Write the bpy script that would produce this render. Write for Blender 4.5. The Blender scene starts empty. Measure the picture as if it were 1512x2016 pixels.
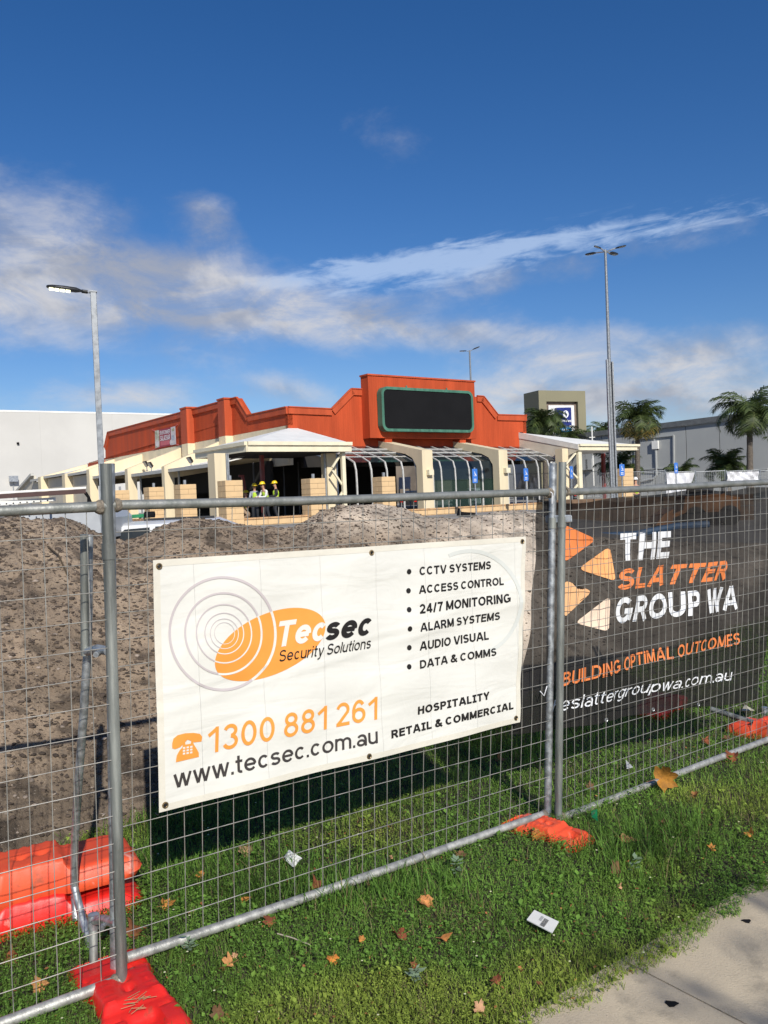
import bpy, bmesh, math, random
import numpy as np
from mathutils import Vector, Matrix
random.seed(7); RNG = np.random.default_rng(7)
C = bpy.context.scene.collection
scene = bpy.context.scene

# ------------------------------------------------------------------ camera
EYE = 1.87; F = 1630.0; ROLL = 0.0402; PITCH = 0.0196
fw = Vector((0, math.cos(PITCH), -math.sin(PITCH)))
r0 = Vector((1, 0, 0)); u0 = r0.cross(fw)
rt = r0*math.cos(ROLL) - u0*math.sin(ROLL)
up = r0*math.sin(ROLL) + u0*math.cos(ROLL)
cam_d = bpy.data.cameras.new('camera'); cam = bpy.data.objects.new('camera', cam_d); C.objects.link(cam)
M = Matrix.Identity(4)
for i in range(3):
    M[i][0] = rt[i]; M[i][1] = up[i]; M[i][2] = -fw[i]
M[2][3] = EYE
cam.matrix_world = M
cam_d.sensor_fit = 'VERTICAL'; cam_d.sensor_height = 36; cam_d.lens = 36*F/2016
cam_d.clip_end = 20000; cam_d.clip_start = 0.05
scene.camera = cam
EYEV = Vector((0, 0, EYE))

def ray(x, y):
    return fw*F + rt*(x-756) - up*(y-1008)
def P(x, y, Y):
    d = ray(x, y); return EYEV + d*(Y/d.y)
def G(x, y, z=0.0):
    d = ray(x, y); return EYEV + d*((z-EYE)/d.z)
def PL(x, y, p0, d2):
    """intersection of the sight line with the vertical plane through p0 along d2"""
    d = ray(x, y); n = Vector((-d2[1], d2[0], 0)); p0 = Vector((p0[0], p0[1], 0))
    t = (p0 - Vector((0, 0, 0))).dot(n)/d.dot(n)
    return EYEV + d*t

# ------------------------------------------------------------------ sun, sky, exposure
SUNV = Vector((0.30, -0.87, 0.61)).normalized()
sd = bpy.data.lights.new('sun', 'SUN'); sd.energy = 4.75; sd.angle = math.radians(0.5); sd.color = (1.0, 0.955, 0.87)
so = bpy.data.objects.new('sun', sd); C.objects.link(so)
so.rotation_euler = SUNV.to_track_quat('Z', 'Y').to_euler(); so.location = (3, -10, 12)
scene.view_settings.view_transform = 'Standard'; scene.view_settings.look = 'None'
scene.view_settings.exposure = 0.0; scene.view_settings.gamma = 1; scene.view_settings.use_curve_mapping = False
w = bpy.data.worlds.new('World'); scene.world = w; w.use_nodes = True
nt = w.node_tree; nt.nodes.clear()
class NB:
    """small node-building helper"""
    def __init__(s, nt): s.nt = nt
    def n(s, t, **k):
        x = s.nt.nodes.new(t)
        for a, b in k.items(): setattr(x, a, b)
        return x
    def put(s, sock, v):
        if isinstance(v, bpy.types.NodeSocket): s.nt.links.new(v, sock)
        elif v is not None: sock.default_value = v
    def m(s, op, a=None, b=None, c=None, clamp=False):
        x = s.n('ShaderNodeMath', operation=op, use_clamp=clamp)
        s.put(x.inputs[0], a); s.put(x.inputs[1], b); s.put(x.inputs[2], c)
        return x.outputs[0]
    def mix(s, f, a, b, blend='MIX'):
        x = s.n('ShaderNodeMix', data_type='RGBA', blend_type=blend)
        s.put(x.inputs['Factor'], f); s.put(x.inputs[6], a); s.put(x.inputs[7], b)
        return x.outputs[2]
    def noise(s, vec, scale, detail=4, rough=.55, dist=0.0, col=False):
        x = s.n('ShaderNodeTexNoise'); s.put(x.inputs['Vector'], vec)
        x.inputs['Scale'].default_value = scale; x.inputs['Detail'].default_value = detail
        x.inputs['Roughness'].default_value = rough; x.inputs['Distortion'].default_value = dist
        return x.outputs['Color' if col else 'Fac']
    def rng(s, v, a, b, c=0.0, d=1.0, smooth=True):
        x = s.n('ShaderNodeMapRange', interpolation_type='SMOOTHSTEP' if smooth else 'LINEAR')
        s.put(x.inputs['Value'], v)
        for k, q in zip(('From Min', 'From Max', 'To Min', 'To Max'), (a, b, c, d)): x.inputs[k].default_value = q
        return x.outputs[0]
    def comb(s, x_, y_, z_=0.0):
        x = s.n('ShaderNodeCombineXYZ'); s.put(x.inputs[0], x_); s.put(x.inputs[1], y_); s.put(x.inputs[2], z_); return x.outputs[0]
b = NB(nt)
sky = b.n('ShaderNodeTexSky', sky_type='NISHITA'); sky.sun_disc = False
sky.sun_elevation = math.asin(SUNV.z); sky.sun_rotation = math.atan2(SUNV.x, SUNV.y)
sky.air_density = 1.0; sky.dust_density = 0.25; sky.ozone_density = 3.0; sky.altitude = 0
tc = b.n('ShaderNodeTexCoord'); sx = b.n('ShaderNodeSeparateXYZ'); nt.links.new(tc.outputs['Generated'], sx.inputs[0])
X_, Y_, Z_ = sx.outputs
az = b.m('ARCTAN2', X_, Y_)
el = b.m('ARCSINE', Z_)
hs = b.n('ShaderNodeHueSaturation'); hs.inputs['Saturation'].default_value = 1.25; hs.inputs['Value'].default_value = 1.0
nt.links.new(b.mix(1.0, sky.outputs[0], (.98, .975, 1.12, 1), 'MULTIPLY'), hs.inputs['Color'])
def skyang(x, y):
    d = ray(x, y).normalized(); return math.atan2(d.x, d.y), math.asin(d.z)
def blob(x, y, wx, wy, amp, rot=0.0, soft=1.0):
    a0, e0 = skyang(x, y)
    dx = b.m('SUBTRACT', az, a0); dy = b.m('SUBTRACT', el, e0)
    c, s_ = math.cos(rot), math.sin(rot)
    u = b.m('ADD', b.m('MULTIPLY', dx, c), b.m('MULTIPLY', dy, s_))
    v = b.m('SUBTRACT', b.m('MULTIPLY', dy, c), b.m('MULTIPLY', dx, s_))
    u = b.m('MULTIPLY', u, F/wx); v = b.m('MULTIPLY', v, F/wy)
    q = b.m('ADD', b.m('MULTIPLY', u, u), b.m('MULTIPLY', v, v))
    return b.m('MULTIPLY', b.m('EXPONENT', b.m('MULTIPLY', q, -1.0)), amp)
def total(lst):
    t = lst[0]
    for q in lst[1:]: t = b.m('ADD', t, q)
    return t
# cumulus / stratocumulus patches: noise laid out on the sky, gathered where the photograph has banks
ang = b.comb(b.m('MULTIPLY', az, 1.0), b.m('MULTIPLY', el, 1.7), 0.3)
n1 = b.noise(ang, 4.6, 9, .60, .35)
n2 = b.noise(ang, 13.0, 8, .64, .2)
n = b.m('ADD', b.m('MULTIPLY', n1, .66), b.m('MULTIPLY', n2, .34))
low = b.rng(el, 0.0, 0.33, 1.0, 0.0)          # clouds get denser towards the horizon, all round the sky
mask = total([
    b.m('MULTIPLY', low, .10),
    blob(120, 590, 400, 70, .40), blob(60, 400, 280, 130, .31, -.3), blob(230, 500, 260, 50, .18, -.2), blob(300, 560, 260, 60, .14),
    blob(420, 430, 80, 50, .30, -.6), blob(620, 630, 360, 48, .36, -.12), blob(150, 690, 300, 30, .12, 0),
    blob(260, 780, 170, 40, .34), blob(560, 760, 120, 40, .26, -.35),
    blob(1180, 690, 190, 50, .36), blob(1360, 715, 110, 45, .26), blob(1080, 780, 330, 45, .34), blob(1420, 790, 300, 50, .36),
    blob(1500, 650, 90, 45, .22), blob(1190, 510, 300, 48, .27, .1), blob(880, 570, 200, 35, .12, .08), blob(900, 650, 200, 30, .16),
    blob(740, 260, 70, 40, .10), blob(800, 320, 60, 40, .08), blob(1100, 410, 90, 30, .1)])
dens = b.rng(b.m('ADD', n, mask), .64, 1.06)
n3 = b.noise(b.comb(az, b.m('MULTIPLY', el, 2.3), 1.7), 9.0, 9, .68, .5)
dens = b.m('MULTIPLY', dens, b.rng(n3, .34, .60, .42, .90))
shade_n = b.noise(b.comb(az, b.m('ADD', b.m('MULTIPLY', el, 1.7), .035), .35), 6.0, 5, .55, .5)
shade = b.rng(b.m('SUBTRACT', b.m('ADD', n1, .5), shade_n), .40, .62)
ccol = b.mix(shade, (.44, .465, .54, 1), (.76, .75, .765, 1))
# thin high streaks
ca, ce = skyang(880, 505)
su = b.m('SUBTRACT', az, ca); sv = b.m('SUBTRACT', el, ce)
rot = .075
uu = b.m('ADD', b.m('MULTIPLY', su, math.cos(rot)), b.m('MULTIPLY', sv, math.sin(rot)))
vv = b.m('SUBTRACT', b.m('MULTIPLY', sv, math.cos(rot)), b.m('MULTIPLY', su, math.sin(rot)))
cn = b.noise(b.comb(b.m('MULTIPLY', uu, 1.0), b.m('MULTIPLY', vv, 5.5), .9), 14.0, 8, .62, .6)
cn2 = b.noise(b.comb(b.m('MULTIPLY', uu, 1.0), b.m('MULTIPLY', vv, 2.2), .2), 30.0, 5, .6, .4)
cmask = total([blob(540, 553, 150, 13, .75, .03), blob(720, 528, 190, 24, .70, .10), blob(900, 508, 220, 30, .62, .07), blob(1130, 470, 260, 22, .52, .10), blob(1380, 442, 220, 16, .62, .06),
               blob(760, 565, 150, 20, .40, .1), blob(950, 545, 150, 22, .35, .1), blob(850, 490, 500, 34, .14, .08)])
cirr = b.rng(b.m('ADD', b.m('ADD', b.m('MULTIPLY', cn, 1.25), b.m('MULTIPLY', cn2, .6)), b.m('MULTIPLY', cmask, .52)), 1.04, 1.56)
cirr = b.m('MULTIPLY', cirr, b.m('MULTIPLY', b.rng(cmask, .05, .35), .58))
bg0 = b.n('ShaderNodeBackground'); nt.links.new(hs.outputs[0], bg0.inputs[0]); bg0.inputs[1].default_value = .085
bg1 = b.n('ShaderNodeBackground'); nt.links.new(ccol, bg1.inputs[0]); bg1.inputs[1].default_value = .88
bg2 = b.n('ShaderNodeBackground'); bg2.inputs[0].default_value = (.58, .72, .95, 1); bg2.inputs[1].default_value = 1.0
m1 = b.n('ShaderNodeMixShader'); b.put(m1.inputs[0], cirr); nt.links.new(bg0.outputs[0], m1.inputs[1]); nt.links.new(bg2.outputs[0], m1.inputs[2])
m2 = b.n('ShaderNodeMixShader'); b.put(m2.inputs[0], dens); nt.links.new(m1.outputs[0], m2.inputs[1]); nt.links.new(bg1.outputs[0], m2.inputs[2])
wo = b.n('ShaderNodeOutputWorld'); nt.links.new(m2.outputs[0], wo.inputs[0])

# ------------------------------------------------------------------ helpers
def tag(o, label=None, cat=None, group=None, kind=None):
    if label: o['label'] = label
    if cat: o['category'] = cat
    if group: o['group'] = group
    if kind: o['kind'] = kind
    return o
def empty(name, loc, label=None, cat=None, group=None):
    o = bpy.data.objects.new(name, None); C.objects.link(o); o.location = loc; o.empty_display_size = .2
    return tag(o, label, cat, group)
def org(parent):
    v = Vector((0, 0, 0))
    while parent is not None:
        v += parent.location; parent = parent.parent
    return v
class MB:
    def __init__(s): s.v = []; s.f = []; s.mi = []
    def add(s, vs, fs, mi=0):
        n = len(s.v); s.v += [tuple(q) for q in vs]; s.f += [tuple(n+i for i in f) for f in fs]; s.mi += [mi]*len(fs); return s
    def hexa(s, p, mi=0):
        """8 corners: bottom 4 ccw, top 4"""
        return s.add(p, [(3, 2, 1, 0), (4, 5, 6, 7), (0, 1, 5, 4), (1, 2, 6, 5), (2, 3, 7, 6), (3, 0, 4, 7)], mi)
    def box(s, c, ax, ay, sz, z0, mi=0):
        """box: centre c (xy), half vectors ax, ay (2D), z range z0..sz"""
        c = Vector((c[0], c[1], 0)); ax = Vector((ax[0], ax[1], 0)); ay = Vector((ay[0], ay[1], 0))
        q = [c-ax-ay, c+ax-ay, c+ax+ay, c-ax+ay]
        lo, hi = min(z0, sz), max(z0, sz)
        return s.hexa([(a.x, a.y, lo) for a in q]+[(a.x, a.y, hi) for a in q], mi)
    def prism(s, poly, off, mi=0):
        """polygon (3D points, planar, any) extruded by vector off"""
        n = len(poly); off = Vector(off); A = [Vector(p) for p in poly]; B = [p+off for p in A]
        fs = [tuple(range(n-1, -1, -1)), tuple(range(n, 2*n))]+[(i, (i+1) % n, n+(i+1) % n, n+i) for i in range(n)]
        return s.add(A+B, fs, mi)
    def tube(s, pts, r, n=10, cap=True, mi=0, flat=1.0):
        pts = [Vector(p) for p in pts]; rs = r if isinstance(r, (list, tuple)) else [r]*len(pts)
        t = (pts[1]-pts[0]).normalized(); ref = Vector((0, 0, 1)) if abs(t.z) < .9 else Vector((1, 0, 0))
        u = t.cross(ref).normalized(); vs = []
        for i, p in enumerate(pts):
            if i == 0: t = pts[1]-pts[0]
            elif i == len(pts)-1: t = pts[-1]-pts[-2]
            else: t = (pts[i+1]-pts[i]).normalized()+(pts[i]-pts[i-1]).normalized()
            t.normalize(); u = (u - t*u.dot(t)).normalized(); v = t.cross(u)
            for k in range(n):
                a = 2*math.pi*k/n; vs.append(p+u*(rs[i]*math.cos(a))+v*(rs[i]*flat*math.sin(a)))
        fs = []
        for i in range(len(pts)-1):
            for k in range(n):
                fs.append((i*n+k, i*n+(k+1) % n, (i+1)*n+(k+1) % n, (i+1)*n+k))
        if cap: fs += [tuple(range(n-1, -1, -1)), tuple((len(pts)-1)*n+k for k in range(n))]
        return s.add(vs, fs, mi)
    def bar(s, a, c, w, h=None, upv=(0, 0, 1)):
        """square bar from a to c"""
        a = Vector(a); c = Vector(c); h = h or w; t = (c-a).normalized(); u = t.cross(Vector(upv))
        if u.length < 1e-4: u = t.cross(Vector((1, 0, 0)))
        u.normalize(); v = u.cross(t).normalized()
        q = [(-1, -1), (1, -1), (1, 1), (-1, 1)]
        return s.add([a+u*(i*w/2)+v*(j*h/2) for i, j in q]+[c+u*(i*w/2)+v*(j*h/2) for i, j in q],
                     [(3, 2, 1, 0), (4, 5, 6, 7), (0, 1, 5, 4), (1, 2, 6, 5), (2, 3, 7, 6), (3, 0, 4, 7)])
    def build(s, name, mat, parent=None, smooth=False, bevel=0.0):
        o3 = org(parent); me = bpy.data.meshes.new(name)
        me.from_pydata([(p[0]-o3.x, p[1]-o3.y, p[2]-o3.z) for p in s.v], [], s.f)
        for m_ in (mat if isinstance(mat, (list, tuple)) else [mat]): me.materials.append(m_)
        if isinstance(mat, (list, tuple)): me.polygons.foreach_set('material_index', s.mi)
        bm = bmesh.new(); bm.from_mesh(me); bmesh.ops.recalc_face_normals(bm, faces=bm.faces)
        if bevel: bmesh.ops.bevel(bm, geom=bm.edges[:]+bm.verts[:], offset=bevel, segments=2, affect='EDGES', profile=.5)
        bm.to_mesh(me); bm.free()
        if smooth:
            me.polygons.foreach_set('use_smooth', [True]*len(me.polygons))
            try: me.set_sharp_from_angle(angle=math.radians(40))
            except Exception: pass
        me.update()
        o = bpy.data.objects.new(name, me); C.objects.link(o); o.parent = parent
        return o
def npmesh(name, V, Fc, mat, col=None, smooth=False, parent=None, mi=None):
    """fast mesh from arrays; Fc (n,k) with constant k"""
    me = bpy.data.meshes.new(name); nv = len(V); nf, k = Fc.shape
    me.vertices.add(nv); me.vertices.foreach_set('co', V.astype(np.float32).ravel())
    me.loops.add(nf*k); me.loops.foreach_set('vertex_index', Fc.astype(np.int32).ravel())
    me.polygons.add(nf); me.polygons.foreach_set('loop_start', np.arange(0, nf*k, k, dtype=np.int32))
    me.polygons.foreach_set('loop_total', np.full(nf, k, dtype=np.int32))
    if smooth: me.polygons.foreach_set('use_smooth', np.ones(nf, dtype=bool))
    for m_ in (mat if isinstance(mat, (list, tuple)) else [mat]): me.materials.append(m_)
    if mi is not None: me.polygons.foreach_set('material_index', mi.astype(np.int32))
    if col is not None:
        ca_ = me.color_attributes.new('tint', 'FLOAT_COLOR', 'POINT')
        ca_.data.foreach_set('color', np.concatenate([col, np.ones((nv, 1))], 1).astype(np.float32).ravel())
    me.update(calc_edges=True); me.validate()
    o = bpy.data.objects.new(name, me); C.objects.link(o); o.parent = parent
    return o
def copy_tree(o, loc, parent=None):
    c = o.copy(); C.objects.link(c); c.parent = parent
    if loc is not None: c.location = loc
    for ch in o.children: copy_tree(ch, None, c)
    return c

_h = lambda i, j: (np.sin(i*127.1+j*311.7)*43758.5453) % 1.0
def vnoise(x, y):
    xi, yi = np.floor(x), np.floor(y); fx, fy = x-xi, y-yi; fx = fx*fx*(3-2*fx); fy = fy*fy*(3-2*fy)
    a, b_, c, d = _h(xi, yi), _h(xi+1, yi), _h(xi, yi+1), _h(xi+1, yi+1)
    return (a*(1-fx)+b_*fx)*(1-fy)+(c*(1-fx)+d*fx)*fy
def fbm(x, y, oct=5, g=.5):
    x = np.asarray(x, float); y = np.asarray(y, float); t = 0; a = 1; s_ = 0
    for k in range(oct):
        t = t+a*vnoise(x+17.3*k, y-9.1*k); s_ += a; a *= g; x = x*2.03; y = y*2.03
    return t/s_-.5
def sstep(x, a, c):
    t = np.clip((x-a)/(c-a), 0, 1); return t*t*(3-2*t)

# ------------------------------------------------------------------ materials
def mat(name, col, rough=.7, var=.15, scale=3.0, bump=0.0, bscale=40.0, metal=0.0, spec=.5, col2=None, detail=6, alpha=None, emis=None, streak=False, tint=False, trans=0.0, dist=.01):
    m = bpy.data.materials.new(name); m.use_nodes = True; k = NB(m.node_tree); nt_ = m.node_tree
    p = nt_.nodes['Principled BSDF']
    t = k.n('ShaderNodeTexCoord').outputs['Object']
    if streak:
        mp = k.n('ShaderNodeMapping'); mp.inputs['Scale'].default_value = (1, 1, .12); nt_.links.new(t, mp.inputs[0]); tv = mp.outputs[0]
    else: tv = t
    nz = k.noise(tv, scale, detail, .6)
    c2 = col2 if col2 else tuple(max(0, c*(1-var)) for c in col)
    c1 = col if col2 else tuple(min(1, c*(1+var)) for c in col)
    f = k.rng(nz, .32, .68)
    cc = k.mix(f, (*c2, 1), (*c1, 1))
    if tint:
        at = k.n('ShaderNodeAttribute', attribute_name='tint'); cc = k.mix(1.0, at.outputs['Color'], cc, 'MULTIPLY')
    nt_.links.new(cc, p.inputs['Base Color'])
    r2 = k.rng(nz, .3, .7, max(0, rough-.08), min(1, rough+.08)); nt_.links.new(r2, p.inputs['Roughness'])
    p.inputs['Metallic'].default_value = metal; p.inputs['Specular IOR Level'].default_value = spec
    if bump:
        bn = k.noise(tv if streak else t, bscale, 6, .6); bp = k.n('ShaderNodeBump'); bp.inputs['Strength'].default_value = bump; bp.inputs['Distance'].default_value = dist
        nt_.links.new(bn, bp.inputs['Height']); nt_.links.new(bp.outputs[0], p.inputs['Normal'])
    if emis: p.inputs['Emission Color'].default_value = (*emis[0], 1); p.inputs['Emission Strength'].default_value = emis[1]
    if alpha is not None: p.inputs['Alpha'].default_value = alpha
    if trans: p.inputs['Transmission Weight'].default_value = trans
    m['p'] = 1
    return m
MT = {}
def ribbed(name, col, pitch=.12, axis=None, depth=.02, var=.08, rough=.5, col2=None):
    """sheet-metal or board cladding with fine vertical ribs, in object space along 'axis' (2D dir)"""
    m = mat(name, col, rough, var, 1.2, streak=True, col2=col2, spec=.18); nt_ = m.node_tree; k = NB(nt_); p = nt_.nodes['Principled BSDF']
    t = k.n('ShaderNodeTexCoord').outputs['Object']; sp = k.n('ShaderNodeSeparateXYZ'); nt_.links.new(t, sp.inputs[0])
    q = k.m('ADD', k.m('MULTIPLY', sp.outputs[0], axis[0]/pitch), k.m('MULTIPLY', sp.outputs[1], axis[1]/pitch))
    tri = k.m('PINGPONG', q, .5); h = k.rng(tri, .04, .14)
    bp = k.n('ShaderNodeBump'); bp.inputs['Strength'].default_value = .8; bp.inputs['Distance'].default_value = depth
    nt_.links.new(h, bp.inputs['Height']); nt_.links.new(bp.outputs[0], p.inputs['Normal'])
    return m
U2 = (0.81, 0.5864); V2 = (-0.5864, 0.81)
orange = ribbed('orange_cladding', (.46, .072, .024), .16, U2, .008, .16, .7)
orange_v = ribbed('orange_cladding_side', (.46, .072, .024), .16, V2, .008, .16, .7)
orange_t = mat('orange_trim', (.46, .080, .028), .6, .14, 1.5, streak=True, spec=.25)
cream = mat('cream_render', (.78, .66, .44), .8, .07, 1.0, .25, 60, col2=(.66, .56, .38), streak=True)
cream_m = mat('cream_metal', (.76, .69, .50), .5, .06, 2)
white_m = mat('white_sheet_metal', (.78, .77, .72), .45, .05, 1.5)
roofw = ribbed('white_corrugated_roof', (.80, .79, .74), .11, U2, .004, .05, .6)
roofwv = ribbed('white_corrugated_roof_side', (.80, .79, .74), .11, V2, .004, .05, .6)
gutter = mat('grey_gutter', (.46, .45, .41), .5, .08, 2)
beige = mat('beige_infill', (.55, .50, .40), .8, .06, 1.2, .2, 50)
dark_int = mat('shaded_interior', (.020, .018, .016), .9, .4, .6)  # near-black: shade of the unlit rooms is put into the colour
slab = mat('floor_slab', (.10, .09, .08), .85, .3, 1)
redsteel = mat('red_primer_steel', (.20, .035, .028), .55, .2, 3)
black_p = mat('black_panel', (.010, .010, .011), .85, .15, 1.0, spec=.12)
green_p = mat('green_sign_frame', (.06, .17, .115), .5, .25, 4, streak=True)
alu = mat('aluminium_mullion', (.50, .49, .46), .45, .08, 6, spec=.5)
steel = mat('bare_stud_steel', (.38, .40, .42), .4, .15, 6, metal=.5)
galv = mat('galvanised_steel', (.44, .46, .47), .46, .28, 26, .1, 90, metal=.75)
galv_pole = mat('galvanised_pole', (.25, .265, .28), .46, .22, 14, metal=.35)
weathered = mat('weathered_steel', (.27, .28, .255), .55, .4, 15, .25, 70, metal=.6, streak=True)
railm = mat('fence_rail_steel', (.45, .44, .40), .50, .26, 20, .22, 80, metal=.5)
wire_m = mat('wire_steel', (.36, .345, .305), .45, .2, 12, metal=.45)
def limestone():
    m = mat('limestone_block', (.68, .47, .25), .9, .12, 2.2, .5, 30, col2=(.60, .42, .23)); return m
lime = limestone()
mortar = mat('mortar', (.34, .25, .15), .95, .1, 5)
concrete_white = mat('white_tilt_panel', (.60, .585, .545), .85, .03, .12, .1, 20, col2=(.53, .515, .48))
grey_wall = mat('grey_wall_panel', (.36, .37, .36), .8, .06, .35, col2=(.33, .34, .335))
grey_trim = mat('grey_trim', (.38, .39, .38), .6, .06, 1)
khaki = mat('khaki_tower', (.235, .215, .135), .8, .05, .4)
tower_white = mat('tower_white', (.75, .75, .73), .7, .03, 1)
navy = mat('navy_sign', (.012, .022, .16), .45, .1, 2)
cyan = mat('cyan_sign', (.0, .27, .62), .45, .1, 2)
white_print = mat('white_print', (.80, .80, .80), .6, .02, 3)
sign_blue = mat('sign_blue', (.025, .16, .56), .45, .08, 3)
sheet_w = mat('white_plastic_sheet', (.66, .66, .68), .55, .12, 2.5, .5, 3.5, dist=.03)
tan_dark = mat('dark_luminaire', (.015, .016, .018), .45, .2, 8)
led = mat('led_lens', (1, 1, .8), .3, 0, 1, emis=((1.0, .98, .62), 2.6))
lens_off = mat('unlit_lens', (.25, .26, .27), .3, .1, 4)
car_white = mat('white_car_paint', (.72, .72, .72), .22, .03, 1)
car_dark = mat('dark_car_paint', (.03, .032, .035), .25, .1, 1)
glass_d = mat('dark_car_glass', (.03, .038, .045), .08, .1, 2, spec=.8)
tyre_m = mat('tyre_rubber', (.02, .02, .02), .8, .2, 6)
skin_m = mat('skin', (.50, .27, .18), .6, .05, 6)
hivis = mat('hi_vis_vest', (.42, .62, .04), .7, .06, 6)
hat_y = mat('yellow_hard_hat', (.82, .58, .02), .35, .03, 6)
hat_w = mat('white_hard_hat', (.80, .80, .78), .35, .03, 6)
cloth_dark = mat('dark_clothes', (.02, .022, .028), .85, .2, 8)
cloth_grey = mat('grey_shirt', (.30, .32, .38), .85, .1, 8)
cloth_white = mat('white_shirt', (.65, .66, .64), .85, .06, 8)
cloth_tan = mat('tan_trousers', (.30, .21, .14), .85, .1, 8)
trunk_m = mat('palm_trunk', (.115, .095, .075), .95, .35, 9, .8, 25)
frond_m = mat('palm_frond', (.08, .105, .034), .6, .45, 3, col2=(.035, .055, .017), tint=True)
plas_or = mat('faded_orange_plastic', (.80, .10, .03), .5, .12, 4, .12, 60, col2=(.72, .075, .028))
plas_rd = mat('red_plastic', (.68, .018, .012), .42, .15, 5, .12, 60)
scuff = mat('scuffed_plastic', (.80, .36, .33), .7, .2, 14)
leaf_o = mat('dead_leaf', (.50, .22, .07), .8, .3, 25, .3, 60, tint=True)
paper = mat('white_card', (.74, .74, .70), .6, .03, 10)
vest_white = mat('plain_white', (.8, .8, .8), .6, .02, 4)
grass_m = mat('grass_blades', (1, 1, 1), .6, .08, 5, tint=True, spec=.22)
sand_far = mat('site_sand', (.36, .31, .26), .95, .2, .15, col2=(.26, .23, .20))
def leafy(m, w_=.35):
    """let light through thin leaves"""
    k = NB(m.node_tree); p = m.node_tree.nodes['Principled BSDF']; out = m.node_tree.nodes['Material Output']
    tr = k.n('ShaderNodeBsdfTranslucent'); src = p.inputs['Base Color'].links[0].from_socket
    m.node_tree.links.new(src, tr.inputs[0]); mx = k.n('ShaderNodeMixShader'); mx.inputs[0].default_value = w_
    m.node_tree.links.new(p.outputs[0], mx.inputs[1]); m.node_tree.links.new(tr.outputs[0], mx.inputs[2]); m.node_tree.links.new(mx.outputs[0], out.inputs[0])
def scuffed(m, c, lo, hi, sc):
    k = NB(m.node_tree); p = m.node_tree.nodes['Principled BSDF']; cur = p.inputs['Base Color'].links[0].from_socket; t = k.n('ShaderNodeTexCoord').outputs['Object']
    f = k.m('MULTIPLY', k.rng(k.noise(t, sc, 5, .6, .6), lo, hi), k.rng(k.noise(t, sc*9, 4, .7), .35, .6, .25, .9)); m.node_tree.links.new(k.mix(f, cur, (*c, 1)), p.inputs['Base Color'])
    f2 = k.rng(k.noise(t, sc*2.3+1, 5, .6), .60, .72, 0, .55); cur = p.inputs['Base Color'].links[0].from_socket; m.node_tree.links.new(k.mix(f2, cur, (.16, .07, .035, 1)), p.inputs['Base Color'])
scuffed(plas_rd, (.78, .22, .18), .63, .69, 5.5); scuffed(plas_or, (.85, .42, .34), .62, .68, 4.5)
leafy(grass_m, .35); leafy(frond_m, .2); leafy(leaf_o, .3)
def glass(name, tintc, op):
    m = bpy.data.materials.new(name); m.use_nodes = True; k = NB(m.node_tree); nt_ = m.node_tree
    p = nt_.nodes['Principled BSDF']; out = nt_.nodes['Material Output']
    p.inputs['Base Color'].default_value = (*tintc, 1); p.inputs['Roughness'].default_value = .03
    tr = k.n('ShaderNodeBsdfTransparent'); tr.inputs[0].default_value = (.75, .85, .82, 1)
    mx = k.n('ShaderNodeMixShader'); nz = k.noise(k.n('ShaderNodeTexCoord').outputs['Object'], 1.5, 3)
    nt_.links.new(k.rng(nz, .3, .7, op-.05, op+.05), mx.inputs[0])
    nt_.links.new(tr.outputs[0], mx.inputs[1]); nt_.links.new(p.outputs[0], mx.inputs[2]); nt_.links.new(mx.outputs[0], out.inputs[0])
    return m
glass_t = glass('tinted_glass', (.018, .026, .032), .84)
glass_c = glass('clear_green_glass', (.03, .06, .05), .45)

# ------------------------------------------------------------------ ground and terrain
def footY(a):      # depth of the toe of the spoil bank along direction a = X/Y
    return 6.28/(1-.95*np.clip(a, -1.2, .62))
def site_z(X, Y):
    a = X/np.maximum(Y, 1.0); f0 = footY(a)
    lvl = .93-.45*sstep(X/np.maximum(Y, 1)*20, 3.0, 7.0)
    return sstep(Y, f0+.6, f0+6.5)*lvl
def terrain():
    ys = np.concatenate([np.linspace(-60, 0, 7), np.linspace(1, 26, 76), np.geomspace(27, 6000, 40)])
    xs = np.concatenate([-np.geomspace(4000, 21, 18), np.linspace(-20, 20, 81), np.geomspace(21, 4000, 18)])
    Xg, Yg = np.meshgrid(xs, ys); Zg = site_z(Xg, Yg)-.012
    V = np.stack([Xg.ravel(), Yg.ravel(), Zg.ravel()], 1); nx = len(xs); ny = len(ys)
    i, j = np.meshgrid(np.arange(nx-1), np.arange(ny-1)); q = (j*nx+i).ravel()
    Fq = np.stack([q, q+1, q+nx+1, q+nx], 1)
    m = mat('ground_soil', (.05, .042, .028), .95, .3, 2.5, .5, 30); nt_ = m.node_tree; k = NB(nt_); p = nt_.nodes['Principled BSDF']
    geo = k.n('ShaderNodeNewGeometry'); sp = k.n('ShaderNodeSeparateXYZ'); nt_.links.new(geo.outputs['Position'], sp.inputs[0])
    fz = k.rng(sp.outputs[1], 12, 18); nz = k.noise(geo.outputs['Position'], .25, 6)
    far = k.mix(k.rng(nz, .35, .65), (.25, .235, .215, 1), (.34, .31, .27, 1))
    cur = p.inputs['Base Color'].links[0].from_socket
    nt_.links.new(k.mix(fz, cur, far), p.inputs['Base Color'])
    o = npmesh('ground', V, Fq, m, smooth=True); tag(o, kind='structure'); return o
terrain()

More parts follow.
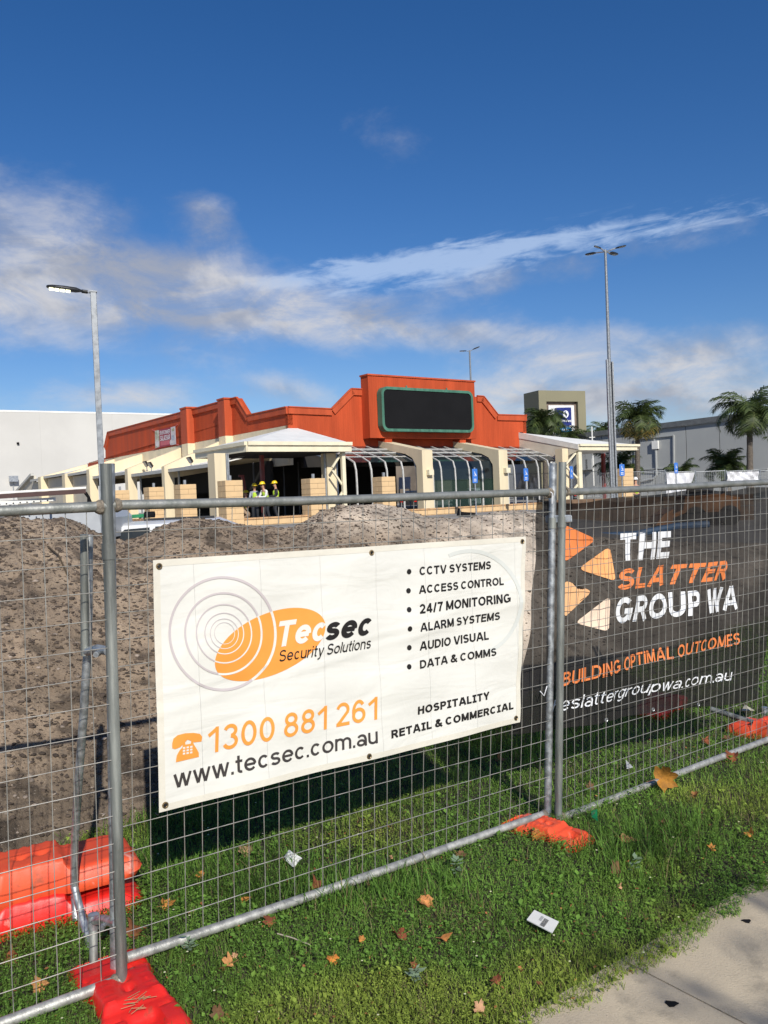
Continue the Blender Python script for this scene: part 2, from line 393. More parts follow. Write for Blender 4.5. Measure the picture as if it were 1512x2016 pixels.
# spoil bank
crest = [(-300, 1050), (0, 1020), (30, 1017), (60, 1023), (100, 1024), (125, 1019), (150, 1025), (180, 1044), (210, 1060), (255, 1066), (290, 1054), (325, 1034), (360, 1025),
         (400, 1024), (440, 1026), (470, 1032), (520, 1041), (560, 1040), (600, 1030), (635, 1006), (665, 998), (700, 993), (745, 993), (790, 998), (820, 1010), (850, 1020), (890, 1022), (935, 1018),
         (980, 1008), (1030, 1006), (1065, 1014), (1100, 1040), (1200, 1062), (1400, 1070), (1800, 1070)]
cx = np.array([c[0] for c in crest], float); cy = np.array([c[1] for c in crest], float)
def crest_z(a, Yc):
    xp = 756+F*a+2.0
    yp = np.interp(xp, cx, cy)
    yh = 976-ROLL*(xp-756)
    return EYE-(yp-yh)*Yc/F
def mound_at(a, t):
    """a: X/Y, t in 0..1 toe to crest, 1..2 back slope"""
    f0 = footY(a)+.18*fbm(a*9, a*0+3.3, 4); wd = 2.5+.5*fbm(a*7, a*0+8.1, 3)+np.clip(a-.25, 0, 1)*4
    Yc = f0+wd; zc = crest_z(a, Yc)
    Y = np.where(t <= 1, f0+wd*t, Yc+(t-1)*3.2)
    prof = np.where(t <= 1, 1-(1-np.clip(t, 0, 1))**1.55, 1)
    z = np.where(t <= 1, zc*prof, zc-(t-1)**1.3*1.0)
    X = a*Y
    rel = np.clip(t*3, 0, 1)
    z = z+rel*(.10*fbm(X*2.2, Y*2.2, 4)*np.where(t > .9, .35, 1)+.065*fbm(X*9, Y*9, 4)+.035*np.maximum(0, fbm(X*26, Y*26, 3)))
    z = z-.03*(1-rel)
    return X, Y, z
def mound():
    a = np.linspace(-.78, .75, 720); t = np.concatenate([np.linspace(0, 1, 230), np.linspace(1.01, 2, 40)])
    A, T = np.meshgrid(a, t); X, Y, Z = mound_at(A, T); nx = len(a)
    V = np.stack([X.ravel(), Y.ravel(), Z.ravel()], 1)
    i, j = np.meshgrid(np.arange(nx-1), np.arange(len(t)-1)); q = (j*nx+i).ravel()
    Fq = np.stack([q, q+1, q+nx+1, q+nx], 1)
    # colour zones: dark loam to the left, pale sand to the right, tongues mixing
    zone = sstep(X/Y+.45*fbm(X*1.1+4, Z*2.2, 4)+.1*(Z/1.8-.5), -.16, .12)
    dirt = np.array([.31, .238, .170]); sand = np.array([.62, .53, .43]); gg = fbm(X*3.2, Y*3.2+Z*2, 5)
    Cc = dirt*(1-zone[..., None])+sand*zone[..., None]
    Cc = Cc*(1+1.25*gg[..., None])
    toe_dark = sstep(Z, .62, .15)*(1-.3*zone); Cc = Cc*(1-.45*toe_dark[..., None])  # lower face gets darker towards the toe, less so on the sand
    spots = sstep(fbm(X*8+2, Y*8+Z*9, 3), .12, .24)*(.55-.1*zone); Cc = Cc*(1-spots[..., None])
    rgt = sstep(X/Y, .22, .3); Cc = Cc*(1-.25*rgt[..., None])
    m = mat('spoil_soil', (1.0, .99, .97), .95, .12, 5, .9, 60, col2=(.86, .83, .80), tint=True, dist=.02)
    k = NB(m.node_tree); p = m.node_tree.nodes['Principled BSDF']; cur = p.inputs['Base Color'].links[0].from_socket; t = k.n('ShaderNodeTexCoord').outputs['Object']
    sp1_ = k.rng(k.noise(t, 38, 4, .7, .4), .56, .66, 0, .62); sp2_ = k.rng(k.noise(t, 16, 5, .65, .3), .55, .68, 0, .45); lt = k.rng(k.noise(t, 70, 3, .6), .62, .74, 0, .35)
    cur = k.mix(sp1_, cur, k.mix(1.0, cur, (.36, .31, .27, 1), 'MULTIPLY')); cur = k.mix(sp2_, cur, k.mix(1.0, cur, (.48, .43, .40, 1), 'MULTIPLY')); cur = k.mix(lt, cur, (.55, .47, .38, 1))
    m.node_tree.links.new(cur, p.inputs['Base Color'])
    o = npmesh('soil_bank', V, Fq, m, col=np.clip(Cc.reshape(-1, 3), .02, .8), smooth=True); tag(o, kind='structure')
    # clods
    N = 38000; ca = RNG.uniform(-.72, .30, N); ct = RNG.uniform(.02, 1.02, N)**.9
    keep = RNG.random(N) < np.clip(.95-.75*sstep(ca, -.1, .05)+.25*(fbm(ca*22, ct*8, 3) > .05), .12, 1); ca = ca[keep]; ct = ct[keep]; N = len(ca)
    X, Y, Z = mound_at(ca, ct)
    s_ = .0045+.0165*RNG.random(N)**4.0
    ico = []
    g = (1+5**.5)/2
    ico = np.array([(-1, g, 0), (1, g, 0), (-1, -g, 0), (1, -g, 0), (0, -1, g), (0, 1, g), (0, -1, -g), (0, 1, -g), (g, 0, -1), (g, 0, 1), (-g, 0, -1), (-g, 0, 1)])/1.9
    itr = np.array([(0, 11, 5), (0, 5, 1), (0, 1, 7), (0, 7, 10), (0, 10, 11), (1, 5, 9), (5, 11, 4), (11, 10, 2), (10, 7, 6), (7, 1, 8), (3, 9, 4), (3, 4, 2), (3, 2, 6), (3, 6, 8), (3, 8, 9), (4, 9, 5), (2, 4, 11), (6, 2, 10), (8, 6, 7), (9, 8, 1)])
    V = ico[None]*s_[:, None, None]*RNG.uniform(.55, 1.25, (N, 12, 1))*RNG.uniform(.6, 1.3, (N, 1, 3))
    V = V*np.array([1.25, 1.0, .62])+np.stack([X, Y, Z-s_*.05], 1)[:, None, :]
    Fq = (itr[None]+(np.arange(N)*12)[:, None, None]).reshape(-1, 3)
    base = np.where((RNG.random(N) < .93)[:, None], np.array([[.095, .070, .052]]), np.array([[.32, .26, .21]]))*RNG.uniform(.6, 1.3, (N, 1))
    col = np.repeat(base, 12, 0)
    cm = mat('soil_clod', (1, 1, 1), .95, .2, 40, .5, 90, tint=True)
    o = npmesh('soil_clods', V.reshape(-1, 3), Fq, cm, col=col); tag(o, 'dark clods of loam scattered over the face of the soil bank', 'soil', kind='stuff')
mound()

# footpath
q1 = G(1075, 2003); q2 = G(1512, 1744)
pd = (q2-q1); pd.z = 0; pd.normalize(); pn = Vector((pd.y, -pd.x, 0))      # pn points onto the path
def path_raw(X, Y): return (X-q1.x)*pn.x+(Y-q1.y)*pn.y
def path_side(X, Y):
    """signed distance onto the path, wobbly turf edge"""
    s_ = (X-q1.x)*pd.x+(Y-q1.y)*pd.y
    return (X-q1.x)*pn.x+(Y-q1.y)*pn.y-.16*fbm(s_*1.3+5, s_*0+1.0, 3)-.12*fbm(s_*7+5, s_*0+1.0, 3)
def footpath():
    m = mat('footpath_concrete', (.57, .475, .335), .9, .12, 1.4, .35, 120, col2=(.45, .375, .27)); nt_ = m.node_tree; k = NB(nt_); p = nt_.nodes['Principled BSDF']
    t = k.n('ShaderNodeTexCoord').outputs['Object']
    sp = k.noise(t, 170, 2, .5); st = k.noise(t, 5.5, 5, .6)
    cur = p.inputs['Base Color'].links[0].from_socket
    c = k.mix(k.rng(sp, .60, .72, 0, .45), cur, (.60, .56, .48, 1)); c = k.mix(k.rng(sp, .26, .38, .5, 0), c, (.10, .09, .075, 1))
    c = k.mix(k.rng(st, .50, .72, 0, .5), c, (.15, .135, .11, 1))
    nt_.links.new(c, p.inputs['Base Color'])
    root = None
    mb = MB(); L0, L1 = -9.0, 12.0; W = 2.3; joints = []
    s0 = L0+.35
    while s0 < L1:
        joints.append(s0); s0 += 1.52
    for a_, c_ in zip(joints[:-1], joints[1:]):
        cen = q1+pd*((a_+c_)/2)+pn*(W/2-.04)
        mb.box(cen, pd*((c_-a_)/2-.004), pn*(W/2), .018, -.06)
    o = mb.build('footpath', m, None); tag(o, kind='structure')
    # dark gum marks
    for i, (x, y, s_) in enumerate([(1470, 1814, .014), (1322, 1977, .017)]):
        g_ = G(x, y, .018); mb = MB(); pts = []
        for k_ in range(9):
            an = k_/9*6.283; rr = s_*(1+.25*math.sin(3*an+i)); pts.append((g_.x+rr*math.cos(an)*1.3, g_.y+rr*math.sin(an), .0185))
        mb.prism(pts, (0, 0, .003)); o = mb.build('gum_spot', black_p)
        tag(o, ['small dark gum spot on the footpath near the right edge', 'larger dark gum spot on the footpath at the bottom edge'][i], 'gum spot', 'gum spots on the footpath')
footpath()

# ------------------------------------------------------------------ white shed far left
def shed():
    a = P(0, 808, 100); e = P(345, 820, 112); d = (e-a); d.z = 0; d.normalize()
    A = a-d*22; B = a+d*75; z1 = (a.z+e.z)/2; nrm = Vector((-d.y, d.x, 0))
    root = empty('warehouse', (A.x, A.y, 0), 'huge plain white concrete warehouse behind the orange restaurant at left', 'building')
    n = 11
    L = (B-A).length; 
    for i in range(n):
        p = A+d*(L*(i+.5)/n); mb = MB(); mb.box(p+nrm*.2, d*(L/n/2-.003), nrm*.2, z1, .5)
        mb.build('wall_panel', concrete_white, root)
    mb = MB(); mb.box(A+d*L/2+nrm*.24, d*(L/2+.1), nrm*.27, z1+.22, z1+.003); mb.build('parapet_cap', white_m, root)
    mb = MB(); mb.box(A+d*L/2+nrm*16, d*(L/2-.3), nrm*15.2, z1-.3, .5); mb.build('shed_body', concrete_white, root)
    v = PL(35, 873, a, d); mb = MB(); mb.tube([v, v-nrm*.25], .15, 10); mb.build('vent_hole', black_p, root)
    # flood light on a conduit
    v = PL(25, 943, a, d); mb = MB(); mb.box(v-nrm*.6, d*.5, nrm*.2, v.z+.35, v.z-.35); mb.bar(v-nrm*.5+Vector((0, 0, -.3)), v-nrm*.05+Vector((0, 0, -.3)), .15); 
    t = mb.build('flood_light', steel, root)
    mb = MB(); mb.tube([v-nrm*.1+Vector((0, 0, -.3)), v-nrm*.1+Vector((0, 0, -8))], .06, 6); mb.build('conduit', steel, root)
shed()

# ------------------------------------------------------------------ restaurant
U = Vector((*U2, 0)); V = Vector((*V2, 0)); NF = Vector((U2[1], -U2[0], 0)); NS = Vector((-V2[1], V2[0], 0))   # outward normals of front / side
Cn = P(566, 803, 46.0); Cn0 = Vector((Cn.x, Cn.y, 0))
FLOOR = .93
def fpt(x, y, off=0.0):      # point on plane parallel to the front, off metres proud
    return PL(x, y, Cn0+NF*off, U)
def spt(x, y, off=0.0):
    return PL(x, y, Cn0+NS*off, V)
bld = empty('restaurant', (Cn0.x, Cn0.y, FLOOR), 'stripped orange and cream restaurant with blank black sign board above glazed bays', 'building')
def capping(pts, nrm, h=.32, proud=.10, thick=.16, name='capping'):
    mb = MB()
    for a, c in zip(pts[:-1], pts[1:]):
        a = Vector(a); c = Vector(c); upz = Vector((0, 0, 1)); t = (c-a).normalized(); q = nrm.cross(t)
        if q.z < 0: q = -q
        mb.prism([a+q*.03, c+q*.03, c-q*h, a-q*h], nrm*proud)
        mb.prism([a+q*.03+nrm*.003, c+q*.03+nrm*.003, c+q*.09+nrm*.003, a+q*.09+nrm*.003], nrm*(proud+.04))
    return mb.build(name, orange_t, bld)
# front parapet
zlo = fpt(720, 880).z
tl = [(566, 803), (652, 807), (691, 767), (724, 769)]
tlp = [fpt(*q) for q in tl]
def wall_poly(top, n_, th, m_, zb, name='parapet_wall'):
    p = list(top); p = p+[Vector((top[-1].x, top[-1].y, zb)), Vector((top[0].x, top[0].y, zb))]
    mb = MB(); mb.prism(p, -n_*th); return mb.build(name, m_, bld)
pe = fpt(727, 769)
wall_poly(tlp+[Vector((pe.x, pe.y, pe.z))], NF, .3, orange, zlo)
tr = [(938, 781), (950, 782), (978, 818), (1035, 819.5)]
trp = [fpt(*q) for q in tr]
br = fpt(1035, 850)
mb = MB(); lo = [fpt(1035, 850), fpt(1023, 851), Vector((*fpt(1023, 851).to_2d(), zlo)), Vector((trp[0].x, trp[0].y, zlo))]
mb.prism(trp+lo, -NF*.3); mb.build('parapet_wall', orange, bld)
capping(tlp, NF); capping(trp, NF)
mid0 = Vector((*tlp[-1].to_2d(), 0)); mid1 = Vector((*trp[0].to_2d(), 0))
mb = MB(); mb.prism([Vector((mid0.x, mid0.y, zlo)), Vector((mid1.x, mid1.y, zlo)), Vector((mid1.x, mid1.y, trp[0].z)), Vector((mid0.x, mid0.y, trp[0].z))], -NF*.28); mb.build('parapet_wall', orange, bld)
# raised sign panel, box proud of the parapet
SP = .75
spn = [fpt(725, 739.5, SP), fpt(939, 752.5, SP), fpt(932.5, 865, SP), fpt(728, 861, SP)]
# keep it vertical: use the mean of the two sides
xl = (spn[0]+spn[3])/2; xr = (spn[1]+spn[2])/2; zt = (spn[0].z+spn[1].z)/2; zb_ = (spn[2].z+spn[3].z)/2
q = [Vector((xl.x, xl.y, zb_)), Vector((xr.x, xr.y, zb_)), Vector((xr.x, xr.y, zt)), Vector((xl.x, xl.y, zt))]
mb = MB(); mb.prism(q, -NF*(SP-.0)); sp_o = mb.build('sign_panel', orange, bld)
mb = MB(); mb.prism([q[3]+Vector((0, 0, .003))-U*.06, q[2]+Vector((0, 0, .003))+U*.06, q[2]+Vector((0, 0, .10))+U*.06, q[3]+Vector((0, 0, .10))-U*.06], -NF*(SP+.1)); o = mb.build('capping', orange_t, bld); o.location += NF*.06
for x in (759, 905):
    c_ = fpt(x, 868, .35); mb = MB(); mb.box(c_, U*.26, NF*.3, zb_-.003, zb_-.42); mb.build('panel_bracket', orange, bld)
# sign box
def rrect(cx0, cx1, z0, z1, r, n=6):
    pts = []
    for (cx_, cz_, a0) in ((cx1-r, z1-r, 0), (cx0+r, z1-r, 90), (cx0+r, z0+r, 180), (cx1-r, z0+r, 270)):
        for i in range(n+1):
            an = math.radians(a0+90*i/n); pts.append((cx_+r*math.cos(an), cz_+r*math.sin(an)))
    return pts
SO = 1.25
sl = fpt(752, 800, SO); sr = fpt(932.5, 810, SO); ztp = (fpt(762, 761, SO).z+fpt(922, 769.5, SO).z)/2; zbt = (fpt(762, 849, SO).z+fpt(922, 851.5, SO).z)/2
L = (sr-sl).length; base = Vector((sl.x, sl.y, 0))
outer = rrect(0, L, zbt, ztp, .42); inner = rrect(.16, L-.16, zbt+.16, ztp-.16, .30)
to3 = lambda p, o_=0.0: base+U*p[0]+Vector((0, 0, p[1]))+NF*o_
n = len(outer); mb = MB()
vs = [to3(p, -.45) for p in outer]+[to3(p) for p in outer]+[to3(p) for p in inner]+[to3(p, -.45) for p in inner]
fs = [(i, (i+1) % n, n+(i+1) % n, n+i) for i in range(n)]+[(n+i, n+(i+1) % n, 2*n+(i+1) % n, 2*n+i) for i in range(n)]+[(2*n+i, 2*n+(i+1) % n, 3*n+(i+1) % n, 3*n+i) for i in range(n)]
mb.add(vs, fs); sfr = mb.build('sign_frame', green_p, bld)
mb = MB(); mb.prism([to3(p, -.05) for p in rrect(.155, L-.155, zbt+.155, ztp-.155, .31)], -NF*.35); mb.build('sign_face', black_p, sfr)
for fx in (.28, .72):
    p = to3((L*fx, ztp), -.2); mb = MB(); mb.tube([p-Vector((0, 0, .02)), p+Vector((0, 0, .14))], .05, 8); mb.build('lifting_eye', green_p, sfr)

# side parapet (receding to the left)
st_ = [(563, 802.5), (491, 818), (471, 783), (443, 790)]
sp1 = [spt(*q) for q in st_]
zs_hi = spt(471, 783).z
def side_at(x, z, off=0.0):
    p = spt(x, 850, off); return Vector((p.x, p.y, z))
zslo = spt(350, 871).z-.25
hi_pts = [spt(471, 783), side_at(212, zs_hi)]
far2 = side_at(211, zs_hi-1.05); far3 = side_at(206, zs_hi-1.7); far4 = side_at(172, zs_hi-1.7)
zlow = (spt(491, 818).z+Cn.z)/2
top = [Vector((Cn.x, Cn.y, Cn.z)), side_at(491, zlow), side_at(471, zs_hi), side_at(214, zs_hi), side_at(206, zs_hi-1.2), side_at(205, zs_hi-2.4), side_at(172, zs_hi-2.4)]
mb = MB(); mb.prism(top+[side_at(172, zslo), Vector((Cn.x, Cn.y, zslo))], -NS*.3); mb.build('side_parapet_wall', orange_v, bld)
capping([top[0], top[1], top[2], top[3], top[4]], NS); capping(top[5:7], NS)
# the return of the stepped parapet as seen over the top
for (x0, x1, yt, yb) in ((351, 368, 803, 873), (425, 443, 785, 858)):
    a = spt(x0+5, 840, .5); c = spt(x1, 840, .5); zt_ = spt(x1, yt, .5).z; zb2 = spt(x1, yb, .5).z
    d = c-a; mb = MB(); mb.prism([Vector((a.x, a.y, zb2)), Vector((c.x, c.y, zb2)), Vector((c.x, c.y, zt_)), Vector((a.x, a.y, zt_))], -NS*.75); mb.build('pilaster', orange_t, bld)
    mb = MB(); mb.prism([Vector((a.x, a.y, zt_+.003))-V*.06*-1, Vector((c.x, c.y, zt_+.003))+V*-.06, Vector((c.x, c.y, zt_+.1))+V*-.06, Vector((a.x, a.y, zt_+.1))+V*.06], -NS*.8); o = mb.build('capping', orange_t, bld); o.location += NS*.04
    mb = MB(); mb.prism([Vector((a.x, a.y, zb2-.003)), Vector((c.x, c.y, zb2-.003)), Vector((c.x, c.y, zb2-1.4)), Vector((a.x, a.y, zb2-1.4))], -NS*.75); mb.build('pier', cream, bld)
# roof deck and back of the building
Rend = Vector((*trp[-1].to_2d(), 0)); far = side_at(172, 0)
Lf = (Rend-Cn0).length; Ls = (Vector((far.x, far.y, 0))-Cn0).length
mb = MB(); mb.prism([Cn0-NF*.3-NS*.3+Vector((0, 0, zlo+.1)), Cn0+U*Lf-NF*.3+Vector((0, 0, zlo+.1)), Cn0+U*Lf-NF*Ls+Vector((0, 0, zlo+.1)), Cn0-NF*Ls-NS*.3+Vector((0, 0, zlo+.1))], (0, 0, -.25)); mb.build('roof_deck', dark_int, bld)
mb = MB(); mb.prism([Cn0+U*Lf-NF*.0+Vector((0, 0, zlo+.1)), Cn0+U*Lf-NF*Ls+Vector((0, 0, zlo+.1)), Cn0+U*Lf-NF*Ls+Vector((0, 0, Cn.z)), Cn0+U*Lf+Vector((0, 0, Cn.z))], -U*.3); mb.build('parapet_wall', orange, bld)
# interior partitions
LI = (fpt(776, 950, -7)-fpt(566, 950, -7)).length+(fpt(566, 950, -7)-Vector((*(Cn0-NF*7).to_2d(), 0))).to_2d().length*(1 if (fpt(566, 950, -7)-(Cn0-NF*7)).to_2d().dot(U.to_2d()) > 0 else -1)
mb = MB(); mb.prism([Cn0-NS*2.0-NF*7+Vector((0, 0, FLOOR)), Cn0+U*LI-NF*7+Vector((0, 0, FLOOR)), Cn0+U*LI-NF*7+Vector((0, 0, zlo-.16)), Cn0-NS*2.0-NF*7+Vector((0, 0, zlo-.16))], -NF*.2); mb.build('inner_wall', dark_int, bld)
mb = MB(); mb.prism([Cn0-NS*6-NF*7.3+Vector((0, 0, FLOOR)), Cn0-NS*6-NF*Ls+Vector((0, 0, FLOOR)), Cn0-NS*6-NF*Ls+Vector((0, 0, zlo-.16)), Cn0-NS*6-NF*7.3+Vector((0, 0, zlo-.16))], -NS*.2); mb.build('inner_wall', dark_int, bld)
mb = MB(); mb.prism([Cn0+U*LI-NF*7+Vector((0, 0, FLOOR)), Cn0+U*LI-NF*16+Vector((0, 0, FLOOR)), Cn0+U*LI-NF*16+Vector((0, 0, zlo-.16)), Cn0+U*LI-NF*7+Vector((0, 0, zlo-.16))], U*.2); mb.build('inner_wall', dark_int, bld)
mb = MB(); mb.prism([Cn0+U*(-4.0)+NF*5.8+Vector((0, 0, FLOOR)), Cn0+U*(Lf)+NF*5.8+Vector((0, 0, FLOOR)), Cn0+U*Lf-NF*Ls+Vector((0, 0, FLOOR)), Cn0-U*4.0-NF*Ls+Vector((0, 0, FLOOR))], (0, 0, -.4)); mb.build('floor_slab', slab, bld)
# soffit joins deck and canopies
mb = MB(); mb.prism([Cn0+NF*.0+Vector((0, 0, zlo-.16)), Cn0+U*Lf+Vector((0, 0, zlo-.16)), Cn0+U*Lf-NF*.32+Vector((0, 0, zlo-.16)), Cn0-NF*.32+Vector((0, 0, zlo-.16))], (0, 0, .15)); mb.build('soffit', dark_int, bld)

# front fins and glazed bays
FD = 4.13
def ztof(x, y, off): return fpt(x, y, off).z
fin_zf = (ztof(842, 887, FD)+ztof(991, 885.5, FD))/2; fin_zw = ztof(748, 868, 0)
def fin(x0, x1):
    a = fpt(x0, 940, FD); c = fpt(x1, 940, FD); wd = (c-a).length
    prof = [(0, fin_zw), (FD, fin_zf), (FD, FLOOR-.3), (FD-.55, FLOOR-.3), (FD-.55, fin_zf-.85), (FD-.9, fin_zf-.38), (FD-1.5, fin_zf-.12), (0, fin_zw-.45)]
    base_ = Vector((a.x, a.y, 0))-NF*FD
    mb = MB(); mb.prism([base_+NF*p[0]+Vector((0, 0, p[1])) for p in prof], U*wd); mb.build('fin_wall', cream, bld)
    # square wall light
    return base_, wd
b1, w1_ = fin(832.5, 853); b2, w2_ = fin(983.5, 1000.5)
for x, y in ((844, 930), (995, 926)):
    p = fpt(x, y, FD); 
    wl = MB(); wl.box(p+NF*.14, U*.17, NF*.12, p.z+.14, p.z-.16); wl.build('wall_light', cream_m, bld)
zgw = fpt(723, 878).z; 
def bay(ribs, right_edge, left_x, glazed, n_pan=None):
    """ribs: pixel x of the feet of the mullions"""
    gd = FD-.62
    zr = fin_zf+.02
    prof = [(0, fin_zw-.33), (gd-.95, fin_zf-.26), (gd-.18, fin_zf-.60), (gd-.03, fin_zf-1.05), (gd, fin_zf-1.7), (gd, FLOOR)]
    feet = [fpt(x, 960, gd) for x in ribs]
    feet = [Vector((p.x, p.y, 0))-NF*gd for p in feet]
    for fpt_ in feet:
        mb = MB()
        for (a, c) in zip(prof[:-1], prof[1:]):
            mb.bar(fpt_+NF*a[0]+Vector((0, 0, a[1])), fpt_+NF*c[0]+Vector((0, 0, c[1])), .065, .09, U)
        mb.build('mullion', alu, bld)
    for k in (0.33, .66):
        i0 = feet[0]; i1 = feet[-1]; z = prof[0][1]+(prof[1][1]-prof[0][1])*k; g_ = (gd-.95)*k
        mb = MB(); mb.bar(i0+NF*g_+Vector((0, 0, z+.03)), i1+NF*g_+Vector((0, 0, z+.03)), .06, .06); mb.build('purlin', alu, bld)
    for j in (1, 4):
        i0 = feet[0]; i1 = feet[-1]; p = prof[j]
        if j > 1 and not glazed: continue
        mb = MB(); mb.bar(i0+NF*(p[0]+.005)+Vector((0, 0, p[1])), i1+NF*(p[0]+.005)+Vector((0, 0, p[1])), .05, .05); mb.build('transom', alu if j == 1 else glass_c, bld)
    for i0, i1 in zip(feet[:-1], feet[1:]):
        for j in range(len(prof)-1):
            if not glazed and j >= 2: continue
            a, c = prof[j], prof[j+1]
            mb = MB(); mb.prism([i0+U*.05+NF*a[0]+Vector((0, 0, a[1])), i1-U*.05+NF*a[0]+Vector((0, 0, a[1])), i1-U*.05+NF*c[0]+Vector((0, 0, c[1])), i0+U*.05+NF*c[0]+Vector((0, 0, c[1]))], NF*-.012+Vector((0, 0, -.01)))
            mb.build('pane', glass_t if j < 4 else glass_c, bld)
bay([703, 733, 763.5, 795, 822], 0, 0, False)
bay([853.5, 870, 897.5, 925, 950.5, 974.5, 981], 0, 0, True)
bay([1001, 1014, 1037, 1061, 1083, 1104], 0, 0, False)
# dark box behind the glazed bay
mb = MB(); s0_ = fpt(860, 950, 0); s1_ = fpt(975, 950, 0)
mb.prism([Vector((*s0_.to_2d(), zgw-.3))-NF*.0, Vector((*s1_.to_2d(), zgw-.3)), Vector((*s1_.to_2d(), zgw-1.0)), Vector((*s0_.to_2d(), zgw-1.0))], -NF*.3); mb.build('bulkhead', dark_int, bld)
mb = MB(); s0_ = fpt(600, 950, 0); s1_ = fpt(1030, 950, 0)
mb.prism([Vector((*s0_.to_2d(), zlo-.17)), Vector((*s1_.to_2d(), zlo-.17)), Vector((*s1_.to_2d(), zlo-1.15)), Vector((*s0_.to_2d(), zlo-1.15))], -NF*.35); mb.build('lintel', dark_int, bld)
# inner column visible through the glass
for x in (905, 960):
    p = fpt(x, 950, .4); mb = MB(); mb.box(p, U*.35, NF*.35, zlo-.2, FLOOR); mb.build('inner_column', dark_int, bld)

# corner canopy
EO = 6.0
eL = fpt(486, 871, EO); eR = fpt(691, 872.5, EO); ez = (eL.z+eR.z)/2
E2 = Vector((eL.x, eL.y, ez)); E3 = Vector((eR.x, eR.y, ez))
Eoff = (Vector((E2.x, E2.y, 0))-Cn0).dot(NS)
e1 = PL(385, 884, Vector((E2.x, E2.y, 0)), V); E1 = Vector((e1.x, e1.y, ez))
apz = fpt(575, 843, 0).z
A1 = Vector((Cn.x, Cn.y, apz)); a2 = fpt(586, 843, .01); A2 = Vector((a2.x, a2.y, apz))
W3 = fpt(668, 880, .01); W3 = E3-NF*(EO-.02); W3 = Vector((W3.x, W3.y, ez))
W1 = E1-NS*((Vector((E1.x, E1.y, 0))-Cn0).dot(NS)-.02)
W1 = Vector((W1.x, W1.y, ez+.2))
mb = MB(); th = Vector((0, 0, -.06))
mb.prism([E2, E3, A2+NF*.01, A1+NF*.01], th); mb.build('canopy_roof', roofw, bld)
mb = MB(); mb.prism([E1, E2, A1+NS*.01], th); mb.prism([E1, A1+NS*.01, Vector((W1.x, W1.y, apz-.3))], th); mb.build('canopy_roof', roofwv, bld)
mb = MB(); mb.prism([E3, W3, A2], th); mb.build('canopy_roof', roofwv, bld)
def fascia(a, c, n_):
    mb = MB(); mb.prism([a+Vector((0, 0, .05)), c+Vector((0, 0, .05)), c+Vector((0, 0, -.12)), a+Vector((0, 0, -.12))], n_*.14); mb.build('gutter', cream_m, bld)
    mb = MB(); mb.prism([a+Vector((0, 0, -.13)), c+Vector((0, 0, -.13)), c+Vector((0, 0, -.42)), a+Vector((0, 0, -.42))], n_*.04); mb.build('fascia_board', cream_m, bld)
fascia(E2, E3, NF); fascia(E1, E2, NS); 
# soffit under canopy
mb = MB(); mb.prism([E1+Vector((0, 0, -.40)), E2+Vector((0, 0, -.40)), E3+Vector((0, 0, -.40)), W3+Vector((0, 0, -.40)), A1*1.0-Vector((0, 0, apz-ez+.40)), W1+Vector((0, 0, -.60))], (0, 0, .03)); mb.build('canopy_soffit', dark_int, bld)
# columns
def col_at(x0, x1, y, off, depth=.7, ztop=None, m_=cream, name='column'):
    a = fpt(x0, y, off); c = fpt(x1, y, off)
    mb = MB(); base_ = Vector((a.x, a.y, 0)); wd = (c-a).length
    mb.prism([base_+Vector((0, 0, FLOOR-.4)), base_+U*wd+Vector((0, 0, FLOOR-.4)), base_+U*wd+Vector((0, 0, ztop)), base_+Vector((0, 0, ztop))], -NF*depth)
    return mb.build(name, m_, bld)
col_at(424, 446, 950, 5.2, .75, ez-.43)
col_at(645, 663, 950, 5.0, .55, ez-.43)
col_at(675.5, 682, 950, 5.75, .17, ez+.02, cream_m, 'post')
def strut(x0, y0, x1, y1, off, w_=.09):
    mb = MB(); mb.bar(fpt(x0, y0, off), fpt(x1, y1, off), w_); mb.build('brace', cream_m, bld)
strut(676, 886, 654, 920, 5.6); strut(654, 926, 676, 958, 5.6); strut(676, 966, 668, 978, 5.6)
for x, y0 in ((447.5, 893), (450.5, 893), (641, 888), (664, 900)):
    a = fpt(x, 950, 4.9); mb = MB(); mb.box(a, U*.03, NF*.05, ez-.44, FLOOR); mb.build('metal_stud', steel, bld)
# red steel inside
mb = MB(); p = fpt(515, 900, 3.0); mb.box(p, U*.09, NF*.09, ez-.3, FLOOR); mb.build('steel_post', redsteel, bld)
mb = MB(); mb.bar(fpt(477, 936, 2.0), fpt(487, 990, 2.0), .13); mb.bar(fpt(470, 937, 2.0), fpt(480, 937, 2.0), .1); mb.build('steel_prop', redsteel, bld)
mb = MB(); mb.bar(fpt(452, 905, 2.0), fpt(520, 888, 2.0), .06); mb.build('roof_truss', steel, bld); mb = MB(); mb.bar(fpt(600, 889, 2.0), fpt(640, 901, 2.0), .06); mb.build('roof_truss', steel, bld)
for x in (500, 559, 588):
    p = fpt(x, 950, -2.0); mb = MB(); mb.box(p, U*.03, NF*.04, ez-.5, FLOOR); mb.build('metal_stud', mat('dull_stud', (.06, .06, .06), .6) if x == 500 else bpy.data.materials['dull_stud'], bld)

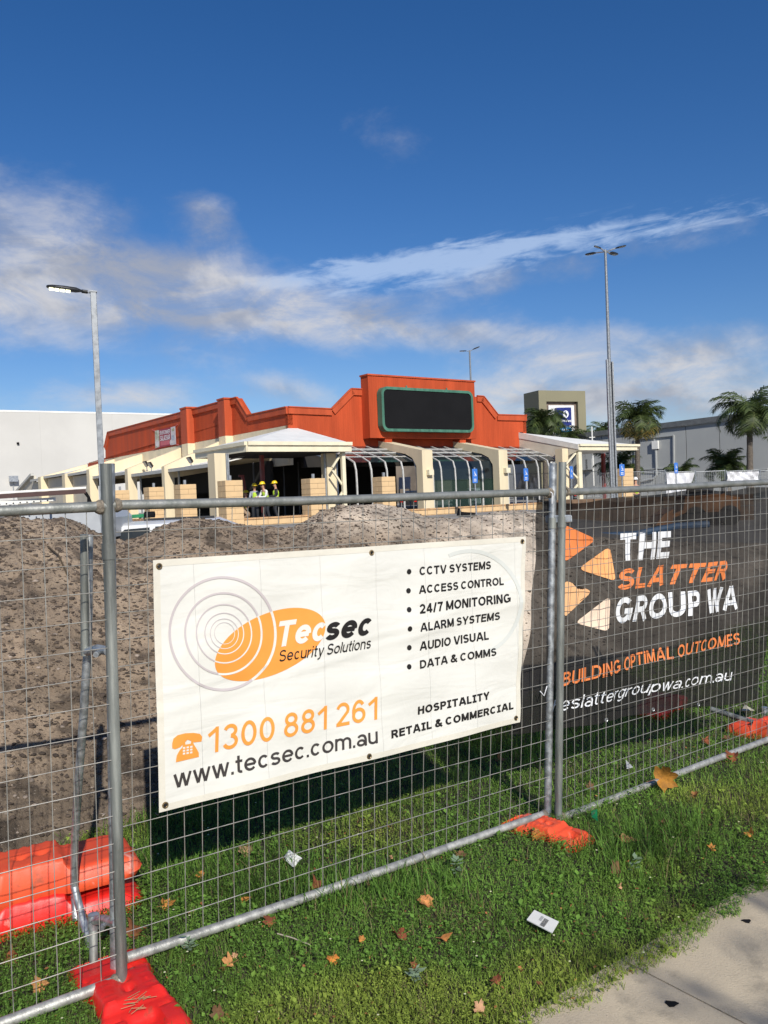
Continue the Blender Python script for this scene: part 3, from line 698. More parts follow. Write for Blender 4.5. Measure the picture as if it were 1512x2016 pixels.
# left side: piers (fins), awnings and openings
SD = 4.13
piers = [(319, 337, 916, 5), (246.5, 265, 921, 5), (171, 192, 921, 5), (122.5, 138, 932, 5), (75, 91, 937, 5)]
pz = []
side_zw = spt(288, 891, 0).z-.05
prev = None; bases = []
for (x0, x1, yt, _) in piers:
    a = spt(x0+5.5, 950, SD); c = spt(x0, 950, SD); wd = (c-a).length; base_ = Vector((a.x, a.y, 0))-NS*SD
    ztp_ = spt(x1, yt, SD).z
    bases.append((base_, wd, ztp_))
    prof = [(0, side_zw), (SD, ztp_), (SD, FLOOR-.5), (SD-.62, FLOOR-.5), (SD-.62, ztp_-.7), (0, side_zw-1.9)]
    mb = MB(); mb.prism([base_+NS*p[0]+Vector((0, 0, p[1])) for p in prof], V*wd); mb.build('pier', cream, bld)
mb = MB(); mb.prism([Cn0+V*.1+Vector((0, 0, zslo+.02)), Cn0+V*(Ls-.3)+Vector((0, 0, zslo+.02)), Cn0+V*(Ls-.3)+Vector((0, 0, zslo-2.2)), Cn0+V*.1+Vector((0, 0, zslo-2.2))], -NS*.28); mb.build('upper_wall', cream, bld)
# awning roofs between piers
ends = [Cn0+V*1.2]+[x for x in [b_[0] for b_ in bases]]
def awn(p0, p1, zf, zw_, infill, dof=SD-.35):
    """p0 right end, p1 left end along V at the wall line"""
    mb = MB(); mb.prism([p0+NS*dof+Vector((0, 0, zf)), p1+NS*dof+Vector((0, 0, zf)), p1+NS*.02+Vector((0, 0, zw_)), p0+NS*.02+Vector((0, 0, zw_))], (0, 0, -.07)); mb.build('awning_roof', roofwv, bld)
    mb = MB(); mb.prism([p0+NS*dof+Vector((0, 0, zf+.04)), p1+NS*dof+Vector((0, 0, zf+.04)), p1+NS*dof+Vector((0, 0, zf-.16)), p0+NS*dof+Vector((0, 0, zf-.16))], NS*.13); mb.build('gutter', gutter, bld)
    if infill:
        mb = MB(); mb.prism([p0+NS*(dof-.25)+Vector((0, 0, zf-.2)), p1+NS*(dof-.25)+Vector((0, 0, zf-.2)), p1+NS*(dof-.25)+Vector((0, 0, FLOOR-.3)), p0+NS*(dof-.25)+Vector((0, 0, FLOOR-.3))], -NS*.2); mb.build('infill_wall', beige, bld)
    else:
        for k in (0.06, .12, .9):
            p = p0+(p1-p0)*k+NS*(dof-.3); mb = MB(); mb.box(p, V*.04, NS*.05, zf-.1, FLOOR); mb.build('metal_stud', steel, bld)
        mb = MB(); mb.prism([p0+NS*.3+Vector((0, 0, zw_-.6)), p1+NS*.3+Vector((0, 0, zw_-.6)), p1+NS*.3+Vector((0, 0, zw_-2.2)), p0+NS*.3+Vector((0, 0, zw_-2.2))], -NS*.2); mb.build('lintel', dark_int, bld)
stp = PL(418, 920, Cn0+NS*(SD-.3), V); stp = Vector((stp.x, stp.y, 0))-NS*(SD-.3)
awn(stp, bases[0][0], PL(380, 918, Cn0+NS*(SD-.2), V).z, PL(380, 918, Cn0+NS*(SD-.2), V).z+.75, False)
awn(bases[0][0]+V*bases[0][1], bases[1][0], PL(290, 930, Cn0+NS*(SD-.2), V).z, PL(290, 930, Cn0+NS*(SD-.2), V).z+.75, False)
awn(bases[1][0]+V*bases[1][1], bases[2][0], PL(215, 934, Cn0+NS*(SD-.2), V).z, PL(215, 934, Cn0+NS*(SD-.2), V).z+.75, False)
awn(bases[2][0]+V*bases[2][1], bases[3][0], bases[3][2]+.0, side_zw-.3, True)
awn(bases[3][0]+V*bases[3][1], bases[4][0], bases[4][2]+.0, side_zw-.3, True)
e_ = PL(58, 937, Cn0+NS*(SD-.2), V); e_ = Vector((e_.x, e_.y, 0))-NS*(SD-.2)
awn(bases[4][0]+V*bases[4][1], e_, bases[4][2]-.1, side_zw-.3, True)
# sloping end wall
g0 = e_+NS*(SD-.6); zz = PL(58, 938, Cn0+NS*(SD-.6), V).z
f_ = PL(34, 973, Cn0+NS*(SD-.6), V); mb = MB(); mb.prism([g0+Vector((0, 0, zz)), Vector((f_.x, f_.y, f_.z)), Vector((f_.x, f_.y, FLOOR-.3)), g0+Vector((0, 0, FLOOR-.3))], -NS*.2); mb.build('infill_wall', beige, bld)
mb = MB(); mb.prism([g0+Vector((0, 0, zz+.25)), f_+Vector((0, 0, .25)), f_, g0+Vector((0, 0, zz+.003))], NS*.3); mb.build('barge_board', gutter, bld)
mb = MB()
for (x, y) in ((227, 950), (233, 950)): pass
# half-height limestone infill between the far piers, seen under the pickup rack
# poster on the side parapet
def EA(cx, cy, rx, ry, a0, a1):
    n = max(3, int(abs(a1-a0)/15)); return [(cx+rx*math.cos(math.radians(a0+(a1-a0)*i/n)), cy+ry*math.sin(math.radians(a0+(a1-a0)*i/n))) for i in range(n+1)]
def glyph(ch, h):
    """stroke alphabet: returns width and centre lines for half stroke width h, cap height 1"""
    T, B, X = 1-h, h, .74; XT = X-h
    def bowl(x0, xr, y0, y1, W): ry = (y1-y0)/2; return [(x0, y1), (xr, y1)]+EA(xr, y0+ry, W-h-xr, ry, 90, -90)[1:-1]+[(xr, y0), (x0, y0)]
    def ess(W, H): m = H*.515; t = H-h; rt_ = (t-m)/2; rb = (m-h)/2; c = W/2; rx = c-h; return [EA(c, m+rt_, rx*.95, rt_, 25, 270)[:-1]+EA(c, h+rb, rx, rb, 90, -155)]
    def cee(W, H): return [EA(W/2, H/2, W/2-h, H/2-h, 42, 318)]
    if ch == 'A': W = .92; return W, [[(h*.75, 0), (W/2-h*.35, 1)], [(W/2+h*.35, 1), (W-h*.75, 0)], [(.20*W, .30), (.80*W, .30)]]
    if ch == 'B': W = .76; return W, [[(h, 0), (h, 1)], bowl(h, .40, .53, T, W-.03), bowl(h, .42, B, .53, W)]
    if ch == 'C': return .86, cee(.86, 1)
    if ch == 'D': W = .84; return W, [[(h, 0), (h, 1)], bowl(h, .36, B, T, W)]
    if ch == 'E': W = .70; return W, [[(h, 0), (h, 1)], [(h, T), (W, T)], [(h, .53), (W-.04, .53)], [(h, B), (W, B)]]
    if ch == 'G': W = .90; return W, [EA(W/2, .5, W/2-h, .5-h, 45, 350)[:-2]+[(W-h, .20), (W-h, .46), (W*.55, .46)]]
    if ch == 'H': W = .80; return W, [[(h, 0), (h, 1)], [(W-h, 0), (W-h, 1)], [(h, .53), (W-h, .53)]]
    if ch == 'I': W = 2*h; return W, [[(h, 0), (h, 1)]]
    if ch == '|': W = .52; return W, [[(W/2, 0), (W/2, 1)], [(0, T), (W, T)], [(0, B), (W, B)]]
    if ch == 'L': W = .62; return W, [[(h, 0), (h, 1)], [(h, B), (W, B)]]
    if ch == 'M': W = .94; return W, [[(h, 0), (h, 1)], [(W-h, 0), (W-h, 1)], [(h*1.0, 1), (W/2, .10)], [(W/2, .10), (W-h*1.0, 1)]]
    if ch == 'N': W = .80; return W, [[(h, 0), (h, 1)], [(W-h, 0), (W-h, 1)], [(h*1.1, 1), (W-h*1.1, 0)]]
    if ch == 'O': W = .92; return W, [EA(W/2, .5, W/2-h, .5-h, 0, 360)]
    if ch == 'P': W = .74; return W, [[(h, 0), (h, 1)], bowl(h, .42, .45, T, W)]
    if ch == 'R': W = .80; return W, [[(h, 0), (h, 1)], bowl(h, .42, .47, T, W-.04), [(.42, .45), (W-h*.6, 0)]]
    if ch == 'S': return .76, ess(.76, 1)
    if ch == 'T': W = .74; return W, [[(W/2, 0), (W/2, 1)], [(0, T), (W, T)]]
    if ch == 'U': W = .80; return W, [[(h, 1), (h, .34)]+EA(W/2, .34, W/2-h, .34-h, 180, 360)[1:]+[(W-h, 1)]]
    if ch == 'V': W = .86; return W, [[(h*.75, 1), (W/2-h*.3, 0)], [(W/2+h*.3, 0), (W-h*.75, 1)]]
    if ch == 'W': W = 1.22; return W, [[(h*.7, 1), (.30*W-h*.2, 0)], [(.30*W+h*.2, 0), (W/2-h*.2, 1)], [(W/2+h*.2, 1), (.70*W-h*.2, 0)], [(.70*W+h*.2, 0), (W-h*.7, 1)]]
    if ch == 'Y': W = .84; return W, [[(W/2, 0), (W/2, .46)], [(h*.75, 1), (W/2, .42)], [(W/2, .42), (W-h*.75, 1)]]
    if ch == '0': W = .68; return W, [EA(W/2, .5, W/2-h, .5-h, 0, 360)]
    if ch == '1': W = .50; return W, [[(W-h-.03, 0), (W-h-.03, 1)], [(W-h-.03, .93), (.03, .70)]]
    if ch == '2': W = .68; return W, [EA(W/2, T-.25, W/2-h, .25, 165, -25)+[(.22, .20), (h, B)], [(.02, B), (W, B)]]
    if ch == '3': W = .68; return W, [EA(W/2, (T+.53)/2, W/2-h-.03, (T-.53)/2, 160, -80), EA(W/2, (.53+B)/2, W/2-h, (.53-B)/2, 85, -160)]
    if ch == '4': W = .72; return W, [[(W-h-.12, 0), (W-h-.12, 1)], [(W-h-.14, .96), (h*.8, .29)], [(.02, .28), (W, .28)]]
    if ch == '5': W = .70; return W, [[(W-.05, T), (.16, T), (.09, .47)], EA(W/2, .34, W/2-h, .34-h, 140, -160)]
    if ch == '6': W = .68; return W, [EA(W/2, .33, W/2-h, .33-h, 0, 360), EA(W/2, .5, W/2-h, .5-h, 40, 200)]
    if ch == '7': W = .66; return W, [[(.02, T), (W, T)], [(W-h*1.1, T), (.36, .45), (.26, 0)]]
    if ch == '8': W = .68; return W, [EA(W/2, (T+.53)/2, W/2-h-.04, (T-.53)/2, 0, 360), EA(W/2, (.53+B)/2, W/2-h, (.53-B)/2, 0, 360)]
    if ch == '9': W = .68; return W, [EA(W/2, .67, W/2-h, .33-h, 0, 360), EA(W/2, .5, W/2-h, .5-h, -140, 20)]
    if ch == '.': return 2.2*h, [[(1.1*h, 0), (1.1*h, 2.2*h)]]
    if ch == '/': W = .42; return W, [[(h*.7, -.03), (W-h*.7, 1.0)]]
    if ch == '$': return .70, ess(.70, 1)+[[(.35, -.1), (.35, 1.1)]]
    if ch == '&': W = .88; return W, [[(W-.02, .0), (.26, .66)]+EA(.40, .80, .17, .20-h, 215, -30)+[(.14, .40)]+EA(.36, .27, .36-h, .27-h, 150, 350)+[(W-.06, .46)]]
    if ch in 'acdgqbpeo':
        W = .66
        if ch == 'a': return W*.96, [EA(W*.47, XT-.17, W*.40-h*.6, .17, 160, 0)+[(W*.96-h, XT-.24), (W*.96-h, 0)], EA(W*.43, .22, W*.43-h, .22-h, 0, 360)]
        if ch == 'c': return .62, cee(.62, X)
        if ch == 'e': W = .68; return W, [EA(W/2, X/2, W/2-h, X/2-h, 0, 322), [(h, X/2), (W-h*.9, X/2)]]
        if ch == 'o': W = .70; return W, [EA(W/2, X/2, W/2-h, X/2-h, 0, 360)]
        if ch == 'd': return W, [[(W-h, 0), (W-h, 1)], EA(W/2, X/2, W/2-h, X/2-h, 0, 360)]
        if ch == 'b': return W, [[(h, 0), (h, 1)], EA(W/2, X/2, W/2-h, X/2-h, 0, 360)]
        if ch == 'p': return W, [[(h, -.27), (h, X)], EA(W/2, X/2, W/2-h, X/2-h, 0, 360)]
        if ch == 'g': return W, [[(W-h, X), (W-h, -.05)]+EA(W/2, -.05, W/2-h, .22-h, 0, -160)[1:], EA(W/2, X/2, W/2-h, X/2-h, 0, 360)]
    if ch == 'h': W = .62; return W, [[(h, 0), (h, 1)], EA(W/2, XT-.22, W/2-h, .22, 180, 0)+[(W-h, 0)]]
    if ch == 'n': W = .62; return W, [[(h, 0), (h, X)], EA(W/2, XT-.22, W/2-h, .22, 180, 0)+[(W-h, 0)]]
    if ch == 'm': W = 1.0; return W, [[(h, 0), (h, X)], EA(W*.25+h*.5, XT-.20, W*.25-h*.5, .20, 180, 0)+[(W/2, 0)], EA(W*.75-h*.5, XT-.20, W*.25-h*.5, .20, 180, 0)+[(W-h, 0)]]
    if ch == 'u': W = .62; return W, [[(W-h, 0), (W-h, X)], [(h, X), (h, .30)]+EA(W/2, .28, W/2-h, .28-h, 180, 360)[1:]]
    if ch == 'i': return 2*h, [[(h, 0), (h, X)], [(h, .86), (h, 1)]]
    if ch == 'l': return 2*h, [[(h, 0), (h, 1)]]
    if ch == 'r': W = .40; return W, [[(h, 0), (h, X)], EA(W, XT-.26, W-h, .26, 180, 90)]
    if ch == 't': W = .38; return W, [[(.17, .98), (.17, .18)]+EA(.17+.14, .18, .14, .18-h, 180, 290)[1:], [(0, X-h), (W, X-h)]]
    if ch == 's': return .58, ess(.58, X)
    if ch == 'v': W = .62; return W, [[(h*.75, X), (W/2-h*.2, 0)], [(W/2+h*.2, 0), (W-h*.75, X)]]
    if ch == 'w': W = .92; return W, [[(h*.7, X), (.29*W-h*.1, 0)], [(.29*W+h*.1, 0), (W/2-h*.1, X)], [(W/2+h*.1, X), (.71*W-h*.1, 0)], [(.71*W+h*.1, 0), (W-h*.7, X)]]
    if ch == 'y': W = .62; return W, [[(h*.75, X), (W/2, .05)], [(W-h*.75, X), (.28, -.16), (.14, -.25), (.04, -.24)]]
    if ch == 'k': W = .60; return W, [[(h, 0), (h, 1)], [(W-h, X), (h, .22)], [(.24, .42), (W-h*.6, 0)]]
    return .30, []
def textstrokes(body, weight=.13, gap=.13, shear=0.0):
    """ribbons of all letters: list of (left points, right points)"""
    x = 0; out = []; h = weight/2
    for ch in body:
        if ch == ' ': x += .30; continue
        W, st = glyph(ch, h)
        for pts in st:
            pts = [Vector((p[0]+x, p[1], 0)) for p in pts]; closed = (pts[0]-pts[-1]).length < 1e-4 and len(pts) > 4
            q_ = [pts[0]]
            for a_, c_ in zip(pts[:-1], pts[1:]):
                m_ = max(1, int(math.ceil((c_-a_).length/.09))); q_ += [a_+(c_-a_)*(i/m_) for i in range(1, m_+1)]
            pts = q_; L_, R_ = [], []; n = len(pts)
            for i in range(n):
                if closed: a, c = pts[(i-1) if i > 0 else n-2], pts[(i+1) if i < n-1 else 1]
                else: a, c = pts[max(0, i-1)], pts[min(n-1, i+1)]
                t0 = (pts[i]-a); t1 = (c-pts[i]); t0 = t0.normalized() if t0.length > 1e-6 else t1.normalized(); t1 = t1.normalized() if t1.length > 1e-6 else t0
                t = (t0+t1).normalized() if (t0+t1).length > .2 else t1; nrm = Vector((-t.y, t.x, 0)); k = min(1.6, 1/max(.4, nrm.dot(Vector((-t1.y, t1.x, 0)))))
                L_.append(pts[i]+nrm*h*k); R_.append(pts[i]-nrm*h*k)
            out.append((L_, R_))
        x += W+gap
    for L_, R_ in out:
        for p in L_+R_: p.x += shear*p.y
    return out
def place_text(body, BL, BR, TL, plane, lift, m_, parent, shear=0.0, bold=.13, surf=None, name='lettering', gap=.13, label=None):
    """BL, BR, TL: picture points of the text's box; plane(x,y)->3D point on the carrier; lift: distance off it"""
    st = textstrokes(body, bold, gap, shear); allp = [p for L_, R_ in st for p in L_+R_]
    x0 = min(v.x for v in allp); x1 = max(v.x for v in allp); y0 = min(v.y for v in allp); y1 = max(v.y for v in allp)
    a, c, d = plane(*BL), plane(*BR), plane(*TL); ex = c-a; ey = d-a; vs, fs = [], []; o3 = org(parent)
    for q, (L_, R_) in enumerate(st):
        k = len(vs)
        for l_, r_ in zip(L_, R_):
            for v in (l_, r_):
                p = a+ex*((v.x-x0)/(x1-x0))+ey*((v.y-y0)/(y1-y0)); lf = (q % 5)*.00016
                vs.append((surf(p, lift+lf) if surf else p+lift*(1+lf*20))-o3)
        for i in range(len(L_)-1): fs.append((k+2*i, k+2*i+1, k+2*i+3, k+2*i+2))
    me = bpy.data.meshes.new(name); me.from_pydata([tuple(v) for v in vs], [], fs); me.materials.append(m_); me.update()
    o = bpy.data.objects.new(name, me); C.objects.link(o); o.parent = parent
    o['label'] = label or ('printed lettering reading ' + body.replace('|', 'I'))
    return o
pz1 = lambda x, y: (290+x/18.9, 820+y/18.9)
def sidep(x, y): return spt(x, y, .06)
pc = [spt(*pz1(*q), .04) for q in ((285, 530), (1045, 360), (1075, 1030), (300, 1195))]
poster = empty('poster_banner', pc[3], 'dark red restaurant meal poster tied to the orange side parapet', 'poster')
red_print = mat('poster_red', (.32, .02, .045), .6, .1, 4); pink_print = mat('poster_pink', (.55, .12, .14), .6, .1, 4); food_a = mat('poster_food', (.30, .30, .16), .7, .6, 3, col2=(.7, .66, .58), detail=3); plate = mat('poster_plate', (.62, .56, .55), .6, .15, 3)
mb = MB(); mb.prism(pc, NS*.015); mb.build('sheet', red_print, poster)
for pts, m_ in (([(285, 530), (440, 505), (455, 1120), (300, 1195)], food_a), ([(870, 400), (1040, 360), (1072, 1030), (890, 1065)], plate), ([(490, 930), (820, 880), (825, 1035), (495, 1090)], pink_print)):
    mb = MB(); mb.prism([spt(*pz1(*q), .06) for q in pts], NS*.006); mb.build('picture_panel', m_, poster)
for cx_, cy_, rx_, ry_, m_ in ((355, 640, 60, 110, food_a), (375, 1010, 70, 120, plate), (880, 960, 45, 100, plate), (950, 480, 60, 70, food_a), (960, 780, 60, 110, mat('poster_glass', (.45, .48, .55), .5, .3, 4))):
    mb = MB(); mb.prism([spt(*pz1(cx_+rx_*math.cos(i*.524), cy_+ry_*math.sin(i*.524)), .072) for i in range(12)], NS*.006); mb.build('picture', m_, poster)
place_text('$9.95 DINNER', pz1(475, 700), pz1(850, 635), pz1(475, 525), lambda x, y: spt(x, y, .065), NS*.01, white_print, poster, bold=.16)
place_text('SALAD BAR', pz1(490, 925), pz1(850, 865), pz1(490, 720), lambda x, y: spt(x, y, .065), NS*.01, white_print, poster, bold=.18)
for a_, c_ in (((285, 530), (175, 490)), ((1045, 360), (1125, 290)), ((1075, 1030), (1190, 1065)), ((300, 1195), (205, 1235))):
    mb = MB(); mb.tube([spt(*pz1(*a_), .06), spt(*pz1(*c_), .03)], .02, 5); mb.build('tie', pink_print, poster)
# flood lights on the awnings
def floodlight(x, y, label):
    p = PL(x, y, Cn0+NS*(SD-1.0), V)
    o = empty('flood_light', p, label, 'flood light', 'flood lights on the awning roofs')
    mb = MB(); t_ = Vector((-.5, -.7, -.5)).normalized(); c_ = p+Vector((0, 0, .22)); s_ = V; q_ = t_.cross(s_).normalized()
    mb.hexa([c_-s_*.2-q_*.16, c_+s_*.2-q_*.16, c_+s_*.2+q_*.16, c_-s_*.2+q_*.16, c_-s_*.24-q_*.2+t_*.16, c_+s_*.24-q_*.2+t_*.16, c_+s_*.24+q_*.2+t_*.16, c_-s_*.24+q_*.2+t_*.16]); mb.build('housing', tan_dark, o)
    mb = MB(); mb.hexa([c_-s_*.2-q_*.16+t_*.165, c_+s_*.2-q_*.16+t_*.165, c_+s_*.2+q_*.16+t_*.165, c_-s_*.2+q_*.16+t_*.165, c_-s_*.2-q_*.16+t_*.175, c_+s_*.2-q_*.16+t_*.175, c_+s_*.2+q_*.16+t_*.175, c_-s_*.2+q_*.16+t_*.175]); mb.build('lens', lens_off, o)
    mb = MB(); mb.bar(p+Vector((0, 0, -.3)), p+Vector((0, 0, .2)), .05); mb.bar(p-s_*.18+Vector((0, 0, -.28)), p+s_*.18+Vector((0, 0, -.28)), .05); mb.build('bracket', steel, o)
floodlight(289, 918, 'grey flood light on the awning between two cream piers, the left one of a pair'); floodlight(298, 920, 'flood light just right of another one on the awning left of the big opening')
floodlight(376, 911, 'dark flood light alone on the awning left of the corner canopy')

# right-hand canopy
rt0 = fpt(1139, 876, 4.6); 
ro = empty('entry_canopy', (rt0.x, rt0.y, FLOOR-.3), 'white roofed open canopy on cream posts right of the orange parapet', 'canopy')
RO = 4.6
cA = fpt(1139, 876, RO); cB = fpt(1257, 875.5, RO); rz = (cA.z+cB.z)/2
cA = Vector((cA.x, cA.y, rz)); cB = Vector((cB.x, cB.y, rz))
back = 9.6
tA = fpt(1022, 852, 0.0)
bkA = cA-NF*RO; hiz = tA.z
Rt = [cA, cB, Vector((*(cB-NF*back).to_2d(), rz+.05)), Vector((*(tA+U*3.5-NF*6).to_2d(), hiz)), Vector((tA.x, tA.y, hiz))]
def rbuild(mb, name, m_): return mb.build(name, m_, ro)
bkB = cB-NF*back; bkB.z = rz; ridge = Rt[4]
mb = MB(); mb.prism([cA, cB, ridge], (0, 0, -.07)); rbuild(mb, 'canopy_roof', roofw)
mb = MB(); mb.prism([cB, bkB, ridge], (0, 0, -.07)); rbuild(mb, 'canopy_roof', roofwv)
# raked fascia on the left side and eaves
nL = (cA-Rt[4]).cross(Vector((0, 0, 1))).normalized()
if nL.y > 0: nL = -nL
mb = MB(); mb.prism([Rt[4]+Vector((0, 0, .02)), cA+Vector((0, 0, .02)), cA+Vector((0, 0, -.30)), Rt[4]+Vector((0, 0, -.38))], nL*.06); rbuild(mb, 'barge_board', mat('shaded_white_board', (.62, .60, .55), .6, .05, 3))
mb = MB(); mb.prism([Rt[4]+Vector((0, 0, -.39)), cA+Vector((0, 0, -.31)), cA+Vector((0, 0, -.36)), Vector((cA.x, cA.y, rz-.36))+(Rt[4]-cA)*.35-Vector((0, 0, (hiz-rz)*.35+.6)), Vector((Rt[4].x, Rt[4].y, rz-1.0))], nL*.02); rbuild(mb, 'gable_sheet', beige)
mb = MB(); mb.prism([cA+Vector((0, 0, .05)), cB+Vector((0, 0, .05)), cB+Vector((0, 0, -.10)), cA+Vector((0, 0, -.10))], NF*.14); rbuild(mb, 'gutter', cream_m)
mb = MB(); mb.prism([cA+Vector((0, 0, -.13)), cB-U*.2+Vector((0, 0, -.13)), cB-U*.2+Vector((0, 0, -.36)), cA+Vector((0, 0, -.36))], NF*.04); rbuild(mb, 'fascia_board', cream_m)
mb = MB(); mb.prism([cA+Vector((0, 0, -.34)), cB+Vector((0, 0, -.34)), cB-NF*back+Vector((0, 0, -.30)), cA-NF*back+Vector((0, 0, -.30))], (0, 0, .03)); rbuild(mb, 'soffit', white_m)
def rcol(x0, x1, off, dep, m_, name, zt=None):
    a = fpt(x0, 940, off); c = fpt(x1, 940, off); mb = MB(); base_ = Vector((a.x, a.y, 0)); wd = (c-a).length; zt = zt or rz-.37
    mb.prism([base_+Vector((0, 0, .3)), base_+U*wd+Vector((0, 0, .3)), base_+U*wd+Vector((0, 0, zt)), base_+Vector((0, 0, zt))], -NF*dep); rbuild(mb, name, m_)
rcol(1108.5, 1120, 3.9, .6, cream, 'column', rz-.2); rcol(1140.5, 1147, 4.5, .18, cream_m, 'post', rz+.02); rcol(1189, 1193, 1.5, .2, redsteel, 'steel_post')
for (x0, y0, x1, y1) in ((1133, 892, 1114, 914), (1114, 918, 1141, 946), (1141, 949, 1128, 966)):
    mb = MB(); mb.bar(fpt(x0, y0, 4.3), fpt(x1, y1, 4.3), .1); rbuild(mb, 'brace', cream_m)

# ------------------------------------------------------------------ limestone perimeter wall with pillars
wp0 = P(455, 1012, 31.5); wp0 = Vector((wp0.x, wp0.y, 0)); WT = 1.23
def wpt(x, y): return PL(x, y, wp0, U)
def wst(x, y): return PL(x, y, wp0, V)
wl = empty('perimeter_wall', (wp0.x, wp0.y, .3), 'low yellow limestone block wall running along the front of the site', 'wall')
blockdata = {}
def block(parent, c, ax, lx, ly, lz, name='block', m_=None):
    """block with half sizes lx (along ax), ly, lz; shares mesh data by size"""
    key = (round(lx, 3), round(ly, 3), round(lz, 3), round(ax.x, 2), name)
    if key not in blockdata:
        me = bpy.data.meshes.new(name); bm = bmesh.new(); bmesh.ops.create_cube(bm, size=2)
        ay = Vector((-ax.y, ax.x, 0))
        for v in bm.verts: v.co = ax*(v.co.x*lx)+ay*(v.co.y*ly)+Vector((0, 0, v.co.z*lz))
        bmesh.ops.bevel(bm, geom=bm.edges[:], offset=.008, segments=1, affect='EDGES'); bm.to_mesh(me); bm.free(); me.materials.append(m_ or lime); blockdata[key] = me
    o = bpy.data.objects.new(name, blockdata[key]); C.objects.link(o); o.parent = parent; o.location = c-org(parent); return o
def wall_run(p0, d, length, zt, courses, start=0.0):
    hz = .10; 
    for r in range(courses):
        z = zt-.07-hz-.02-r*(2*hz+.014)
        x = -(.25 if r % 2 else 0)
        while x < length:
            L_ = .5; a = max(x, 0); e = min(x+L_, length)
            if e-a > .1: block(wl, p0+d*((a+e)/2)+Vector((0, 0, z)), d, (e-a)/2-.007, .12+random.choice((0, .004, .008)), hz)
            x += L_
    x = 0
    while x < length:
        e = min(x+.5, length); block(wl, p0+d*((x+e)/2)+Vector((0, 0, zt-.037)), d, (e-x)/2-.006, .15, .035, 'coping', mat('coping_brick', (.50, .30, .15), .9, .15, 5) if 'coping_brick' not in bpy.data.materials else bpy.data.materials['coping_brick']); x += .5
    mb = MB(); mb.box(p0+d*(length/2), d*(length/2), Vector((-d.y, d.x, 0))*.10, zt-.08, zt-.1-courses*.215); mb.build('mortar_core', mortar, wl)
endp = wpt(1065, 990); LW = (Vector((endp.x, endp.y, 0))-wp0).length
wall_run(wp0, U, LW, WT, 4)
wall_run(wp0+V*.0, V, 14.5, WT, 3)
# lower wall continues right, behind the mesh banner
def pillar(c, ztop, zbot, label, hw=.34):
    o = empty('stone_pillar', (c.x, c.y, zbot), label, 'pillar', 'limestone block pillars on the perimeter wall')
    z = zbot; r = 0
    while z < ztop-.12:
        if r % 2 == 0:
            block(o, Vector((c.x, c.y, 0))-NF*(-hw/2)+Vector((0, 0, z+.1)), U, hw-.004, hw/2-.004, .1)
            block(o, Vector((c.x, c.y, 0))-NF*(hw/2)+Vector((0, 0, z+.1)), U, hw-.004, hw/2-.004, .1)
        else:
            block(o, Vector((c.x, c.y, 0))-U*(hw/2)+Vector((0, 0, z+.1)), U, hw/2-.004, hw-.004, .1)
            block(o, Vector((c.x, c.y, 0))+U*(hw/2)+Vector((0, 0, z+.1)), U, hw/2-.004, hw-.004, .1)
        z += .213; r += 1
    mb = MB(); mb.box(c, U*(hw-.015), NF*(hw-.015), z-.02, zbot); mb.build('mortar_core', mortar, o)
    mb = MB(); mb.box(Vector((c.x, c.y, 0)), U*.045, NF*.045, z+.18, z-.1); mb.build('steel_stub', steel, o)
    return o
PT = wpt(617, 939).z
for x, side, lb in ((453, 0, 'limestone pillar at the wall corner below the corner canopy'), (617, 0, 'limestone pillar right of the workers in yellow hats'), (756, 0, 'limestone pillar in front of the open arched bay'),
                    (364, 1, 'limestone pillar left of the corner canopy column'), (302.5, 1, 'limestone pillar above the white vehicle roof'), (236, 1, 'limestone pillar just behind the near fence post')):
    p = wst(x, 960) if side else wpt(x, 960)
    pillar(Vector((p.x, p.y, 0)), PT, .35, lb, .36)
pr = P(1225, 950, 44); pillar(Vector((pr.x, pr.y, 0)), P(1225, 925.5, 44).z, .25, 'limestone pillar behind the blue parking sign at right', .42)
# far-left limestone stubs
st1 = empty('stone_wall', P(145, 1000, 45), 'stretch of yellow limestone block walling behind the pickup rack', 'wall')
for i, (x0, x1) in enumerate(((104, 131), (134, 176))):
    a = P(x0, 975, 45); c = P(x1, 973, 46); d = c-a; d.z = 0; L_ = d.length; d.normalize()
    for r in range(6):
        nb = max(1, round(L_/.45)); 
        for k in range(nb): block(st1, Vector((a.x, a.y, 0))+d*(L_*(k+.5)/nb)+Vector((0, 0, 1.95-r*.215)), d, L_/nb/2-.006, .15, .1)

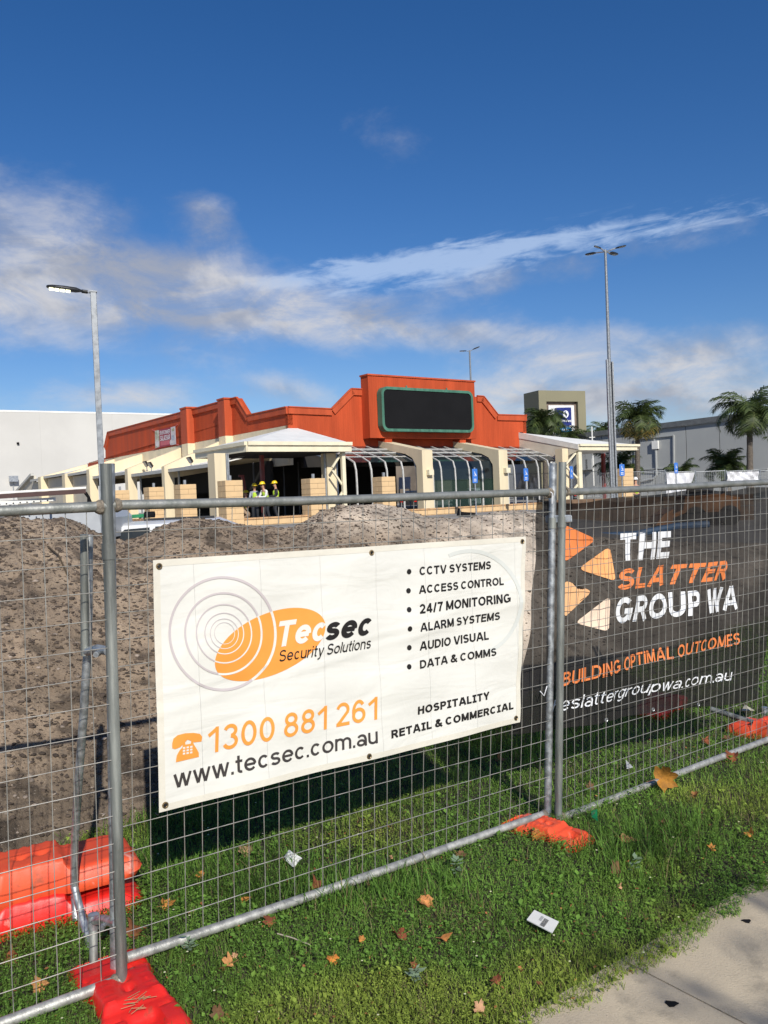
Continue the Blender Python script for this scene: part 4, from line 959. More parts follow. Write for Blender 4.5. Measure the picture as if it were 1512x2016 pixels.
# ------------------------------------------------------------------ lamp posts
def luminaire(root, p, d, L, lit):
    """p arm end, d outward unit vector"""
    s_ = d.cross(Vector((0, 0, 1))).normalized(); u_ = s_.cross(d)
    prof = [(0, .28, .30), (.08, .42, .5), (.22, .9, 1), (.55, 1, 1), (.85, .95, .8), (.97, .7, .5), (1, .35, .25)]
    W, H = L*.155, L*.075; vs = []; nn = 12
    for t_, w_, h_ in prof:
        for k in range(nn):
            an = 2*math.pi*k/nn; x = math.cos(an); y = math.sin(an)
            vs.append(p+d*(t_*L)+s_*(W*w_*math.copysign(abs(x)**.6, x))+u_*(H*h_*(y if y > 0 else .55*math.copysign(abs(y)**.4, y))))
    fs = [(i*nn+k, i*nn+(k+1) % nn, (i+1)*nn+(k+1) % nn, (i+1)*nn+k) for i in range(len(prof)-1) for k in range(nn)]+[tuple(range(nn)), tuple((len(prof)-1)*nn+k for k in range(nn))]
    mb = MB(); mb.add(vs, fs); hd = mb.build('lamp_head', tan_dark, root, smooth=True)
    for k in range(4):
        c_ = p+d*(L*(.43+.145*k))-u_*(H*.60)
        mb = MB(); mb.hexa([c_-d*L*.055-s_*W*.68-u_*.012, c_+d*L*.055-s_*W*.68-u_*.012, c_+d*L*.055+s_*W*.68-u_*.012, c_-d*L*.055+s_*W*.68-u_*.012, c_-d*L*.06-s_*W*.75, c_+d*L*.06-s_*W*.75, c_+d*L*.06+s_*W*.75, c_-d*L*.06+s_*W*.75])
        mb.build('led_module', led if lit else lens_off, hd)
    return hd
def lamp_left():
    Yd = 13.0; top = P(183.5, 576, Yd); bz = float(site_z(np.array(top.x), np.array(Yd)))
    o = empty('street_lamp', (top.x, Yd, bz), 'square galvanised lamp post with a single lit lamp head behind the left fence post', 'street lamp')
    mb = MB(); ax = Vector((.94, .34, 0)); ay = Vector((-.34, .94, 0)); mb.box(top, ax*.045, ay*.045, top.z, bz-.3); mb.build('pole', galv_pole, o, bevel=.006)
    mb = MB(); mb.box(top, ax*.055, ay*.055, top.z+.02, top.z+.001); mb.build('cap', galv_pole, o)
    hd0 = P(166, 574, Yd-.05); hd1 = P(91, 564, Yd-.25); d = (hd1-hd0); L = d.length; d.normalize()
    mb = MB(); mb.tube([P(181, 577, Yd), hd0+d*.03], .013, 8); mb.build('arm', steel, o)
    luminaire(o, hd0, d, L, True)
    mb = MB(); mb.tube([hd0-d*.05, hd0+d*.04], .028, 10); mb.build('spigot', tan_dark, o)
lamp_left()
def lamp_right():
    Yd = 36.0; top = P(1189.5, 492, Yd); bz = .3
    o = empty('street_lamp', (top.x, Yd, bz), 'very tall tapered galvanised mast with four lamp heads right of the restaurant', 'street lamp')
    bx = P(1207, 870, Yd).x; bot = Vector(((top.x+bx)/2, Yd, bz))
    c = Vector(((top.x+P(1207, 870, Yd).x)/2, Yd, 0))
    mb = MB(); mb.tube([Vector((c.x, Yd, bz)), Vector((c.x, Yd, top.z*.5)), Vector((c.x, Yd, top.z))], [.105, .085, .055], 12); mb.build('pole', galv_pole, o, smooth=True)
    zc = P(1202, 708, Yd).z
    for s_ in (-1, 1):
        mb = MB(); mb.box(c+Vector((s_*.115, -.05, 0)), Vector((.03, 0, 0)), Vector((0, .09, 0)), zc-(0.1 if s_ > 0 else 0), bz); mb.build('channel_stiffener', galv_pole, o)
    tp = Vector((c.x, Yd, top.z))
    for (x0, y0, x1, y1, dY) in ((1182, 487.5, 1167.5, 483, 1.1), (1207.5, 487.5, 1230.5, 482.5, .5), (1172.5, 495.5, 1151, 500.5, -.5), (1197.5, 495.5, 1212, 500, -1.1)):
        h0 = G(x0, y0+2, top.z+.03); h1 = G(x1, y1+1, top.z+.12); sh_ = c.x-top.x; h0.x += sh_; h1.x += sh_
        d = h1-h0; L = d.length; d.normalize(); mb = MB(); mb.tube([tp-Vector((0, 0, .08)), h0+d*.05], .03, 6); mb.build('arm', steel, o)
        luminaire(o, h0, d, L, False)
lamp_right()
def lamp_far():
    Yd = 90.0; top = P(920, 690, Yd)
    o = empty('street_lamp', (top.x, Yd, 1), 'distant thin mast with two lamp heads rising behind the orange sign panel', 'street lamp')
    mb = MB(); mb.tube([Vector((top.x+.25, Yd, 1)), Vector((top.x+.25, Yd, top.z))], [.16, .09], 8); mb.build('pole', galv_pole, o)
    tp = Vector((top.x+.25, Yd, top.z-.1))
    for dx, dz in ((-1.0, -.02), (1.0, .35)):
        mb = MB(); e = tp+Vector((dx*.3, 0, dz*.3+.05)); mb.tube([tp, e], .04, 6); mb.build('arm', steel, o)
        d = Vector((dx, -.3, dz)).normalized(); luminaire(o, e, d, .85, False)
lamp_far()

# ------------------------------------------------------------------ grey wall on the right, tower sign, far bits
def grey():
    a = P(1150, 862, 77); e = P(1512, 818.5, 65); d = (e-a); zt = (a.z+e.z)/2
    a.z = 0; e.z = 0
    # keep the wall top level: choose the far end so that the same height lands on its picture point
    d = e-a; L = d.length; d.normalize(); nrm = Vector((d.y, -d.x, 0))
    if nrm.y > 0: nrm = -nrm
    o = empty('long_grey_wall', (a.x, a.y, .3), 'long grey panelled building wall behind the palms at right', 'building')
    js = [-9, 0]+[ (PL(x, 880, a, d)-a).dot(d) for x in (1185, 1240, 1288, 1351, 1417, 1480)]+[L+6, L+13, L+20]
    z_at = lambda s_: zt+ (P(1150, 862, 77).z-zt)*(1-s_/L)+(P(1512, 818.5, 65).z-zt)*(s_/L)
    z_at = lambda s_: P(1150, 862, 77).z*(1-s_/L)+P(1512, 818.5, 65).z*(s_/L)
    for s0, s1 in zip(js[:-1], js[1:]):
        p0 = a+d*(s0+.03); p1 = a+d*(s1-.03)
        mb = MB(); mb.prism([p0+Vector((0, 0, .2)), p1+Vector((0, 0, .2)), p1+Vector((0, 0, z_at(s1))), p0+Vector((0, 0, z_at(s0)))], -nrm*.3); mb.build('wall_panel', grey_wall, o)
    p0 = a+d*js[0]; p1 = a+d*js[-1]
    mb = MB(); mb.prism([p0-nrm*.06+Vector((0, 0, .2)), p1-nrm*.06+Vector((0, 0, .2)), p1-nrm*.06+Vector((0, 0, z_at(js[-1])-.1)), p0-nrm*.06+Vector((0, 0, z_at(js[0])-.1))], -nrm*.15); mb.build('joint_backing', mat('joint_grey', (.10, .105, .10), .9), o)
    mb = MB(); mb.prism([p0+Vector((0, 0, z_at(js[0])+.003)), p1+Vector((0, 0, z_at(js[-1])+.003)), p1+Vector((0, 0, z_at(js[-1])+.45)), p0+Vector((0, 0, z_at(js[0])+.45))], nrm*.25); mb.build('parapet_cap', mat('dark_flashing', (.12, .125, .125), .5), o)
    q = lambda x, y: PL(x, y, a, d)
    def strip(x0, y0, x1, y1, w_=.16, m_=grey_trim, name='frame_trim', off=.05):
        mb = MB(); mb.bar(q(x0, y0)+nrm*off, q(x1, y1)+nrm*off, .1, w_, nrm); mb.build(name, m_, o)
    strip(1250, 865, 1327, 857, .2); strip(1327, 857, 1327.5, 920, .2); strip(1251, 866, 1252, 925, .2); strip(1253, 925, 1325, 921, .2); strip(1289, 861, 1290, 924, .1)
    mb = MB(); c_ = q(1292, 876)+nrm*.15; mb.box(c_, d*.28, nrm*.12, c_.z+.35, c_.z-.35); mb.build('junction_box', white_m, o)
    mb = MB(); mb.tube([q(1292.5, 880)+nrm*.12, q(1294, 935)+nrm*.12, q(1288, 942)+nrm*.12, q(1260, 948)+nrm*.12], .09, 6); mb.build('conduit', grey_trim, o)
    mb = MB(); c_ = q(1153, 915)+nrm*.2; mb.box(c_, d*.45, nrm*.2, c_.z+.5, c_.z-.5); c_ = q(1163, 914)+nrm*.2; mb.box(c_, d*.35, nrm*.2, c_.z+.5, c_.z-.5); mb.build('meter_box', grey_trim, o)
    strip(1480, 926, 1512, 923, .12); strip(1185, 932, 1300, 930, .08)
    # body behind
    mb = MB(); mb.prism([a+d*js[0]-nrm*.6, a+d*js[-1]-nrm*.6, a+d*js[-1]-nrm*14, a+d*js[0]-nrm*14], (0, 0, z_at(js[0])-.2)); mb.build('building_body', grey_wall, o)
    return a, d, nrm
ga, gd_, gn = grey()

def tower():
    a = P(1060, 767, 78); c = P(1152, 771, 80); d = c-a; zt = (a.z+c.z)/2; d.z = 0; L = d.length; d.normalize(); n_ = Vector((d.y, -d.x, 0))
    o = empty('sign_tower', (a.x, a.y, .3), 'tall khaki sign tower with white recess and navy square sign', 'sign tower')
    a.z = 0; q = lambda x, y, of=0: PL(x, y, a+n_*of, d)
    zi = q(1110, 790.5).z; xi0 = (q(1076, 800)-a).dot(d); xi1 = (q(1138, 800)-a).dot(d)
    D_ = 2.6
    mb = MB(); mb.prism([a, a+d*xi0, a+d*xi0+Vector((0, 0, zt)), a+Vector((0, 0, zt))], -n_*D_); mb.build('tower_leg', khaki, o)
    mb = MB(); mb.prism([a+d*xi1, a+d*L, a+d*L+Vector((0, 0, zt)), a+d*xi1+Vector((0, 0, zt))], -n_*D_); mb.build('tower_leg', khaki, o)
    mb = MB(); mb.prism([a+d*(xi0+.003)+Vector((0, 0, zi)), a+d*(xi1-.003)+Vector((0, 0, zi)), a+d*(xi1-.003)+Vector((0, 0, zt-.003)), a+d*(xi0+.003)+Vector((0, 0, zt-.003))], -n_*D_); mb.build('tower_head', khaki, o)
    tb = mat('recess_trim', (.20, .15, .12), .7)
    ins = .34
    mb = MB(); mb.prism([a+d*(xi0+.003)-n_*.35, a+d*(xi1-.003)-n_*.35, a+d*(xi1-.003)-n_*.35+Vector((0, 0, zi-.003)), a+d*(xi0+.003)-n_*.35+Vector((0, 0, zi-.003))], -n_*1.8); mb.build('recess_back', tb, o)
    mb = MB(); mb.prism([a+d*(xi0+ins)-n_*.33, a+d*(xi1-ins)-n_*.33, a+d*(xi1-ins)-n_*.33+Vector((0, 0, zi-ins)), a+d*(xi0+ins)-n_*.33+Vector((0, 0, zi-ins))], n_*.15); mb.build('white_face', tower_white, o)
    cv = lambda x, y: (1060+x/10.8, 780+y/10.8)
    pts = [cv(390, 245), cv(695, 237), cv(708, 615), cv(400, 628)]
    mb = MB(); mb.prism([q(*p, .25) for p in pts], -n_*.35); mb.build('navy_sign', navy, o)
    pts = [cv(405, 672), cv(700, 668), cv(708, 748), cv(415, 770)]
    mb = MB(); mb.prism([q(*p, .25) for p in pts], -n_*.3); mb.build('cyan_sign', cyan, o)
    # emblem: a white ring shape with a dark curl
    mb = MB(); mb.prism([q(*cv(580+60*math.cos(i*math.pi/10), 383+80*math.sin(i*math.pi/10)), .262) for i in range(20)], n_*.02); emb = mb.build('emblem', white_print, o)
    cur = [(560, 322), (585, 322), (578, 350), (600, 372), (608, 400), (600, 425), (588, 446), (578, 420), (575, 398), (556, 378), (550, 352)]
    mb = MB(); mb.prism([q(*cv(*p), .29) for p in cur], n_*.02); mb.build('emblem_curl', navy, emb)
    place_text('Stockland', cv(475, 545), cv(694, 552), cv(475, 490), lambda x, y: q(x, y, .262), n_*.02, white_print, o, bold=.2)
    place_text('Baldivis', cv(508, 735), cv(655, 728), cv(508, 690), lambda x, y: q(x, y, .262), n_*.02, white_print, o, bold=.18, label='small illegible white lettering on the cyan plate')
tower()
# white low building and aerial behind the grey wall
def bits():
    a = P(1150, 848, 110); c = P(1182, 848, 112); mb = MB(); d = c-a; mb.prism([Vector((a.x-12, a.y, 0)), Vector((c.x, c.y, 0)), Vector((c.x, c.y, c.z)), Vector((a.x-12, a.y, c.z))], (0, 6, 0)); o = mb.build('low_white_building', tower_white); tag(o, 'low white flat roofed building peeking over the grey wall beside the tower', 'building')
    a = P(1335, 832, 105); c = P(1372, 832, 105); mb = MB(); mb.prism([Vector((a.x, a.y, 0)), Vector((c.x, c.y, 0)), Vector((c.x, c.y, c.z)), Vector((a.x, a.y, c.z))], (0, 6, 0)); 
    o = mb.build('roof_plant_room', grey_trim); tag(o, 'small grey rooftop plant room showing above the long grey wall', 'building')
    a = P(1165, 840, 70); o = empty('roof_aerial', (a.x, a.y, 2), 'thin white aerial mast standing behind the entry canopy roof', 'aerial'); mb = MB(); mb.tube([(a.x, a.y, 2), (a.x, a.y, a.z)], .06, 6); mb.build('mast', white_m, o); mb = MB(); mb.bar((a.x-.25, a.y, a.z-.9), (a.x+.25, a.y, a.z-.9), .06); mb.build('cross_arm', white_m, o)
    # pale carpark building beyond the arches
    a = P(775, 918, 95); c = P(1110, 905, 120); mb = MB(); mb.prism([Vector((a.x, a.y, .3)), Vector((c.x, c.y, .3)), Vector((c.x, c.y, 5.6)), Vector((a.x, a.y, 5.6))], (0, 8, 0)); o = mb.build('shopfront_building', mat('brown_shopfront', (.16, .13, .10), .8, .3, .4)); tag(o, 'beige building beyond the car park seen through the open arched bays', 'building')
bits()

# ------------------------------------------------------------------ palms
def frond_mesh(L, droop, seed, dead=0.0, nleaf=46):
    rg = np.random.default_rng(seed); V_, F_, Cc = [], [], []
    n = 14; pts = []
    p = np.zeros(3); ang_ = 0.95
    for i in range(n+1):
        pts.append(p.copy()); ang_ -= droop*(.5+1.2*i/n)/n; p = p+np.array([math.cos(ang_), 0, math.sin(ang_)])*L/n
    pts = np.array(pts)
    def at(t):
        k = min(int(t*n), n-1); f = t*n-k; return pts[k]*(1-f)+pts[k+1]*f, (pts[k+1]-pts[k])/np.linalg.norm(pts[k+1]-pts[k])
    for i in range(n):     # rachis
        w0 = .045*L/2.5*(1-i/n)+.006; a, c = pts[i], pts[i+1]; k = len(V_)
        V_ += [a+[0, w0, 0], a-[0, w0, 0], c-[0, w0*.9, 0], c+[0, w0*.9, 0], a-[0, 0, w0], c-[0, 0, w0]]
        F_ += [(k, k+1, k+2, k+3), (k, k+4, k+5, k+3), (k+1, k+4, k+5, k+2)]; Cc += [(1.4, 1.2, 1.0)]*6
    for s_ in (-1, 1):
        for i in range(nleaf):
            t = .1+.9*(i+rg.random()*.6)/nleaf; c, d = at(min(t, .999)); ll = L*.36*math.sin(math.pi*min(1, .12+t*.86))**.7*rg.uniform(.8, 1.1)+.1
            dr = rg.uniform(.3, 1.1); out = np.array([d[0]*.6, s_*1.0, d[2]*.6+rg.uniform(-.25, .25)]); out /= np.linalg.norm(out)
            m1_ = c+out*ll*.5+np.array([0, 0, -dr*ll*.10]); e = m1_+out*ll*.38+np.array([.05*ll, 0, -dr*ll*.40]); w_ = .016*L/2.5+.007
            k = len(V_); wv = d*w_
            V_ += [c-wv, c+wv, m1_+wv*1.2, m1_-wv*1.2, e]; F_ += [(k, k+1, k+2, k+3), (k+3, k+2, k+4, k+4)]
            g_ = rg.uniform(.65, 1.5); cc = np.array([g_*1.0, g_*1.05, g_*.8]) if rg.random() > dead else np.array([3.6*g_, 1.9*g_, 1.2*g_])
            Cc += [tuple(cc)]*5
    return np.array(V_), [f if f[3] != f[2] else f[:3] for f in F_], np.array(Cc)
def palm(name, x, ycrown, Yd, R, ytrunk, label, nfr=26, trunk_r=.16, wind=.0, low=False, seed=1, dead=.0, zbase=None):
    cw = P(x, ycrown, Yd); zb3 = zbase if zbase is not None else .35; tx = P(x, ytrunk, Yd).x
    o = empty(name, (tx, Yd, zb3), label, 'palm tree', 'palm trees along the grey wall')
    crown_base = Vector((cw.x, Yd, cw.z))
    mb = MB(); n = 12; pts = []; rs = []
    for i in range(n+1):
        t = i/n; pts.append(Vector((tx+(cw.x-tx)*t**1.5, Yd, zb3-.2+(cw.z-zb3+.2)*t))); rs.append(trunk_r*(1.25-.45*t+(.12 if i % 2 else 0)+(.6*max(0, t-.86)/.14)))
    if not low: mb.tube(pts, rs, 9); mb.build('trunk', trunk_m, o, smooth=True)
    else: mb.tube([Vector((cw.x, Yd, zb3-.2)), crown_base], [trunk_r*1.4, trunk_r], 9); mb.build('trunk', trunk_m, o)
    protos = []
    for k in range(4):
        Vv, Ff, Cc = frond_mesh(R, (1.6, 2.2, 2.8, 3.4)[k]*(.75 if low else 1), seed*10+k, dead if k == 3 else 0)
        me = bpy.data.meshes.new('frond'); me.from_pydata(Vv.tolist(), [], Ff); me.materials.append(frond_m)
        ca_ = me.color_attributes.new('tint', 'FLOAT_COLOR', 'POINT'); ca_.data.foreach_set('color', np.concatenate([Cc, np.ones((len(Cc), 1))], 1).ravel().astype(np.float32)); protos.append(me)
    rr = random.Random(seed)
    for i in range(nfr):
        q = i/nfr; me = protos[min(3, int(q*4))]; ob = bpy.data.objects.new('frond', me); C.objects.link(ob); ob.parent = o
        az_ = i*2.39996+rr.uniform(-.3, .3); tilt = (.55-1.15*q)+rr.uniform(-.15, .15)
        # wind pushes crowns towards +x
        az_ = az_-wind*math.sin(az_)
        ob.location = crown_base-Vector((tx, Yd, zb3)); ob.rotation_euler = (rr.uniform(-.25, .25), -tilt, az_); s_ = rr.uniform(.82, 1.1); ob.scale = (s_, s_, s_)
    return o
palm('palm_tree', 1255, 832, 60, 2.5, 950, 'queen palm with a slim trunk right of the tall mast, lower fronds browned', 30, .17, .35, seed=3, dead=.65)
palm('palm_tree', 1476, 822, 58, 3.1, 950, 'large palm with a thick trunk at the right edge', 26, .20, .25, seed=5)
palm('palm_tree', 1072, 838, 70, 2.6, 900, 'dark palm crown in front of the left leg of the sign tower', 34, .2, .0, seed=7)
palm('palm_tree', 1217, 925, 64, 2.3, 935, 'low bushy palm behind the blue parking sign at right', 24, .3, 0, True, 9)
palm('palm_tree', 1428, 925, 61, 2.2, 935, 'low bushy palm left of the thick trunked palm', 26, .3, 0, True, 11)
palm('palm_tree', 1342, 935, 61, 1.5, 940, 'very low palm clump behind the white sheet on the site fence', 16, .2, 0, True, 13)
palm('palm_tree', 1118, 868, 77, 2.3, 900, 'palm tuft poking up under the cyan plate of the tower', 18, .2, 0, seed=15, dead=.4)
palm('palm_tree', 1146, 868, 80, 2.0, 900, 'small palm tuft at the foot of the right tower leg', 16, .2, 0, seed=17, dead=.2)
palm('palm_tree', 1188, 855, 90, 2.6, 900, 'dark green palm clump just left of the tall mast above the grey wall', 18, .2, 0, seed=19)

# ------------------------------------------------------------------ site fence with white sheets, signs, cars
def site_fence(x0, x1, y0, y1, Yd0, Yd1, label, sheet=None, sheet_lab=None):
    a = P(x0, y0, Yd0); c = P(x1, y1, Yd1); d = c-a; d.z = 0; L = d.length; d.normalize(); zt = a.z; zb = zt-1.9
    o = empty('wire_fence', (a.x, a.y, zb), label, 'fence panel', 'wire fence panels across the far car park')
    for p in (a, c): mb = MB(); mb.tube([(p.x, p.y, zb-.1), (p.x, p.y, zt+.08)], .03, 6); mb.build('post', galv, o)
    for z in (zt, zb+.1): mb = MB(); mb.tube([(a.x, a.y, z), (c.x, c.y, z)], .025, 6); mb.build('rail', galv, o)
    mb = MB(); n = int(L/.15)
    for i in range(n+1):
        p = a+d*(L*i/n); mb.add([(p.x-.004, p.y, zb+.1), (p.x+.004, p.y, zb+.1), (p.x+.004, p.y, zt), (p.x-.004, p.y, zt)], [(0, 1, 2, 3)])
    for i in range(18):
        z = zb+.1+(zt-zb-.1)*i/18; mb.add([(a.x, a.y, z-.004), (c.x, c.y, z-.004), (c.x, c.y, z+.004), (a.x, a.y, z+.004)], [(0, 1, 2, 3)])
    m_ = mb.build('wire_mesh', galv, o); m_['kind'] = 'stuff'
    if sheet:
        pts = [P(x, y, Yd0+(Yd1-Yd0)*((x-x0)/(x1-x0))-.12) for x, y in sheet]
        nu, nv = 14, 8; vs = []
        for j in range(nv+1):
            for i in range(nu+1):
                u_, v_ = i/nu, j/nv; p = (pts[0]*(1-u_)+pts[1]*u_)*(1-v_)+(pts[3]*(1-u_)+pts[2]*u_)*v_
                vs.append(p+Vector((0, -1, 0))*(.10*math.sin(u_*9+v_*4)+.06*math.sin(u_*23-v_*9)))
        mb = MB(); mb.add(vs, [(j*(nu+1)+i, j*(nu+1)+i+1, (j+1)*(nu+1)+i+1, (j+1)*(nu+1)+i) for j in range(nv) for i in range(nu)])
        s_ = mb.build('plastic_sheet', sheet_w, None, smooth=True); tag(s_, sheet_lab, 'plastic sheet', 'white sheets tied to the site fence')
site_fence(1311, 1368, 930, 929, 56, 56, 'site fence panel carrying a crumpled white sheet behind a blue sign', [(1312, 931), (1368, 930), (1355, 974), (1312, 976)], 'crumpled white sheet hanging behind the second blue sign from the right')
site_fence(1370, 1427, 929, 928, 56, 56, 'bare site fence panel between two white sheets')
site_fence(1430, 1494, 928, 927, 56, 56, 'site fence panel near the right edge with a wide white sheet', [(1431, 929), (1494, 928), (1494, 948), (1431, 951)], 'wide short white sheet on the fence near the right edge')
site_fence(1183, 1309, 932, 930, 58, 57, 'bare site fence panel behind the worker in the white hard hat')
site_fence(1060, 1180, 933, 932, 60, 59, 'site fence panel seen past the cream post of the entry canopy', [(1122, 934), (1152, 934), (1148, 966), (1122, 968)], 'white sheet showing between the cream canopy posts')
site_fence(1000, 1058, 934, 933, 62, 61, 'site fence panel seen through the rightmost arched bay', [(1028, 934), (1060, 934), (1058, 966), (1014, 966)], 'white sheet slanting across the rightmost arched bay')
site_fence(1497, 1560, 927, 926, 56, 56, 'site fence panel cut by the right edge of the view')
o = empty('display_board', P(795, 965, 70), 'flat white board seen through the open arched bay', 'board')
mb = MB(); pA = P(785, 940, 70); pB = P(808, 938.5, 70); mb.prism([P(785, 963, 70), P(808, 962, 70), pB, pA], (0, .1, 0)); mb.build('board', white_print, o)
for x in (786, 807): mb = MB(); q_ = P(x, 960, 70); mb.box(q_+Vector((0, .2, 0)), Vector((.05, 0, 0)), Vector((0, .05, 0)), q_.z, .4); mb.build('leg', steel, o)

def parking_sign(x, ytop, ybot, wpx, Yd, label, zb=.4, wheelchair=True):
    c = P(x, (ytop+ybot)/2, Yd); h = (ybot-ytop)*Yd/F/2; w_ = wpx*Yd/F/2
    o = empty('parking_sign', (c.x, Yd, zb), label, 'sign', 'blue accessible parking signs')
    mb = MB(); mb.tube([(c.x, Yd+.05, zb-.2), (c.x, Yd+.05, c.z+h+.06)], .032, 8); mb.build('pole', galv, o)
    ax = Vector((1, 0, 0)); pts = rrect(-w_, w_, -h, h, w_*.3, 3)
    mb = MB(); mb.prism([c+Vector((p[0], -.01, p[1])) for p in pts], (0, .02, 0)); mb.build('sign_plate', sign_blue, o)
    # wheelchair emblem
    y_ = -.016; s_ = w_; cz = c+Vector((0, y_, h*.28))
    def quad(pts): 
        m_ = MB(); m_.prism([cz+Vector((a_*s_, 0, b_*s_)) for a_, b_ in pts], (0, -.004, 0)); return m_
    m_ = MB(); r0_, r1_ = .50, .36; seg = 14; arc = [(-2.6+4.0*i/seg) for i in range(seg+1)]
    oc = [(r0_*math.cos(t)-.02, r0_*math.sin(t)-.38) for t in arc]; ic = [(r1_*math.cos(t)-.02, r1_*math.sin(t)-.38) for t in arc]
    vs = [cz+Vector((a_*s_, 0, b_*s_)) for a_, b_ in oc+ic]; m_.add(vs, [(i, i+1, seg+2+i, seg+1+i) for i in range(seg)])
    m_.prism([cz+Vector((a_*s_, 0, b_*s_)) for a_, b_ in [(-.16, .62), (0, .62), (.02, -.02), (-.12, -.02)]], (0, -.003, 0))
    m_.prism([cz+Vector((a_*s_, 0, b_*s_)) for a_, b_ in [(-.1, -.15), (.30, -.15), (.52, -.7), (.68, -.62), (.72, -.75), (.45, -.88), (.22, -.32), (-.1, -.32)]], (0, -.003, 0))
    m_.prism([cz+Vector(((-.06+.15*math.cos(i*.7))*s_, 0, (.80+.15*math.sin(i*.7))*s_)) for i in range(9)], (0, -.003, 0))
    m_.prism([cz+Vector((a_*s_, 0, b_*s_)) for a_, b_ in [(0, .32), (.3, .28), (.3, .18), (0, .2)]], (0, -.003, 0))
    m_.build('wheelchair_emblem', white_print, o)
    for k in range(2):
        m_ = MB(); zc_ = -h*(.46+.24*k); m_.prism([c+Vector((a_*s_, y_, zc_+b_*s_)) for a_, b_ in [(-.5, -.12), (.5, -.12), (.5, .12), (-.5, .12)]], (0, -.003, 0)); m_.build('small_print', white_print, o)
parking_sign(935, 923, 951, 10, 36, 'blue wheelchair parking sign in front of the glazed bay between two cream fins')
parking_sign(1035.5, 922, 947, 9, 38, 'blue wheelchair parking sign in front of the rightmost arched bay')
parking_sign(1125, 918, 942, 6, 44, 'narrow blue sign between the cream canopy column and post')
parking_sign(1224.5, 914, 937, 10, 40, 'blue wheelchair parking sign in front of a limestone pillar')
parking_sign(1331, 911, 932, 7, 48, 'blue wheelchair parking sign in front of a crumpled white sheet')

def car(loc, heading, body_m, label, kind='wagon', sc=1.0):
    """simple shaped car: body shell, cabin glass, wheels, lights"""
    o = empty('parked_car', loc, label, 'car')
    ca_, sa_ = math.cos(heading), math.sin(heading); ex = Vector((ca_, sa_, 0)); ey = Vector((-sa_, ca_, 0))
    T = lambda x, y, z: Vector(loc)+ex*(x*sc)+ey*(y*sc)+Vector((0, 0, z*sc))
    prof = [(-2.25, .35), (-2.3, .6), (-2.2, .95), (-1.95, 1.02), (-1.7, 1.55), (-1.3, 1.72), (.45, 1.70), (1.15, 1.12), (2.1, .98), (2.28, .7), (2.25, .35)]
    def shell(sections, m_, nm):
        n = len(prof); vs = []
        for y, k in sections:
            for (x, z) in prof:
                zz = z if z < 1.1 else 1.1+(z-1.1)*k; vs.append(T(x*(1-.02*(abs(y) > .8)), y*(1 if z < 1.1 else .86), zz))
        fs = []
        for s_ in range(len(sections)-1):
            for i in range(n): fs.append((s_*n+i, s_*n+(i+1) % n, (s_+1)*n+(i+1) % n, (s_+1)*n+i))
        fs += [tuple(range(n)), tuple((len(sections)-1)*n+i for i in range(n))]
        mb = MB(); mb.add(vs, fs); mb.build(nm, m_, o, smooth=True)
    shell([(-.9, .93), (-.7, 1), (0, 1.03), (.7, 1), (.9, .93)], body_m, 'body')
    for sy in (-1, 1):
        for xs in ([(-1.72, 1.15), (-1.5, 1.56), (-.98, 1.62), (-.98, 1.12)], [(-.88, 1.12), (-.88, 1.62), (-.12, 1.62), (-.12, 1.12)], [(-.02, 1.12), (-.02, 1.61), (.42, 1.59), (.98, 1.12)]):
            mb = MB(); mb.prism([T(x, sy*.795, z) for x, z in xs], ey*(sy*-.03+sy*.05)); mb.build('side_window', glass_d, o)
    mb = MB(); mb.prism([T(.56, -.66, 1.62), T(.56, .66, 1.62), T(1.10, .70, 1.17), T(1.10, -.70, 1.17)], ex*.03+Vector((0, 0, .03))); mb.build('windscreen', glass_d, o)
    mb = MB(); mb.prism([T(-1.78, -.66, 1.50), T(-1.78, .66, 1.50), T(-1.98, .70, 1.08), T(-1.98, -.70, 1.08)], ex*-.03+Vector((0, 0, .01))); mb.build('rear_window', glass_d, o)
    for x in (-1.42, 1.42):
        for y in (-.86, .86):
            c_ = T(x, y, .33); mb = MB(); mb.tube([c_-ey*.11*sc, c_+ey*.11*sc], .33*sc, 14); wv = mb.build('tyre', tyre_m, o)
            mb = MB(); mb.tube([c_-ey*.118*sc, c_+ey*.118*sc], .19*sc, 10); mb.build('rim', steel, wv)
    for y in (-.65, .65):
        mb = MB(); mb.prism([T(2.20, y-.18, .72), T(2.20, y+.18, .72), T(2.14, y+.18, .88), T(2.14, y-.18, .88)], ex*.08); mb.build('headlight', lens_off, o)
        mb = MB(); mb.prism([T(-2.30, y-.12, .72), T(-2.30, y+.12, .72), T(-2.26, y+.12, .98), T(-2.26, y-.12, .98)], ex*-.04); mb.build('tail_light', plas_rd, o)
    return o, T
pz_ = P(1092, 966, 75); car((pz_.x, 75, .45), 1.9, car_dark, 'dark car seen through the rightmost arched bay')
pz_ = P(925, 966, 72); car((pz_.x, 72, .5), 2.2, car_white, 'white car seen through the tinted glass bay')
pz_ = P(820, 966, 76); car((pz_.x, 76, .5), 1.2, car_dark, 'dark car glimpsed through the open arched bay')
